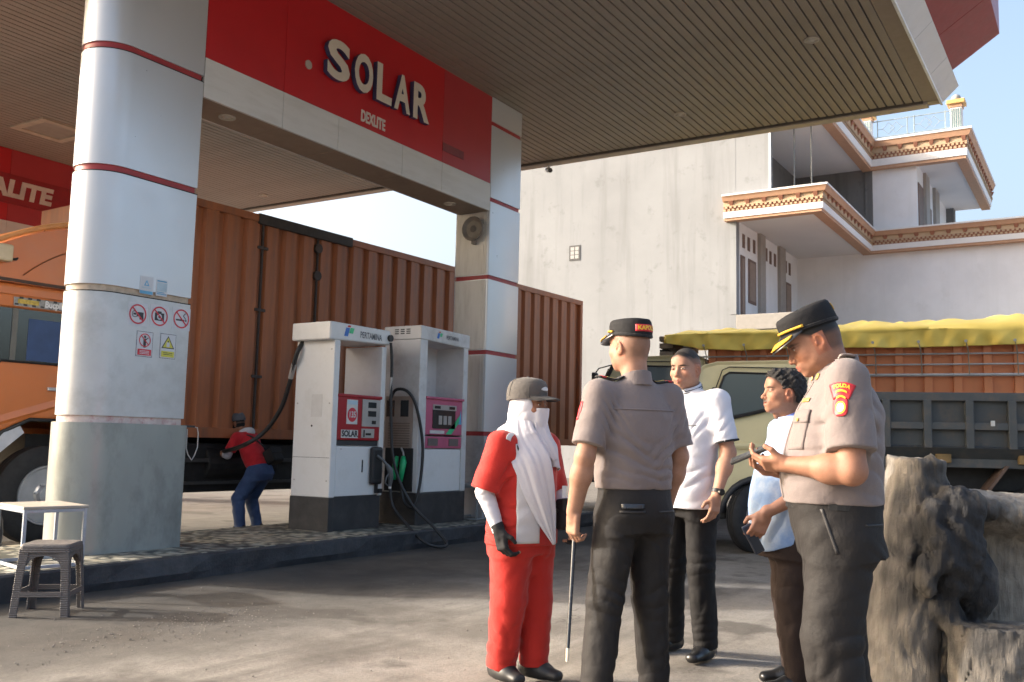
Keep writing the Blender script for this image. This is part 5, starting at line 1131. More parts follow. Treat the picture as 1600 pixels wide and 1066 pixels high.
def hand_into(v, wr, d, nrm, thumb, curl, sc=1.0, spread=.06, thumb_curl=.4):
    """wr wrist point, d finger direction, nrm palm-facing direction, thumb = unit vector to the thumb side, curl = per finger (mcp,pip,dip) degrees"""
    d = A3(*d); d /= np.linalg.norm(d); nrm = A3(*nrm); nrm = nrm - d * (nrm @ d); nrm /= np.linalg.norm(nrm); t = A3(*thumb); t = t - d * (t @ d) - nrm * (t @ nrm); t /= np.linalg.norm(t); wr = A3(*wr); ends = []
    R = np.stack([t, nrm, d], 1)
    v.op(s_box(wr + d * .052 * sc, (.041 * sc, .0155 * sc, .05 * sc), .014 * sc, R), .012); v.op(s_ell(wr + d * .035 * sc + t * .026 * sc + nrm * .008 * sc, (.02 * sc, .017 * sc, .03 * sc), R), .014)
    v.op(s_cone(wr - d * .02 * sc, wr + d * .03 * sc, .026 * sc, .026 * sc), .015)
    lens = [(.044, .027, .022), (.048, .03, .024), (.045, .028, .023), (.036, .022, .02)]; off = [.030, .0105, -.0095, -.029]; rad = [.0093, .0096, .0092, .0082]
    for i in range(4):
        p = wr + d * (.098 - .004 * abs(i - 1)) * sc + t * off[i] * sc; cu = curl[i] if isinstance(curl[0], (tuple, list)) else curl; ang = 0; dd = d + t * spread * (1.3 - i) * .7
        for j in range(3):
            ang += math.radians(cu[j]); dr = dd * math.cos(ang) + nrm * math.sin(ang); dr /= np.linalg.norm(dr); q = p + dr * lens[i][j] * sc; rr = rad[i] * sc * (1 - .07 * j)
            v.op(s_cone(p, q, rr, rr * .93), .004 if j else .007); p = q
        ends.append(p)
    p = wr + d * .03 * sc + t * .036 * sc + nrm * .006 * sc; d1 = d * .62 + t * .62 + nrm * (.25 + .4 * thumb_curl); d1 /= np.linalg.norm(d1); q = p + d1 * .038 * sc; v.op(s_cone(p, q, .0135 * sc, .0115 * sc), .009)
    d2 = d * .85 + t * (.45 - .7 * thumb_curl) + nrm * (.2 + .5 * thumb_curl); d2 /= np.linalg.norm(d2); q2 = q + d2 * .030 * sc; v.op(s_cone(q, q2, .0112 * sc, .0095 * sc), .005)
    return ends
def arm_vol(S, E, W, hd_, h=.0035, ra=.049, re=.041, rw=.027, hand=None):
    pts = [A3(*S), A3(*E), A3(*W), A3(*W) + A3(*hd_) / np.linalg.norm(hd_) * .2]; lo = np.min(pts, 0) - .09; hi = np.max(pts, 0) + .09; v = Vol(lo, hi, h)
    S, E, W = pts[:3]; ax = W - E; sd_ = np.cross(ax, E - S); sd_ = sd_ if np.linalg.norm(sd_) > 1e-4 else A3(0, 1, 0)
    v.op(s_cone(S, E, ra, re), .02); v.op(s_cone(E, E + ax * .35, re, re * 1.06), .02); v.op(s_econe(E + ax * .3, W, (re * 1.05, re * .98), (rw * 1.12, rw * .86), sd_), .025); v.op(s_ell(E - .35 * re * (W - E) / np.linalg.norm(W - E), (.03, .03, .03)), .02)
    return v
def decal(name, surf, org, u, v, w, h, m, parent, n=(14, 14), off=.003, thick=.0025, shape=None, nrm=None, geo=None):
    """flat badge wrapped onto a surface: grid (or given flat geometry) cast along -normal onto the garment"""
    u = Vector(u).normalized(); v = Vector(v); v = (v - u * v.dot(u)).normalized(); nn = Vector(nrm).normalized() if nrm is not None else u.cross(v); org = Vector(org)
    V, F = SURF[surf.name]
    if surf.name not in BV: BV[surf.name] = BVHTree.FromPolygons([tuple(p) for p in V], [tuple(f) for f in F])
    bv = BV[surf.name]; pts = []; fs = []
    if geo is not None: P2 = [(p[0], p[1]) for p in geo[0]]; fs = [tuple(f) for f in geo[1]]
    else:
        P2 = []
        for i in range(n[0] + 1):
            for j in range(n[1] + 1):
                a, b_ = (i / n[0] - .5), (j / n[1] - .5)
                if shape: a, b_ = shape(a, b_)
                P2.append((a * w, b_ * h))
        for i in range(n[0]):
            for j in range(n[1]): q = i * (n[1] + 1) + j; fs.append((q, q + n[1] + 1, q + n[1] + 2, q + 1))
    last = 0.0
    for a, b_ in P2:
        p = org + u * a + v * b_; hit = bv.ray_cast(p + nn * .15, -nn, .4)
        if hit[0] is not None: last = (hit[0] - p).dot(nn)
        pts.append(p + nn * (last + off))
    b = MB(); b.add(pts, fs); o = b.obj(name, m, parent, smooth=geo is None)
    if thick: s = o.modifiers.new('thick', 'SOLIDIFY'); s.thickness = thick; s.offset = -1
    return o
BV = {}
# ================================================================ PEOPLE (local frame: y forward, x to the person's right, z up)
def person(label, loc, az, group=None): return thing('person', loc, label, 'person', group, rz=math.radians(az - 90))
def eyes(T, hd, dark=False):
    for q in (-1, 1):
        b = MB(); blob(b, (0, 0, 0), (.0122, .0065, .0052), 12, 8, 0); o = b.obj('eye', M_eye, T, smooth=True)
        R = Matrix([list(hd[i, :3] / np.linalg.norm(hd[:3, 0])) for i in range(3)]).to_4x4(); o.matrix_local = Matrix.Translation(Vector((hd @ A3(q * .031, .0825, .0015, 1))[:3])) @ R
def core_vol(secs, legs, h=.014):
    v = Vol((-.35, -.35, .0), (.35, .4, 1.6), h); v.op(s_prof([(z, cx, cy, rx - .022, ry - .022) for z, cx, cy, rx, ry in secs], 2.2), .03)
    for hp, kn, an in legs: v.op(s_cone(hp, kn, .06, .05), .03); v.op(s_cone(kn, an, .05, .035), .03)
    return v
def trousers(T, m, waist, secs, legs, fold, hem=.035, h=.006, flare=None, name='trousers', extra=None):
    allp = np.array([p for l in legs for p in l]); lo = A3(min(allp[:, 0].min(), -.2) - .13, allp[:, 1].min() - .2, -.0); hi = A3(max(allp[:, 0].max(), .2) + .13, allp[:, 1].max() + .22, waist + .03); v = Vol(lo, hi, h)
    v.op(s_prof(secs, 2.3), .03)
    fl = flare or ((.092, .108), (.074, .083), (.064, .08))
    for hp, kn, an in legs:
        v.op(s_econe(hp, kn, fl[0], fl[1], (1, 0, 0)), .045); v.op(s_econe(kn, an, fl[1], fl[2], (1, 0, 0), (False, True)), .02)
    if extra: extra(v)
    ex = []
    for hp, kn, an in legs:                                         # long soft drapes down each leg
        for zc, am in ((.68, .0035), (.36, .004)): ex.append(((hp[0] * .4 + kn[0] * .6, kn[1], zc), (.14, .18, .2), (1, .5, .22), .085, am)); ex.append(((kn[0], kn[1], zc - .1), (.14, .18, .16), (-.8, .6, .45), .11, am))
    v.disp(folds([(c, r, n_, l * 1.2, a * .85) for c, r, n_, l, a in fold] + ex)); v.clip(lambda x, y, z: hem - z)
    return sdf_obj(name, v, m, T)
def shirt(T, m, secs, sleeves, fold, h=.006, name='shirt', collar=None, sho=.062, extra=None, hemfn=None, pw=2.3):
    S = np.array(secs); pts = [A3(-S[:, 3].max() - .02, (S[:, 2] - S[:, 4]).min(), S[:, 0].min()), A3(S[:, 3].max() + .02, (S[:, 2] + S[:, 4]).max(), S[:, 0].max())]
    for s_, e_, fr, r0, r1 in sleeves: pts += [A3(*s_) - .09, A3(*s_) + .09, A3(*s_) + fr * (A3(*e_) - A3(*s_)) - .09, A3(*s_) + fr * (A3(*e_) - A3(*s_)) + .09]
    v = Vol(np.min(pts, 0) - .04, np.max(pts, 0) + .05, h); v.op(s_prof(secs, pw), .03); top = S[:, 0].max()
    for s_, e_, fr, r0, r1 in sleeves:
        s_ = A3(*s_); e_ = A3(*e_); en = s_ + fr * (e_ - s_)
        v.op(s_econe((s_[0] * .25, s_[1], s_[2] + .015), s_, (.05, .055), (sho, sho), (0, 0, 1)), .045)
        v.op(s_econe(s_, en, (r0, r0 * .95), (r1, r1 * .92), (0, 1, 0), (False, True)), .04)
    if extra: extra(v)
    v.disp(folds([(c, r, n_, l, a * 1.85) for c, r, n_, l, a in fold]))
    if hemfn: v.clip(hemfn)
    return sdf_obj(name, v, m, T)
def ring_band(T, name, m, c, rx, ry, z0, z1, th, tilt=0, gap=0, n=40, par=None, flare=0):
    """band round neck or waist; tilt lowers the front; gap leaves the front open (radians)"""
    A = np.linspace(PI / 2 + gap, PI / 2 + 2 * PI - gap, n); rings = []
    for a in A:
        ca, sa = math.cos(a), math.sin(a); dz = -tilt * sa
        rings.append([(c[0] + (rx + o_) * ca, c[1] + (ry + o_) * sa, z + dz) for o_, z in ((0, z0), (th + flare, z0), (th, z1), (0, z1))])
    b = MB()
    if gap: b.loft(rings)
    else: b.loft(rings, False); 
    return b.obj(name, m, par or T, bevel=.002)
def shoe(T, an, yaw, m, L=.27, sole=None):
    a = A3(*an); f = A3(-math.sin(math.radians(yaw)), math.cos(math.radians(yaw)), 0); sd_ = A3(f[1], -f[0], 0)
    v = Vol(a + f * .06 - .2 - A3(0, 0, a[2] - .17), a + f * .06 + .2, .005); base = A3(a[0], a[1], 0)
    v.op(s_econe(base - f * .055 + A3(0, 0, .045), base + f * .06 + A3(0, 0, .045), (.038, .05), (.046, .042), sd_), .02); v.op(s_econe(base + f * .05 + A3(0, 0, .035), base + f * (L - .105) + A3(0, 0, .028), (.046, .04), (.04, .028), sd_), .03); v.op(s_cone(base + A3(0, 0, .04), base + A3(0, 0, .12), .045, .043), .03)
    v.clip(lambda x, y, z: .004 - z); o = sdf_obj('shoe', v, m, T)
    return o
def hpts(hd, pts): return [(hd @ A3(*p, 1))[:3] for p in pts]
def police_cap(T, hd):
    mc = cloth('cap_black', (.012, .012, .014), .8, sheen=0); gold = mat('gold_braid', (.62, .36, .03), .45, .2, var=.2, scale=60, bmp=.6, bscale=300)
    n = 48; A = np.linspace(0, 2 * PI, n, endpoint=False)
    def rg(rx, ry, z, tl, cy=-.014): return hpts(hd, [(rx * math.cos(a), cy + ry * math.sin(a), z + tl * math.sin(a)) for a in A])
    b = MB(); b.loft([rg(.078, .1, .047, .016), rg(.086, .110, .045, .016), rg(.087, .112, .06, .016), rg(.087, .112, .095, .010), rg(.083, .108, .115, .005), rg(.076, .101, .123, .003), rg(.05, .07, .129, .002), rg(.015, .02, .131, 0)]); cap = b.obj('cap', mc, T, auto=50)
    SURF[cap.name] = (np.array(b.v), [f for f in b.f])
    ring = MB(); ring.loft([rg(.0872, .1112, .048, .016), rg(.0895, .1135, .049, .016), rg(.0895, .1135, .058, .016), rg(.0872, .1112, .059, .016)], False); ring.obj('cap_band', cloth('cap_band', (.012, .012, .014)), cap)
    # visor
    B = np.linspace(PI / 2 - 1.15, PI / 2 + 1.15, 27)
    def vpt(a, t, dz=0):
        k = max(0, math.cos((a - PI / 2) * 1.36)) ** .8; e = .062 * k * t; z = .062 + .016 * math.sin(a) - .012 - e * .75 - .01 * (1 - math.sin(a)); return (math.cos(a) * (.087 + e * .45), -.014 + math.sin(a) * .111 + e, z + dz)
    vis = MB(); vis.loft([hpts(hd, [vpt(a, t, dz) for a in B]) for t, dz in ((0, .003), (.5, .006), (1, .003), (1, 0), (.5, .001), (0, 0))], False, False); vo_ = vis.obj('visor', mat('visor_black', (.012, .012, .014), .3), cap, auto=50)
    vis.f = vis.f
    g = MB(); g.loft([hpts(hd, [vpt(a, t, .0085) for a in B[3:-3]]) for t in (.55, .75, .97)], False, False); go = g.obj('visor_braid', gold, vo_, smooth=True); s = go.modifiers.new('t', 'SOLIDIFY'); s.thickness = .004
    MB().tube(hpts(hd, [(math.cos(a) * .0915, -.014 + math.sin(a) * .1165, .062 + .016 * math.sin(a)) for a in np.linspace(PI / 2 - 1.25, PI / 2 + 1.25, 25)]), .0055, 8).obj('chin_cord', gold, vo_, smooth=True)
    return cap
def ball_cap(T, hd, m, m2, low=.03, emblem=None):
    n = 40; A = np.linspace(0, 2 * PI, n, endpoint=False)
    def rg(rx, ry, z, tl, cy=-.014): return hpts(hd, [(rx * math.cos(a), cy + ry * math.sin(a), z + tl * math.sin(a)) for a in A])
    rows = [(.0, 0), (.25, .03), (.55, .06), (.8, .085), (.95, .105), (1.0, .112)]
    b = MB(); b.loft([rg(.08, .1, low, .012), rg(.092, .113, low - .002, .012), rg(.093, .115, low + .03, .011), rg(.09, .112, low + .06, .009), rg(.08, .1, low + .088, .006), rg(.06, .075, low + .105, .003), rg(.03, .035, low + .113, 0), rg(.006, .006, low + .115, 0)]); cap = b.obj('cap', m, T, auto=60)
    SURF[cap.name] = (np.array(b.v), [f for f in b.f])
    B = np.linspace(PI / 2 - 1.05, PI / 2 + 1.05, 25)
    def vpt(a, t, dz=0):
        k = max(0, math.cos((a - PI / 2) * 1.42)) ** .55; e = .078 * k * t; z = low + .012 * math.sin(a) + .004 - e * .18 - .35 * (math.cos(a) * (.09 + e * .3)) ** 2 * 6 * t; return (math.cos(a) * (.091 + e * .25), -.014 + math.sin(a) * .113 + e, z + dz)
    vis = MB(); vis.loft([hpts(hd, [vpt(a, t, dz) for a in B]) for t, dz in ((0, .004), (.5, .006), (1, .003), (1, -.001), (.5, .001), (0, 0))], False, False); vis.obj('visor', m2, cap, auto=50)
    for k in range(6):
        a = 2 * PI * k / 6 + .5; MB().tube(hpts(hd, [(rx * math.cos(a), -.014 + ry * math.sin(a), z) for rx, ry, z in ((.0935, .1155, low + .01), (.0935, .1155, low + .03), (.0905, .1125, low + .06), (.0805, .1005, low + .088), (.0605, .0755, low + .1055), (.02, .02, low + .114))]), .0014, 5).obj('cap_seam', m, cap)
    blob(MB(), tuple((hd @ A3(0, -.014, low + .116, 1))[:3]), (.007, .007, .005), 10, 6, 0).obj('cap_button', m, cap, smooth=True)
    return cap
SK_TAN = (.305, .155, .10); SK_LT = (.35, .195, .132); SK_DK = (.28, .14, .088)
M_pol = cloth('police_shirt', (.178, .147, .142), .8, .04); M_ptr = cloth('police_trousers', (.019, .0172, .0172), .7, .1, sheen=0); M_btr = cloth('black_trousers', (.014, .0135, .0145), .8, .12, sheen=0); M_shoe = mat('shoe_black', (.014, .014, .015), .3, var=.2)
M_belt = mat('belt_black', (.012, .012, .013), .4)
HEADTOP = .118
def std_head(T, hd, neck_to, tint, arms, core, eye=True, **kw):
    hv = head_vol(hd, neck_to, **kw)
    o = sdf_obj('body', [hv] + arms + [core], M_skin, T, tint); return o
def arm(S, E, W, d, nrm, th, curl, sc=1.0, h=.0035, tc=.4, ra=.049, re=.041, rw=.027, spread=.06):
    v = arm_vol(S, E, W, d, h, ra, re, rw); e = hand_into(v, W, d, nrm, th, curl, sc, spread, tc); return v, e

# ---------------------------------------------------------------- officer seen from behind
lc = onZ(987, 1100)
T = person('police officer seen from behind in taupe shirt and black cap holding a baton', (lc[0], lc[1], 0), 58)
hd = M44(rotm(15, -2, 0), (-.012, .035, 1.688), 1.03)
legs = [((-.095, 0, .86), (-.145, .015, .48), (-.215, -.02, .06)), ((.09, 0, .86), (.105, .01, .48), (.12, -.01, .06))]
SE = [((-.205, -.005, 1.445), (-.29, -.03, 1.15)), ((.195, -.005, 1.445), (.25, -.02, 1.155))]
secs = [(1.0, 0, 0, .187, .143), (1.03, 0, .003, .192, .147), (1.15, 0, .008, .194, .147), (1.27, 0, 0, .205, .142), (1.36, 0, -.005, .2, .13), (1.43, 0, -.01, .155, .1), (1.49, 0, -.008, .085, .078), (1.515, 0, -.005, .074, .07)]
armL, eL = arm(SE[0][0], SE[0][1], (-.30, .05, .885), (.0, .08, -1), (1, .15, 0), (0, 1, .1), (38, 62, 40), tc=.7, ra=.052, re=.046, rw=.031)
armR, eR = arm(SE[1][0], SE[1][1], (.235, .06, .905), (-.03, .1, -1), (-1, .1, 0), (0, 1, .1), (22, 35, 22), ra=.052, re=.046, rw=.031)
std_head(T, hd, (0, -.012, 1.45), head_tint(hd, SK_LT, cut='shaved', stub=.36), [armL, armR], core_vol(secs, legs), jaw=1.05, neck_r=.064)
eyes(T, hd)
st = trousers(T, M_ptr, 1.05, [(.80, 0, -.012, .168, .125), (.88, 0, -.018, .184, .142), (.96, 0, -.008, .182, .139), (1.035, 0, 0, .176, .13)], legs,
    [((-.13, -.05, .5), (.12, .16, .12), (.3, .1, 1), .05, .006), ((.12, -.05, .5), (.12, .16, .12), (-.3, .1, 1), .055, .006), ((0, -.1, .8), (.16, .1, .08), (.5, 0, 1), .045, .005), ((-.14, -.08, .68), (.09, .12, .14), (.7, 0, 1), .06, .005), ((-.16, 0, .14), (.12, .16, .12), (.1, .2, 1), .05, .006), ((.13, 0, .14), (.12, .16, .12), (-.1, .2, 1), .055, .006)], flare=((.1, .118), (.082, .09), (.068, .08)))
sh = shirt(T, M_pol, secs, [(SE[0][0], SE[0][1], .83, .073, .082), (SE[1][0], SE[1][1], .83, .073, .082)],
    [((0, -.13, 1.07), (.2, .12, .05), (.22, 0, 1), .045, .0065), ((-.1, -.12, 1.16), (.11, .1, .09), (.6, 0, 1), .055, .0065), ((.12, -.12, 1.14), (.1, .1, .09), (-.6, 0, 1), .06, .0065), ((-.17, -.1, 1.33), (.06, .09, .08), (1, 0, .55), .035, .006), ((.17, -.1, 1.33), (.06, .09, .08), (-1, 0, .55), .04, .006), ((-.25, -.02, 1.29), (.06, .08, .1), (.6, .3, .7), .05, .004), ((.25, -.02, 1.29), (.06, .08, .1), (-.6, .3, .7), .05, .004)])
ring_band(T, 'collar', M_pol, (0, -.008), .067, .068, 1.475, 1.545, .008, tilt=.022, gap=.25, par=sh, flare=.012)
decal('back_yoke_seam', sh, (0, -.13, 1.375), (-1, 0, 0), (0, 0, 1), .34, .007, M_pol, sh, (24, 1), .002, .002, nrm=(0, -1, 0))
for q in (-1, 1):
    M_ep = cloth('epaulette_black', (.02, .02, .022)); ep = decal('epaulette', sh, (q * .135, -.005, 1.47), (q, 0, -.18), (0, 1, 0), .135, .052, M_ep, sh, (10, 6), .009, .006, nrm=(.15 * q, 0, 1))
    decal('epaulette_star', sh, (q * .13, -.005, 1.47), (q, 0, -.18), (0, 1, 0), .05, .02, mat('badge_gold', (.6, .42, .12), .4, .4), ep, (6, 4), .014, .003, nrm=(.15 * q, 0, 1))
    decal('epaulette_edge', sh, (q * .175, -.005, 1.46), (q, 0, -.25), (0, 1, 0), .02, .056, mat('badge_red', (.5, .02, .03), .5), ep, (4, 6), .010, .006, nrm=(.25 * q, 0, 1))
decal('sleeve_patch', sh, (-.27, .02, 1.36), (0, -1, 0), (0, 0, 1), .07, .09, mat('badge_red', (.5, .02, .03), .5), sh, (8, 8), .003, .003, nrm=(-1, .2, .1))
ring_band(T, 'belt', M_belt, (0, 0), .172, .128, .995, 1.035, .009)
cap = police_cap(T, hd)
pd = decal('cap_patch', cap, (hd @ A3(0, -.115, .075, 1))[:3], hd[:3, :3] @ A3(1, 0, 0), hd[:3, :3] @ A3(0, 0, 1), .125, .034, mat('badge_red', (.5, .02, .03), .5), cap, (14, 4), .003, .002, nrm=hd[:3, :3] @ A3(0, -1, 0))
g = text_geo('KAPOLDA', size=.03, bold=.0012, xs=.82)
decal('cap_lettering', cap, (hd @ A3(0, -.115, .075, 1))[:3], hd[:3, :3] @ A3(1, 0, 0), hd[:3, :3] @ A3(0, 0, 1), 1, 1, mat('thread_yellow', (.75, .45, .03), .5), pd, off=.0048, thick=0, nrm=hd[:3, :3] @ A3(0, -1, 0), geo=g)
for l in legs: shoe(T, (l[2][0], l[2][1], .06), 0, M_shoe)
# back pockets
pk = decal('back_pocket', st, (-.095, -.15, .90), (-1, 0, 0), (0, 0, 1), .115, .012, mat('pocket_edge', (.02, .019, .02), .6), st, (8, 2), .002, .003, nrm=(0, -1, 0)); decal('back_pocket', st, (.095, -.15, .90), (-1, 0, 0), (0, 0, 1), .115, .008, mat('pocket_edge', (.02, .019, .02), .6), st, (8, 2), .002, .003, nrm=(0, -1, 0))
ph = thing('phone', (lc[0], lc[1], 0), 'top edge of a dark phone in the back pocket of the officer with the baton', 'phone', rz=T.rotation_euler[2])
decal('phone_body', st, (-.095, -.15, .925), (-1, 0, 0), (0, 0, 1), .10, .022, mat('phone_dark', (.03, .035, .045), .25), ph, (6, 4), .007, .007, nrm=(0, -1, 0))
# baton in the left hand
Rz = Matrix.Rotation(T.rotation_euler[2], 3, 'Z'); hw = Rz @ Vector((-.272, .088, .785)) + Vector((lc[0], lc[1], 0)); tip = Vector(P(886, 1034, hw.length if False else 4.30))
bt = thing('baton', tuple(hw), 'slim black baton with brass collar and white tip held by the officer', 'baton'); dv = tip - hw; dn_ = dv.normalized()
MB().cyl(-dn_ * .09, dv * .90, .0105, .0085, 14).obj('shaft', mat('baton_black', (.03, .033, .04), .25), bt, smooth=False, auto=40)
MB().cyl(dv * .90, dv, .0082, .006, 12).obj('tip', mat('baton_tip', (.7, .62, .5), .3, .3), bt, auto=40)
MB().cyl(-dn_ * .11, -dn_ * .085, .0125, .0125, 12).obj('pommel', mat('brass', (.6, .42, .15), .3, .8), bt, auto=40); MB().cyl(-dn_ * .0, dn_ * .012, .0118, .0118, 12).obj('collar', mat('brass', (.6, .42, .15), .3, .8), bt, auto=40)

# ---------------------------------------------------------------- man in the white shirt
lc = onZ(1074, 1024)
T = person('man in white polo shirt and black trousers standing behind the officers', (lc[0], lc[1], 0), 168)
hd = M44(rotm(4, -6, 0), (0, .03, 1.672), 1.03)
legs = [((-.09, 0, .90), (-.105, .02, .5), (-.125, .0, .06)), ((.09, 0, .90), (.11, .0, .5), (.15, -.06, .06))]
SE = [((-.205, 0, 1.475), (-.262, -.02, 1.175)), ((.205, 0, 1.475), (.255, -.03, 1.18))]
secs = [(.85, 0, .0, .192, .158), (.95, 0, .004, .186, .15), (1.06, 0, .008, .18, .135), (1.2, 0, .008, .188, .138), (1.32, 0, .002, .198, .135), (1.41, 0, -.004, .19, .122), (1.475, 0, -.008, .14, .098), (1.53, 0, -.005, .078, .075), (1.55, 0, -.002, .072, .07)]
armL, _ = arm(SE[0][0], SE[0][1], (-.245, .085, .93), (.02, .22, -1), (.9, -.2, 0), (.25, 1, .1), ((22, 30, 20), (24, 34, 22), (26, 36, 24), (28, 38, 24)), .93, ra=.05, re=.043, rw=.029)
armR, _ = arm(SE[1][0], SE[1][1], (.235, .08, .93), (-.02, .2, -1), (-.9, -.2, 0), (-.25, 1, .1), (25, 38, 25), ra=.05, re=.043, rw=.029)
std_head(T, hd, (0, -.01, 1.49), head_tint(hd, SK_LT, cut='buzz', stub=.55), [armL, armR], core_vol(secs, legs), jaw=1.06, neck_r=.062)
eyes(T, hd)
hv = Vol(hd[:3, 3] - .15, hd[:3, 3] + .16, .004); hv.op(s_ell((0, -.014, .0335), (.0745, .0955, .0865)), .01, hd); hv.disp(lambda x, y, z: .0012 * np.sin(x * 330) * np.sin(y * 290 + 1) * np.sin(z * 310))
Mi = np.linalg.inv(hd)
def hairclip(x, y, z):
    p = Mi[:3, :3] @ np.stack([x, y, z]) + Mi[:3, 3:4]; return np.interp(p[1], [-.12, -.05, 0, .03, .06, .09], [.03, .045, .055, .066, .075, .085]) + .010 * np.sin(p[0] * 120) * np.sin(p[1] * 90) - p[2]
hv.clip(hairclip); M_hair = mat('hair_black', (.016, .013, .012), .55, var=.5, scale=220, bmp=.8, bscale=500); sdf_obj('hair', hv, M_hair, T)
M_wsh = cloth('white_shirt', (.54, .54, .59), .8, .03)
trousers(T, M_btr, 1.0, [(.80, 0, -.01, .165, .125), (.88, 0, -.014, .18, .14), (.98, 0, 0, .172, .132)], legs, [((-.11, .05, .5), (.1, .15, .12), (.3, .1, 1), .05, .006), ((.1, 0, .5), (.1, .15, .12), (-.2, .1, 1), .05, .006), ((-.125, 0, .13), (.1, .14, .1), (.1, .2, 1), .04, .007), ((.15, 0, .13), (.1, .14, .1), (.1, .2, 1), .045, .007)], hem=.04)
sh = shirt(T, M_wsh, secs, [(SE[0][0], SE[0][1], .78, .07, .077), (SE[1][0], SE[1][1], .78, .07, .077)], [((-.12, .1, 1.0), (.09, .12, .12), (.5, 0, 1), .07, .005), ((.1, .1, .95), (.1, .1, .14), (.9, 0, .3), .07, .005), ((-.17, .06, 1.34), (.07, .1, .08), (.9, 0, .5), .045, .005), ((-.25, 0, 1.32), (.05, .08, .1), (.5, .4, .8), .055, .004)])
co = ring_band(T, 'collar', M_wsh, (0, 0), .068, .07, 1.52, 1.575, .007, tilt=.03, gap=.3, par=sh, flare=.016)
for z in (1.545, 1.557): ring_band(T, 'collar_stripe', M_btr, (0, 0), .0775 + .012 * (1.575 - z) / .05, .0795 + .012 * (1.575 - z) / .05, z, z + .005, .0015, tilt=.03, gap=.3, par=co)
SLV = lambda q, f: tuple(A3(*SE[q][0]) + f * (A3(*SE[q][1]) - A3(*SE[q][0])))
b = MB(); p = A3(*SLV(0, .775)); ax_ = A3(*SE[0][1]) - A3(*SE[0][0]); ax_ /= np.linalg.norm(ax_); b.cyl(p - ax_ * .004, p + ax_ * .006, .0768, .0768, 32); b.obj('sleeve_trim', M_btr, sh)
# clip-on radio mic and pocket line
decal('pocket_piping', sh, (-.08, .14, 1.33), (-1, 0, 0), (0, 0, 1), .1, .006, mat('piping_grey', (.2, .2, .2), .6), sh, (8, 2), .002, .0015, nrm=(0, 1, 0))
mc_ = MB().box((-.035, .135, 1.25), (.0, .165, 1.37)).obj('clip_radio', mat('radio_black', (.015, .015, .016), .4), sh, bevel=.01); MB().cyl((-.01, .15, 1.37), (-.01, .15, 1.42), .006, n=8).obj('antenna', mat('radio_black', (.015, .015, .016), .4), mc_)
MB().tube([(-.03, .15, 1.25), (-.03, .155, 1.2), (-.02, .15, 1.1), (.02, .14, 1.0)], .004, 6, smooth=4).obj('cord', mat('radio_black', (.015, .015, .016), .4), mc_)
# wrist watch
wa = A3(-.247, .075, .955); wd = A3(*SE[0][1]) - A3(-.245, .085, .93); b = MB(); b.cyl(wa - wd * .04, wa + wd * .045, .034, .035, 24); wo = b.obj('watch', mat('watch_strap', (.012, .012, .013), .5), T); 
MB().cyl(wa + A3(-.025, .008, 0), wa + A3(-.043, .014, .0), .02, .019, 20).obj('watch_case', mat('watch_case', (.02, .02, .022), .2, .3), wo, bevel=.002)
shoe(T, legs[0][2], 5, M_shoe); shoe(T, legs[1][2], -8, M_shoe)

# ---------------------------------------------------------------- moustached man in the pale blue shirt
lc = onZ(1240, 1076)
T = person('moustached man in pale blue shirt smiling, half hidden by the officer with the phone', (lc[0], lc[1], 0), 122)
hd = M44(rotm(6, 3, 0), (0, .045, 1.50), .97)
legs = [((-.085, 0, .80), (-.1, .03, .45), (-.105, .0, .06)), ((.085, 0, .80), (.1, .0, .45), (.12, -.05, .06))]
SE = [((-.18, 0, 1.30), (-.235, -.05, 1.03)), ((.18, 0, 1.30), (.23, .0, 1.04))]
secs = [(.69, 0, .03, .185, .16), (.8, 0, .045, .185, .17), (.95, 0, .05, .178, .168), (1.1, 0, .035, .18, .15), (1.22, 0, .005, .18, .125), (1.29, 0, 0, .15, .105), (1.35, 0, .0, .08, .075), (1.37, 0, .0, .07, .068)]
armL, eL = arm(SE[0][0], SE[0][1], (-.225, .20, .885), (.02, .45, -1), (1, .1, 0), (.0, .9, .5), (40, 50, 35), tc=.6, ra=.048, re=.043, rw=.029)
armR, _ = arm(SE[1][0], SE[1][1], (.2, .1, .86), (0, .2, -1), (-1, 0, 0), (0, 1, 0), (25, 38, 25))
std_head(T, hd, (0, -.005, 1.33), head_tint(hd, SK_TAN, cut='side', mustache=True), [armL, armR], core_vol(secs, legs), jaw=1.04, smile=1, neck_r=.056)
eyes(T, hd)
Mi2 = np.linalg.inv(hd); hv = Vol(hd[:3, 3] - .16, hd[:3, 3] + .17, .004); hv.op(s_ell((0, -.028, .042), (.086, .1, .09)), .01, hd); hv.op(s_ell((0, .035, .085), (.05, .045, .035)), .03, hd); hv.op(s_ell((0, .06, .09), (.03, .03, .022)), .02, hd); hv.op(s_ell((0, -.06, -.01), (.07, .06, .06)), .03, hd)
hv.disp(lambda x, y, z: .007 * np.sin(x * 120 + 2 * np.sin(z * 60)) * np.sin(y * 105 + z * 80) + .004 * np.sin(z * 210 + x * 70) * np.sin(y * 230 + 2 * np.sin(x * 90)))
def hc2(x, y, z):
    p = Mi2[:3, :3] @ np.stack([x, y, z]) + Mi2[:3, 3:4]; l = np.interp(p[1], [-.13, -.04, -.015, -.01, .03, .032, .055, .09], [-.07, -.06, -.03, .02, .012, .03, .06, .085]); ear = .024 - np.hypot((p[1] + .012), (p[2] + .012) * .75); return np.maximum(l - p[2], np.where(np.abs(p[0]) > .06, ear, -1))
hv.clip(hc2); sdf_obj('hair', hv, M_hair, T)
MB().tube(hpts(hd, [(q * .03, .086 - 4 * (q * .03) ** 2 * 4, -.0545 - .006 * abs(q)) for q in np.linspace(-1, 1, 11)]), [.004, .007, .0085, .009, .009, .008, .009, .009, .0085, .007, .004], 8).obj('moustache', M_hair, T, smooth=True)
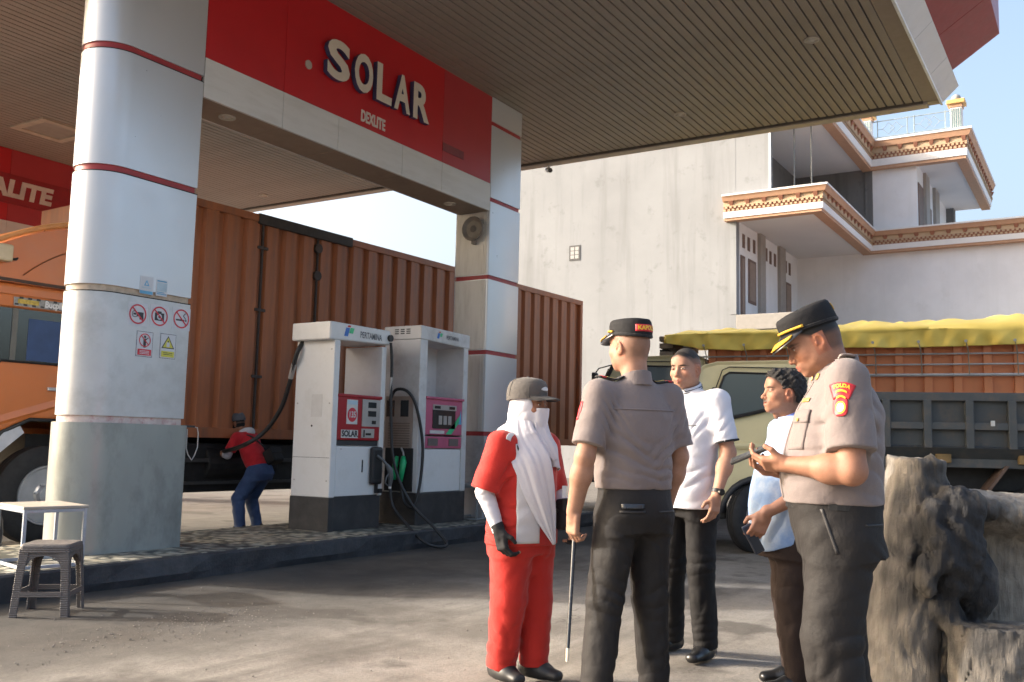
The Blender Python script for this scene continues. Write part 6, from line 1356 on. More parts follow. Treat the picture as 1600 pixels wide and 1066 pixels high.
m_bl, nt, b = new_mat('pale_blue_batik'); v = coords(nt); vo = N(nt, 'ShaderNodeTexVoronoi'); vo.inputs['Scale'].default_value = 28; nt.links.new(v, vo.inputs['Vector'])
nt.links.new(mix(nt, ramp(nt, noise(nt, v, 9, 4), [(.42, (0, 0, 0)), (.6, (1, 1, 1))]), (.34, .43, .58), (.2, .31, .53)), b.inputs['Base Color']); b.inputs['Roughness'].default_value = .8; bump(nt, b, noise(nt, v, 28, 4), .3, .01)
trousers(T, cloth('dark_brown_trousers', (.03, .019, .016), .75, .15, sheen=0), .86, [(.66, 0, .02, .172, .15), (.74, 0, .03, .176, .156), (.85, 0, .035, .172, .155)], legs, [((-.1, .03, .42), (.1, .14, .12), (.1, .3, 1), .06, .006), ((.1, 0, .2), (.1, .14, .12), (.1, .3, 1), .06, .006)], hem=.05, flare=((.09, .105), (.07, .075), (.058, .07)))
sh = shirt(T, m_bl, secs, [(SE[0][0], SE[0][1], .72, .07, .082), (SE[1][0], SE[1][1], .72, .07, .082)], [((-.1, .1, .85), (.12, .14, .15), (.8, .4, .4), .08, .006), ((-.16, 0, 1.15), (.08, .1, .1), (.6, .4, .6), .06, .005)], hemfn=lambda x, y, z: .70 + .035 * np.cos(y * 12) - z)
ring_band(T, 'collar', cloth('collar_blue', (.09, .13, .36)), (0, .0), .062, .062, 1.345, 1.395, .007, tilt=.03, gap=.3, par=sh, flare=.012)
pz = thing('radio', (lc[0], lc[1], 0), 'small dark handset held low by the moustached man', 'handset', rz=T.rotation_euler[2]); b = MB(); Mx = Matrix.Translation((-.195, .255, .775)) @ Matrix.Rotation(math.radians(-28), 4, 'X'); b.box((-.012, -.022, -.09), (.014, .03, .06), Mx); b.obj('handset_body', mat('handset_navy', (.02, .028, .05), .35), pz, bevel=.006)
b = MB(); b.box((-.016, -.018, -.08), (-.012, .024, .0), Mx); b.obj('keypad', mat('phone_dark', (.03, .035, .045), .25), pz)
for l in legs: shoe(T, l[2], 0, M_shoe)

# ---------------------------------------------------------------- officer reading a phone
lc = onZ(1312, 1186)
T = person('police officer in profile with gold trimmed cap reading a phone, nearest the rock', (lc[0], lc[1], 0), 113); T.scale = (1.0, 1.0, 1.04)
hd = M44(rotm(2, -27, 0), (0, .085, 1.585), 1.06)
legs = [((-.1, .0, .82), (-.12, .045, .46), (-.13, .0, .06)), ((.1, -.005, .82), (.115, -.01, .46), (.13, -.08, .06))]
SE = [((-.215, -.01, 1.42), (-.28, -.012, 1.085)), ((.215, -.01, 1.42), (.27, .0, 1.09))]
secs = [(.955, 0, .01, .205, .19), (1.0, 0, .02, .21, .196), (1.08, 0, .02, .214, .198), (1.2, 0, .003, .216, .185), (1.31, 0, -.018, .215, .17), (1.395, 0, -.025, .17, .125), (1.45, 0, -.015, .09, .085), (1.475, 0, -.008, .076, .076)]
armL, eL = arm(SE[0][0], SE[0][1], (-.135, .205, 1.10), (.42, 1, .02), (.55, -.15, .8), (.1, .3, 1), ((25, 35, 25), (28, 40, 25), (30, 42, 28), (34, 45, 28)), tc=.35, ra=.056, re=.052, rw=.034)
armR, _ = arm(SE[1][0], SE[1][1], (.09, .2, 1.07), (-.3, 1, .05), (-.3, -.1, 1), (-1, 0, .2), (28, 40, 28), ra=.056, re=.052, rw=.034)
std_head(T, hd, (0, -.015, 1.42), head_tint(hd, SK_TAN, cut='side'), [armL, armR], core_vol(secs, legs), jaw=1.16, neck_r=.07)
eyes(T, hd)
st = trousers(T, M_ptr, .99, [(.76, 0, -.025, .185, .17), (.84, 0, -.002, .2, .17), (.92, 0, .006, .202, .18), (.975, 0, .01, .2, .187)], legs, [((-.12, 0, .46), (.12, .16, .1), (.2, .2, 1), .06, .006), ((-.1, .1, .72), (.12, .12, .12), (.2, .7, .7), .06, .005), ((-.1, -.12, .74), (.12, .12, .1), (.2, -.5, .8), .05, .005), ((-.12, 0, .25), (.12, .16, .16), (.1, .3, 1), .07, .006), ((.12, 0, .3), (.12, .16, .16), (.1, .3, 1), .07, .006)], flare=((.108, .13), (.09, .112), (.076, .098)))
sh = shirt(T, M_pol, secs, [(SE[0][0], SE[0][1], .78, .082, .093), (SE[1][0], SE[1][1], .78, .082, .093)], [((-.15, .1, 1.13), (.1, .12, .07), (0, .25, 1), .055, .006), ((-.12, -.12, 1.08), (.14, .1, .1), (.3, -.2, 1), .07, .005), ((-.2, .06, 1.3), (.06, .08, .08), (0, .8, .7), .05, .005), ((-.2, -.1, 1.27), (.06, .08, .1), (0, -.7, .7), .06, .006), ((-.26, -.03, 1.28), (.05, .08, .1), (0, .7, .6), .06, .004)])
ring_band(T, 'collar', M_pol, (0, -.006), .073, .078, 1.435, 1.505, .008, tilt=.03, gap=.3, par=sh, flare=.014)
bt_ = ring_band(T, 'belt', M_belt, (0, .008), .193, .178, .935, .972, .01)
M_gold = mat('badge_gold', (.6, .42, .12), .4, .4)
for q in (-1, 1):
    ep = decal('epaulette', sh, (q * .15, -.015, 1.45), (q, 0, -.2), (0, 1, 0), .13, .055, M_pol, sh, (10, 6), .010, .008, nrm=(.2 * q, 0, 1))
    decal('epaulette_badge', sh, (q * .13, -.015, 1.45), (q, 0, -.2), (0, 1, 0), .085, .04, M_ep, ep, (8, 5), .015, .003, nrm=(.2 * q, 0, 1))
    for k in range(2): decal('epaulette_star', sh, (q * (.11 + .035 * k), -.015, 1.45), (q, 0, -.2), (0, 1, 0), .02, .02, mat('badge_pale', (.7, .62, .45), .4, .3), ep, (4, 4), .018, .003, nrm=(.2 * q, 0, 1))
    decal('collar_pin', sh, (q * .05, .07, 1.44), (q, -.3, 0), (0, .2, 1), .018, .03, M_gold, sh, (4, 4), .006, .004, nrm=(q * .3, 1, .4))
# sleeve badge: fan on top, round shield below
bd = A3(-.30, .028, 1.345); ub, vb_, nb = (-.45, -.9, 0), (0, 0, 1), (-.9, .45, .15)
M_bred = mat('badge_red', (.5, .02, .03), .5); M_byel = mat('thread_yellow', (.75, .45, .03), .5)
fan = lambda a, b_: (a * (1.0 + .5 * b_) * 1.05, b_ * .9 + .16 * (1 - (2 * a) ** 2) - .05 + .0)
pt = decal('sleeve_patch', sh, bd + A3(0, 0, .026), ub, vb_, .076, .062, M_bred, sh, (12, 8), .004, .003, fan, nb)
decal('patch_shield', sh, bd + A3(0, 0, -.032), ub, vb_, .056, .072, M_bred, pt, (10, 10), .0035, .003, lambda a, b_: (a * math.sqrt(max(.02, 1 - (1.9 * b_) ** 4)) * 1.0, b_), nb)
def arc_text(s, r, size, bold=.001):
    vv, ff = text_geo(s, size=size, bold=bold, xs=1.05); return np.array([((r + p[1]) * math.sin(p[0] / r), (r + p[1]) * math.cos(p[0] / r) - r, 0) for p in vv]), ff
decal('patch_lettering', sh, bd + A3(0, 0, .047), ub, vb_, 1, 1, M_byel, pt, off=.0058, thick=0, nrm=nb, geo=arc_text('POLDA', .075, .019))
for zo, ww in ((.022, .042), (.0, .034)): decal('patch_line', sh, bd + A3(0, 0, zo), ub, vb_, ww, .008, M_byel, pt, (8, 2), .006, 0, lambda a, b_: (a, b_ + .9 * (1 - (2 * a) ** 2)), nb)
A_ = np.linspace(0, 2 * PI, 20, endpoint=False); disc = lambda r1, r2: (np.array([(0, 0, 0)] + [(r1 * math.cos(a), r2 * math.sin(a), 0) for a in A_]), [(0, i + 1, (i + 1) % 20 + 1) for i in range(20)])
decal('patch_ring', sh, bd + A3(0, 0, -.035), ub, vb_, 1, 1, M_byel, pt, off=.0052, thick=0, nrm=nb, geo=disc(.020, .024)); decal('patch_emblem', sh, bd + A3(0, 0, -.035), ub, vb_, 1, 1, mat('badge_white', (.75, .75, .75), .5), pt, off=.0062, thick=0, nrm=nb, geo=disc(.0135, .0165))
# chest pocket, flap, button
pf = decal('pocket', sh, (-.10, .14, 1.22), (-1, -.35, 0), (0, .1, 1), .11, .125, M_pol, sh, (10, 10), .004, .004, nrm=(-.35, 1, 0)); decal('pocket_flap', sh, (-.10, .14, 1.285), (-1, -.35, 0), (0, .1, 1), .118, .05, M_pol, pf, (10, 5), .009, .006, nrm=(-.35, 1, 0))
decal('button', sh, (-.10, .14, 1.272), (-1, -.35, 0), (0, .1, 1), 1, 1, M_gold, pf, off=.016, thick=.003, nrm=(-.35, 1, 0), geo=disc(.007, .007))
decal('placket', sh, (0, .16, 1.2), (-1, 0, 0), (0, 0, 1), .035, .46, M_pol, sh, (4, 24), .003, .003, nrm=(0, 1, 0)); decal('name_tag', sh, (-.075, .13, 1.35), (-1, -.3, 0), (0, .3, 1), .07, .018, M_gold, sh, (6, 3), .006, .003, nrm=(-.3, 1, .3))
decal('side_pocket', st, (-.19, .06, .86), (0, -1, .35), (0, .3, 1), .012, .17, mat('pocket_edge', (.02, .019, .02), .6), st, (2, 12), .002, .003, nrm=(-1, .1, 0)); decal('rear_pocket', st, (-.16, -.12, .885), (.3, -1, 0), (0, 0, 1), .12, .008, mat('pocket_edge', (.02, .019, .02), .6), st, (10, 2), .002, .003, nrm=(-1, -.7, 0))
cap = police_cap(T, hd); decal('cap_patch', cap, (hd @ A3(0, -.115, .085, 1))[:3], hd[:3, :3] @ A3(1, 0, 0), hd[:3, :3] @ A3(0, 0, 1), .05, .03, M_byel, cap, (8, 4), .003, .003, nrm=hd[:3, :3] @ A3(0, -1, 0))
for l in legs: shoe(T, l[2], 0, M_shoe)
phn = thing('phone', (lc[0], lc[1], 0), 'dark smartphone held out in front by the officer in profile', 'phone', rz=T.rotation_euler[2]); Mx = Matrix.Translation((-.045, .345, 1.18)) @ Matrix.Rotation(math.radians(-12), 4, 'Z') @ Matrix.Rotation(math.radians(-24), 4, 'X') @ Matrix.Rotation(math.radians(-14), 4, 'Y')
MB().box((-.038, -.08, -.007), (.038, .08, .005), Mx).obj('phone_case', mat('phone_case', (.035, .033, .032), .45), phn, bevel=.003); MB().box((-.033, -.075, .005), (.033, .075, .0062), Mx).obj('screen', mat('phone_screen', (.012, .014, .018), .08), phn)
# ---------------------------------------------------------------- attendant in red with white veil
lc = onZ(811, 1060)
T = person('attendant in red uniform and long white veil with grey cap facing the officer', (lc[0], lc[1], 0), -104)
HZ = 1.402
hd = M44(rotm(16, 2, 0), (0, .03, HZ), .94)
legs = [((-.085, 0, .72), (-.085, .02, .4), (-.075, .03, .06)), ((.085, 0, .72), (.09, -.0, .4), (.085, -.05, .06))]
SE = [((-.17, 0, 1.195), (-.235, .0, .965)), ((.17, 0, 1.195), (.245, -.03, .955))]
secs = [(.685, 0, -.005, .205, .16), (.78, 0, .0, .2, .158), (.93, 0, .005, .182, .145), (1.06, 0, .01, .18, .148), (1.15, 0, .0, .175, .13), (1.21, 0, -.005, .14, .1), (1.27, 0, -.005, .075, .07)]
core = core_vol(secs, legs)
hv = head_vol(hd, (0, -.01, 1.24), male=False, neck_r=.05); sdf_obj('body', [hv, core], M_skin, T, head_tint(hd, SK_DK, cut=None)); eyes(T, hd)
M_ured = cloth('uniform_red', (.44, .022, .015), .75, .06); M_veil = cloth('veil_white', (.56, .55, .59), .8, .02)
st = trousers(T, M_ured, .82, [(.64, 0, -.01, .165, .14), (.72, 0, -.015, .18, .155), (.80, 0, -.0, .17, .145)], legs, [((-.1, .03, .38), (.1, .14, .14), (.3, .3, 1), .06, .006), ((.1, 0, .4), (.1, .14, .14), (-.3, .3, 1), .065, .007), ((.1, .0, .14), (.12, .14, .1), (.2, .3, 1), .05, .008), ((-.1, .0, .14), (.12, .14, .1), (-.2, .3, 1), .055, .008), ((.08, .05, .62), (.1, .12, .1), (.5, .5, .7), .06, .005)], flare=((.102, .12), (.086, .094), (.07, .08)), hem=.03)
sh = shirt(T, M_ured, secs, [(SE[0][0], SE[0][1], .98, .072, .082), (SE[1][0], SE[1][1], .98, .072, .082)], [((.12, .05, .85), (.1, .14, .12), (.4, .3, 1), .07, .006), ((.18, 0, 1.05), (.07, .1, .1), (.7, .3, .5), .06, .005), ((.2, 0, .76), (.06, .14, .06), (.1, .3, 1), .05, .006)], name='jacket')
# white front panel
decal('front_panel', sh, (.085, .12, .95), (-1, .55, 0), (0, 0, 1), .13, .50, cloth('panel_white', (.55, .54, .55), .8, .03), sh, (12, 30), .004, .004, nrm=(.55, 1, 0))
decal('shoulder_piping', sh, (.12, .04, 1.23), (-.2, 1, 0), (0, 0, 1), .02, .1, cloth('panel_white', (.55, .54, .55), .8, .03), sh, (4, 10), .004, .003, nrm=(1, .5, .6))
for q, (d_, wr, hdir, nr, th) in {0: (SE[0], (-.215, .155, .80), (.25, .6, -.9), (1, -.3, .2), (.2, 1, .4)), 1: (SE[1], (.222, .055, .765), (-.1, .28, -1), (-.9, .1, 0), (-.3, 1, .2))}.items():
    E_, W_ = A3(*d_[1]), A3(*wr); S_ = A3(*d_[0]); lo = np.minimum(np.minimum(E_, W_), S_) - .07; hi = np.maximum(np.maximum(E_, W_), S_) + .07; v = Vol(lo, hi, .005); v.op(s_cone(S_ + .75 * (E_ - S_), E_, .05, .046), .02); v.op(s_cone(E_, W_, .046, .032), .02)
    v.disp(folds([(tuple(E_), .1, W_ - E_, .03, .003)])); sdf_obj('undersleeve', v, M_veil, T)
    v = Vol(W_ - .2, W_ + .2, .0035); v.op(s_cone(W_ + .12 * (E_ - W_), W_, .033, .031), .012); en = hand_into(v, W_, hdir, nr, th, ((35, 45, 20), (38, 48, 22), (40, 50, 24), (42, 52, 25)), .98, tc if False else .06, .5); sdf_obj('glove', v, cloth('glove_black', (.022, .022, .024), .8, .1, sheen=0), T)
    vs_ = Vol(np.min(en, 0) - .02, np.max(en, 0) + .02, .003)
    for e_ in en: vs_.op(s_ell(e_, (.0088, .0088, .0088)), .003)
    sdf_obj('fingertips', vs_, M_skin, T, lambda V: np.tile(np.array(SK_TAN), (len(V), 1)))
# veil: wrap round the head and neck, face cover, then two hanging flaps of cloth
v = Vol((-.22, -.2, 1.1), (.22, .24, HZ + .16), .0045)
v.op(s_ell((0, -.012, -.005), (.086, .104, .118)), .01, hd); v.op(s_ell((0, .0, -.06), (.078, .09, .07)), .03, hd)
v.op(s_box((0, .115, .018), (.056, .075, .036), .012), .012, hd, True)
v.op(s_econe((0, .066, -.016), (0, .064, -.125), (.06, .055), (.052, .044), (1, 0, 0), (True, False)), .008, hd)
v.op(s_econe((0, -.008, HZ - .08), (.0, -.01, 1.235), (.080, .084), (.115, .098), (1, 0, 0)), .04); v.op(s_ell((.04, -.085, 1.262), (.075, .04, .035)), .04)
v.disp(folds([((.07, .03, 1.3), (.1, .14, .12), (.65, .6, -.35), .034, .0042), ((.03, -.07, 1.27), (.1, .08, .06), (.2, .5, 1), .035, .005), ((0, -.02, HZ), (.12, .14, .1), (.4, 1, .35), .045, .0025)]))
ve = sdf_obj('veil', v, M_veil, T)
def flap(name, ctr_, sides, wid, pleat, ph, par, seed=0):
    n_, m_ = 48, 30; C_ = catmull([A3(*p) for p in ctr_], 12); n_ = len(C_) - 1; V = []; Fc = []
    for i_ in range(n_ + 1):
        s_ = i_ / n_; tg = C_[min(i_ + 1, n_)] - C_[max(i_ - 1, 0)]; tg /= np.linalg.norm(tg); q_ = s_ * (len(sides) - 1); k_ = min(int(q_), len(sides) - 2); u_ = A3(*sides[k_]) * (1 - (q_ - k_)) + A3(*sides[k_ + 1]) * (q_ - k_); u_ = u_ - tg * (u_ @ tg); u_ /= np.linalg.norm(u_); nn_ = np.cross(u_, tg)
        w_ = np.interp(s_, np.linspace(0, 1, len(wid)), wid)
        for j_ in range(m_ + 1):
            t_ = 2 * j_ / m_ - 1; wv_ = pleat * (math.sin(t_ * 6.5 + ph + 1.5 * s_) + .6 * math.sin(t_ * 13 - 2 * s_ + ph * 2) + .35 * math.sin(t_ * 21 + 5 * s_)) * (.35 + .65 * s_) * min(1, w_ / .05)
            V.append(C_[i_] + u_ * w_ * t_ + nn_ * (wv_ - .022 * t_ * t_ * min(1, w_ / .06)))
    for i_ in range(n_):
        for j_ in range(m_): a_ = i_ * (m_ + 1) + j_; Fc.append((a_, a_ + 1, a_ + m_ + 2, a_ + m_ + 1))
    o_ = MB().add(V, Fc).obj(name, M_veil, par, smooth=True); so_ = o_.modifiers.new('t', 'SOLIDIFY'); so_.thickness = .004; so_.offset = 0; return o_
flap('long_flap', [(.085, .035, 1.33), (.105, .075, 1.235), (.095, .155, 1.12), (.065, .188, .97), (.02, .20, .83), (-.03, .205, .695)], [(.35, -1, 0), (.55, -.9, 0), (1, -.75, 0), (1, -.55, 0), (1, -.45, 0), (1, -.4, 0)], [.065, .09, .10, .085, .055, .008], .0045, .4, ve)
flap('short_flap', [(-.012, .122, 1.335), (-.018, .138, 1.26), (-.04, .17, 1.19), (-.055, .188, 1.125)], [(1, 0, 0), (1, -.05, 0), (1, .0, 0), (1, .1, 0)], [.046, .05, .054, .025], .0035, 1.3, ve)
flap('far_flap', [(-.08, .03, 1.33), (-.10, .06, 1.24), (-.11, .12, 1.17), (-.10, .16, 1.08)], [(.2, 1, 0), (.4, 1, 0), (.8, .7, 0), (1, .5, 0)], [.06, .075, .075, .04], .005, 2.2, ve)
cap = ball_cap(T, M44(rotm(16, -2, 0), (0, .03, HZ + .008), 1.0), cloth('cap_grey', (.085, .076, .07), .8, .1), cloth('cap_visor', (.035, .032, .031), .8, .1), low=.028)
decal('cap_emblem', cap, (hd @ A3(.01, .1, .085, 1))[:3], hd[:3, :3] @ A3(-1, 0, 0), hd[:3, :3] @ A3(0, 0, 1), .055, .022, mat('emblem_grey', (.5, .5, .5), .5), cap, (8, 4), .003, .002, lambda a, b_: (a, b_ * (1 - (1.7 * a) ** 2)), hd[:3, :3] @ A3(0, 1, .3))
MB().tube([(.11, -.10, 1.20), (.145, -.03, 1.262), (.14, .03, 1.245), (.12, .09, 1.16), (.05, .13, 1.0), (-.02, .15, .9), (-.12, .16, .85)], .009, 6, smooth=6).obj('strap', M_rub, T)
pb = thing('shoulder_pouch', (lc[0], lc[1], 0), 'black pouch hanging at the front of the red attendant', 'bag', rz=T.rotation_euler[2]); MB().box((-.19, .13, .76), (-.10, .19, .92)).obj('pouch_body', cloth('pouch_black', (.02, .02, .021), .7, sheen=0), pb, bevel=.02, seg=3); MB().box((-.192, .188, .86), (-.098, .194, .925)).obj('pouch_flap', cloth('pouch_black', (.02, .02, .021), .7, sheen=0), pb, bevel=.004)
lanyard = MB(); lanyard.box((-.115, .20, .93), (-.085, .204, .99)); lanyard.obj('name_card', mat('badge_white', (.75, .75, .75), .5), T)
for l, yw in zip(legs, (10, -6)): shoe(T, l[2], yw, mat('trainer_black', (.018, .018, .019), .5, var=.2), .25)

# ---------------------------------------------------------------- attendant bent over at the truck
lc = onZ(384, 830)
T = person('attendant in red shirt and jeans bending at the side of the orange truck', (lc[0], lc[1], 0), 100)
Rt = rotm(0, -30, 0); piv = A3(0, -.15, .84); Mt = M44(Rt, piv); tp = lambda *p: (Mt @ A3(*p, 1))[:3]
hd = M44(rotm(8, -16, 0), tp(0, .06, .66), .97)
legs = [((-.09, -.16, .74), (-.13, .05, .42), (-.16, -.03, .05)), ((.09, -.16, .74), (.13, .04, .42), (.16, -.06, .05))]
SEw = [(tp(-.17, .02, .43), tp(-.22, .22, .28)), (tp(.17, .02, .43), tp(.22, .22, .28))]
v = Vol((-.36, -.45, .68), (.36, .45, 1.36), .008); sw = [(-.03, 0, 0, .165, .135), (.1, 0, .01, .165, .135), (.25, 0, .01, .17, .13), (.36, 0, 0, .175, .12), (.43, 0, -.005, .14, .1), (.50, 0, 0, .07, .07)]
v.op(s_prof(sw), .03, Mt)
for S_, E_ in SEw: v.op(s_econe(tp(0, .0, .44), S_, (.05, .05), (.06, .06), (0, 0, 1)), .04); v.op(s_econe(S_, S_ + .75 * (E_ - S_), (.07, .07), (.075, .075), (0, 1, 0), (False, True)), .04)
v.disp(folds([((0, -.1, .95), (.2, .15, .12), (.2, .6, .7), .07, .006), ((-.1, 0, 1.1), (.12, .12, .12), (.6, .4, .4), .06, .005)])); sh = sdf_obj('shirt', v, cloth('tee_red', (.5, .02, .03), .8, .06), T)
arms = []
for (S_, E_), q in zip(SEw, (-1, 1)):
    a_, _ = arm(S_, E_, (q * .16, .42, 1.0), (-q * .2, 1, .1), (0, 0, -1), (-q, .2, 0), (40, 55, 35), .95, h=.005); arms.append(a_)
    vv = Vol(np.minimum(E_, (q * .16, .42, 1.0)) - .07, np.maximum(E_, (q * .16, .42, 1.0)) + .07, .006); vv.op(s_cone(E_, (q * .16, .42, 1.0), .05, .036), .02); vv.op(s_cone(S_ + .7 * (E_ - S_), E_, .052, .05), .02); sdf_obj('arm_cover', vv, cloth('arm_cover_grey', (.42, .42, .47), .8), T)
cv = Vol((-.3, -.45, 0), (.3, .4, 1.3), .016); cv.op(s_prof([(z, a, b_, c - .03, d_ - .03) for z, a, b_, c, d_ in sw]), .03, Mt)
for l in legs: cv.op(s_cone(l[0], l[1], .06, .05), .03); cv.op(s_cone(l[1], l[2], .05, .035), .03)
sdf_obj('body', [head_vol(hd, tp(0, 0, .47), male=False, h=.004, neck_r=.05)] + arms + [cv], M_skin, T, head_tint(hd, SK_DK, cut='side')); eyes(T, hd)
jm, nt, b = new_mat('jeans'); vv_ = coords(nt); nt.links.new(ramp(nt, noise(nt, vv_, 4, 5), [(.35, (.03, .055, .14)), (.62, (.05, .095, .22)), (.75, (.14, .21, .36))]), b.inputs['Base Color']); b.inputs['Roughness'].default_value = .85; bump(nt, b, noise(nt, vv_, 30, 4), .4, .01)
trousers(T, jm, .9, [(.66, 0, -.17, .16, .14), (.75, 0, -.19, .175, .16), (.84, 0, -.17, .165, .14), (.88, 0, -.15, .15, .13)], legs, [((-.13, .0, .45), (.12, .15, .1), (0, .4, 1), .06, .007), ((.13, 0, .45), (.12, .15, .1), (0, .4, 1), .06, .007), ((0, -.05, .7), (.2, .1, .08), (.2, .5, 1), .06, .006)], flare=((.1, .115), (.078, .085), (.062, .07)))
ball_cap(T, M44(hd[:3, :3] / .95, hd[:3, 3] + A3(0, 0, .005), .98), cloth('cap_blue_grey', (.10, .105, .125), .8), cloth('cap_visor', (.035, .032, .031), .8, .1), low=.03)
v = Vol(hd[:3, 3] - .16, hd[:3, 3] + .16, .005); v.op(s_ell((0, .035, -.055), (.07, .075, .07)), .01, hd); v.op(s_ell((0, -.02, -.02), (.078, .09, .07)), .03, hd); sdf_obj('face_mask', v, cloth('mask_black', (.012, .012, .013), .8, sheen=0), T)
v = Vol(tp(0, 0, .5) - .2, tp(0, 0, .5) + .2, .006); v.op(s_ell(tp(0, -.01, .49), (.105, .095, .05), Rt), .02); v.op(s_ell(tp(.0, -.09, .46), (.07, .04, .05), Rt), .03); v.disp(folds([(tuple(tp(0, 0, .5)), .2, (.3, .5, 1), .035, .006)])); sdf_obj('neck_scarf', v, cloth('scarf_white', (.6, .6, .63), .8), T)
MB().tube([tp(-.13, .05, .47), tp(-.08, -.11, .38), tp(.05, -.15, .2), tp(.14, -.14, .08)], .012, 6, smooth=5).obj('bag_strap', M_rub, T)
bgw = thing('waist_bag', (lc[0], lc[1], 0), 'black bag strapped behind the waist of the bending attendant', 'bag', rz=T.rotation_euler[2]); b = MB(); b.box((-.02, -.27, -.06), (.21, -.12, .13), Matrix([list(r) for r in Mt])); b.obj('bag_body', cloth('pouch_black', (.02, .02, .021), .7, sheen=0), bgw, bevel=.03, seg=3)
b = MB(); b.box((-.022, -.275, .05), (.212, -.26, .135), Matrix([list(r) for r in Mt])); b.obj('bag_flap', cloth('pouch_black', (.02, .02, .021), .7, sheen=0), bgw, bevel=.006)
for l in legs: shoe(T, l[2], 0, M_shoe, .25)
WORK = T
# hose from the first pump round to the attendant's hands
Rw = Matrix.Rotation(T.rotation_euler[2], 3, 'Z'); he = Rw @ Vector((0, .47, 1.0)) + T.location
hpth = [(7.86, 7.7, 2.3)] + [tuple(P(*q)) for q in ((463, 555, 10.75), (452, 600, 10.85), (438, 640, 10.95), (412, 676, 11.05), (378, 697, 11.15))] + [tuple(he)]
HO = thing('delivery_hose', (7.86, 7.7, .2), 'long black hose curving from the SOLAR pump to the bending attendant', 'hose'); MB(HO.location).tube(hpth, .026, 10, smooth=8).obj('hose', M_rub, HO, auto=60)
q = [np.array(p, float) for p in hpth]; MB(HO.location).tube([q[1] * .7 + q[2] * .3, q[1] * .2 + q[2] * .8], .032, 10).obj('hose_sleeve', M_sil, HO, auto=60)
MB(HO.location).tube([tuple(he), tuple(Vector(he) + Vector((-.05, .16, -.02))), tuple(Vector(he) + Vector((-.08, .3, -.1)))], [.04, .03, .014], 10).obj('nozzle', mat('nozzle_grey', (.12, .125, .13), .45, .3), HO, auto=60)

# ================================================================ ROCK-LIKE CONCRETE TREE STUMP WALL
D0 = 4.45
ctr = P(1500, 900, 4.5); RO = thing('stump_wall', (ctr[0], ctr[1], 0), 'weathered grey brown tree stump shaped concrete wall beside the phone officer', 'wall')
fw = A3(R3[0, 2], R3[1, 2], 0) * -1; fw /= np.linalg.norm(fw); rtv = A3(R3[0, 0], R3[1, 0], 0); rtv /= np.linalg.norm(rtv)
v = Vol(np.array([-1.35, -1.35, -.1]) + A3(ctr[0], ctr[1], 0), np.array([1.35, 1.35, 1.32]) + A3(ctr[0], ctr[1], 0), .0125)
g0 = lambda x, y, D: P(x, y, D)
def gr0(x, D):
    p = P(x, 900, D); return A3(p[0], p[1], -.05)
v.op(s_econe(gr0(1392, 4.5), g0(1425, 800, 4.55), (.185, .22), (.14, .18), rtv), .05); v.op(s_econe(g0(1425, 830, 4.55), g0(1432, 716, 4.57), (.145, .19), (.12, .16), rtv, (False, True), 2.5), .04); v.op(s_cone(g0(1452, 716, 4.45), g0(1456, 800, 4.42), .022, .035), .03)
v.op(s_econe(g0(1470, 785, 4.6), g0(1720, 830, 4.75), (.075, .2), (.15, .24), (0, 0, 1)), .08)
v.op(s_econe(gr0(1580, 4.78), g0(1580, 850, 4.78), (.48, .16), (.42, .15), rtv), .08)
burl = [(1488, 850, 4.34, .135, .25), (1458, 806, 4.31, .06, .085), (1450, 900, 4.27, .06, .10), (1500, 790, 4.36, .11, .09), (1525, 915, 4.36, .10, .16), (1478, 955, 4.32, .07, .08), (1470, 860, 4.24, .05, .12)]
for x_, y_, D_, r_, h_ in burl: v.op(s_ell(g0(x_, y_, D_), (r_, r_, h_)), .03)
v.op(s_econe(gr0(1590, 4.2), g0(1590, 978, 4.2), (.30, .24), (.285, .22), rtv, (False, True), 2.4), .025)
def rocky(x, y, z):
    u = x * rtv[0] + y * rtv[1]; w_ = x * fw[0] + y * fw[1]
    d = .010 * np.sin(u * 9 + 2.2 * np.sin(z * 6 + w_ * 5)) * np.sin(w_ * 17 + 1.5 * np.sin(z * 4)) + .006 * np.sin(u * 31 + 2 * np.sin(z * 9)) * np.sin(z * 11 + w_ * 31) + .005 * np.sin(z * 37 + 3 * np.sin(u * 13)) * np.sin(u * 29 - w_ * 23)
    d += .006 * np.sin(u * 95 + 2 * np.sin(z * 21)) * np.sin(w_ * 83 + z * 17) + .004 * np.sin(z * 120 + u * 60) * np.sin(w_ * 140 - u * 50)
    gv = np.abs(np.sin(u * 36 + 1.4 * np.sin(z * 5.5) + 1.1 * np.sin(z * 13 + w_ * 9))); d += .016 * np.maximum(0, .35 - gv) / .35
    gb = np.abs(np.sin(u * 71 + 1.8 * np.sin(z * 4 + u * 7) + .8 * np.sin(z * 17))); d = d * .45 + .007 * np.maximum(0, .4 - gb) / .4
    hb_ = g0(1488, 860, 4.32); m_ = np.exp(-(((x - hb_[0]) ** 2 + (y - hb_[1]) ** 2) / .2 ** 2 + ((z - hb_[2]) / .3) ** 2))
    q_ = .02 * np.sin(u * 33 + 2 * np.sin(z * 14)) * np.sin(z * 25 + 2 * np.sin(u * 19)) + .012 * np.sin(u * 70 + z * 30) * np.sin(z * 64 - u * 25 + w_ * 40) + .006 * np.sin(u * 150 + 2 * np.sin(z * 70)) * np.sin(z * 140 + w_ * 90)
    return d + m_ * q_
v.disp(rocky, .06)
hole = g0(1492, 862, 4.32)
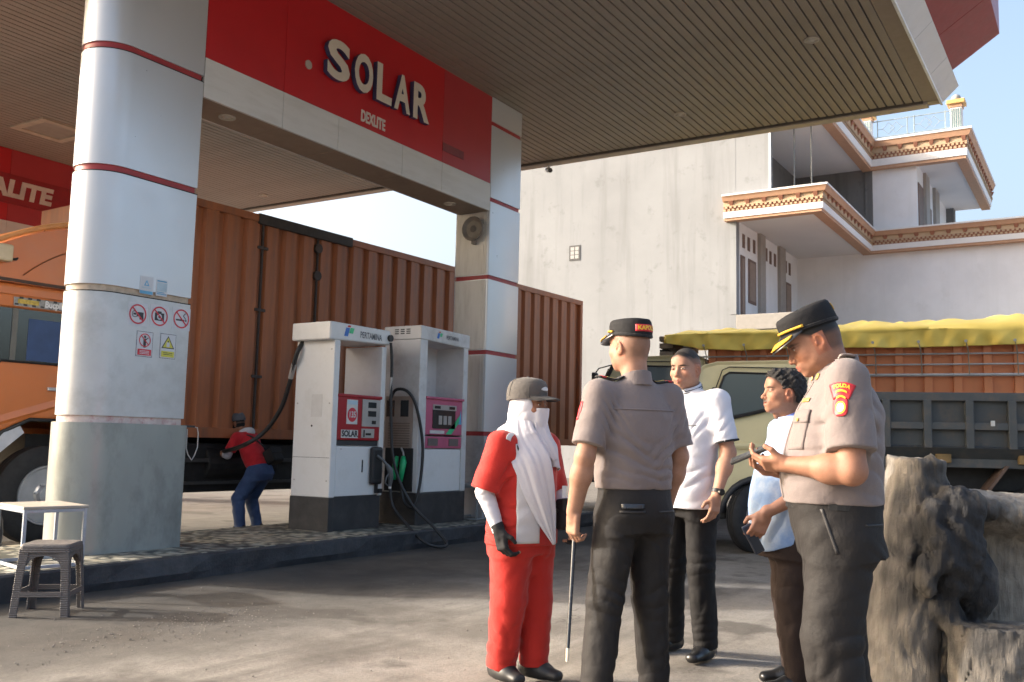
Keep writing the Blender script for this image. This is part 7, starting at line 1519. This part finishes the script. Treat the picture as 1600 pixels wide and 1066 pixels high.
def rtint(V):
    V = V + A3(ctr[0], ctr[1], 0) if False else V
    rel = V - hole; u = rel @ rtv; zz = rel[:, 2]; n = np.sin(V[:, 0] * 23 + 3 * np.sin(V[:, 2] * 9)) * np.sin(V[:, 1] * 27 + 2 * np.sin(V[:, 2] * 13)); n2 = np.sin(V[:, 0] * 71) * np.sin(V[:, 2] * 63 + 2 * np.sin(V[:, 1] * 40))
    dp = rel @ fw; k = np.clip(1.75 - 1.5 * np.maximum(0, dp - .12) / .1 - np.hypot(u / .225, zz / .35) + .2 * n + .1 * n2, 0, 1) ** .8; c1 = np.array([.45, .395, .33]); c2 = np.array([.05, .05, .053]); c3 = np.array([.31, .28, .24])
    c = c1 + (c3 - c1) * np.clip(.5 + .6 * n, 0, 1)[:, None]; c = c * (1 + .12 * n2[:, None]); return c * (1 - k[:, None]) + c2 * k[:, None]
rm, nt, b = new_mat('faux_wood_concrete'); vv_ = coords(nt); at = N(nt, 'ShaderNodeVertexColor'); at.layer_name = 'tint'
c_ = mix(nt, .85, at.outputs[0], ramp(nt, noise(nt, coords(nt, 'Object', (5, 5, .6)), 6, 8, .75), [(.25, (.55, .54, .53)), (.5, (1, 1, 1)), (.78, (1.25, 1.24, 1.22))]), 'MULTIPLY'); nt.links.new(c_, b.inputs['Base Color']); b.inputs['Roughness'].default_value = .85; b.inputs['Specular IOR Level'].default_value = .3
ad = N(nt, 'ShaderNodeMath', operation='ADD'); nt.links.new(noise(nt, vv_, 30, 8, .75), ad.inputs[0]); mp2 = coords(nt, 'Object', (7, 7, .55)); nt.links.new(noise(nt, mp2, 7, 7, .7), ad.inputs[1]); bump(nt, b, ad.outputs[0], .9, .03)
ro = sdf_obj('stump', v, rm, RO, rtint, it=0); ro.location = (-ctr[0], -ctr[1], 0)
lt = thing('metal_lid', tuple(g0(1586, 1012, 4.02)), 'small bright metal lid lying on the lower stump', 'lid'); blob(MB(), (0, 0, 0), (.022, .015, .012), jit=0).obj('lid_disc', mat('lid_steel', (.6, .6, .6), .25, .8), lt, smooth=True)
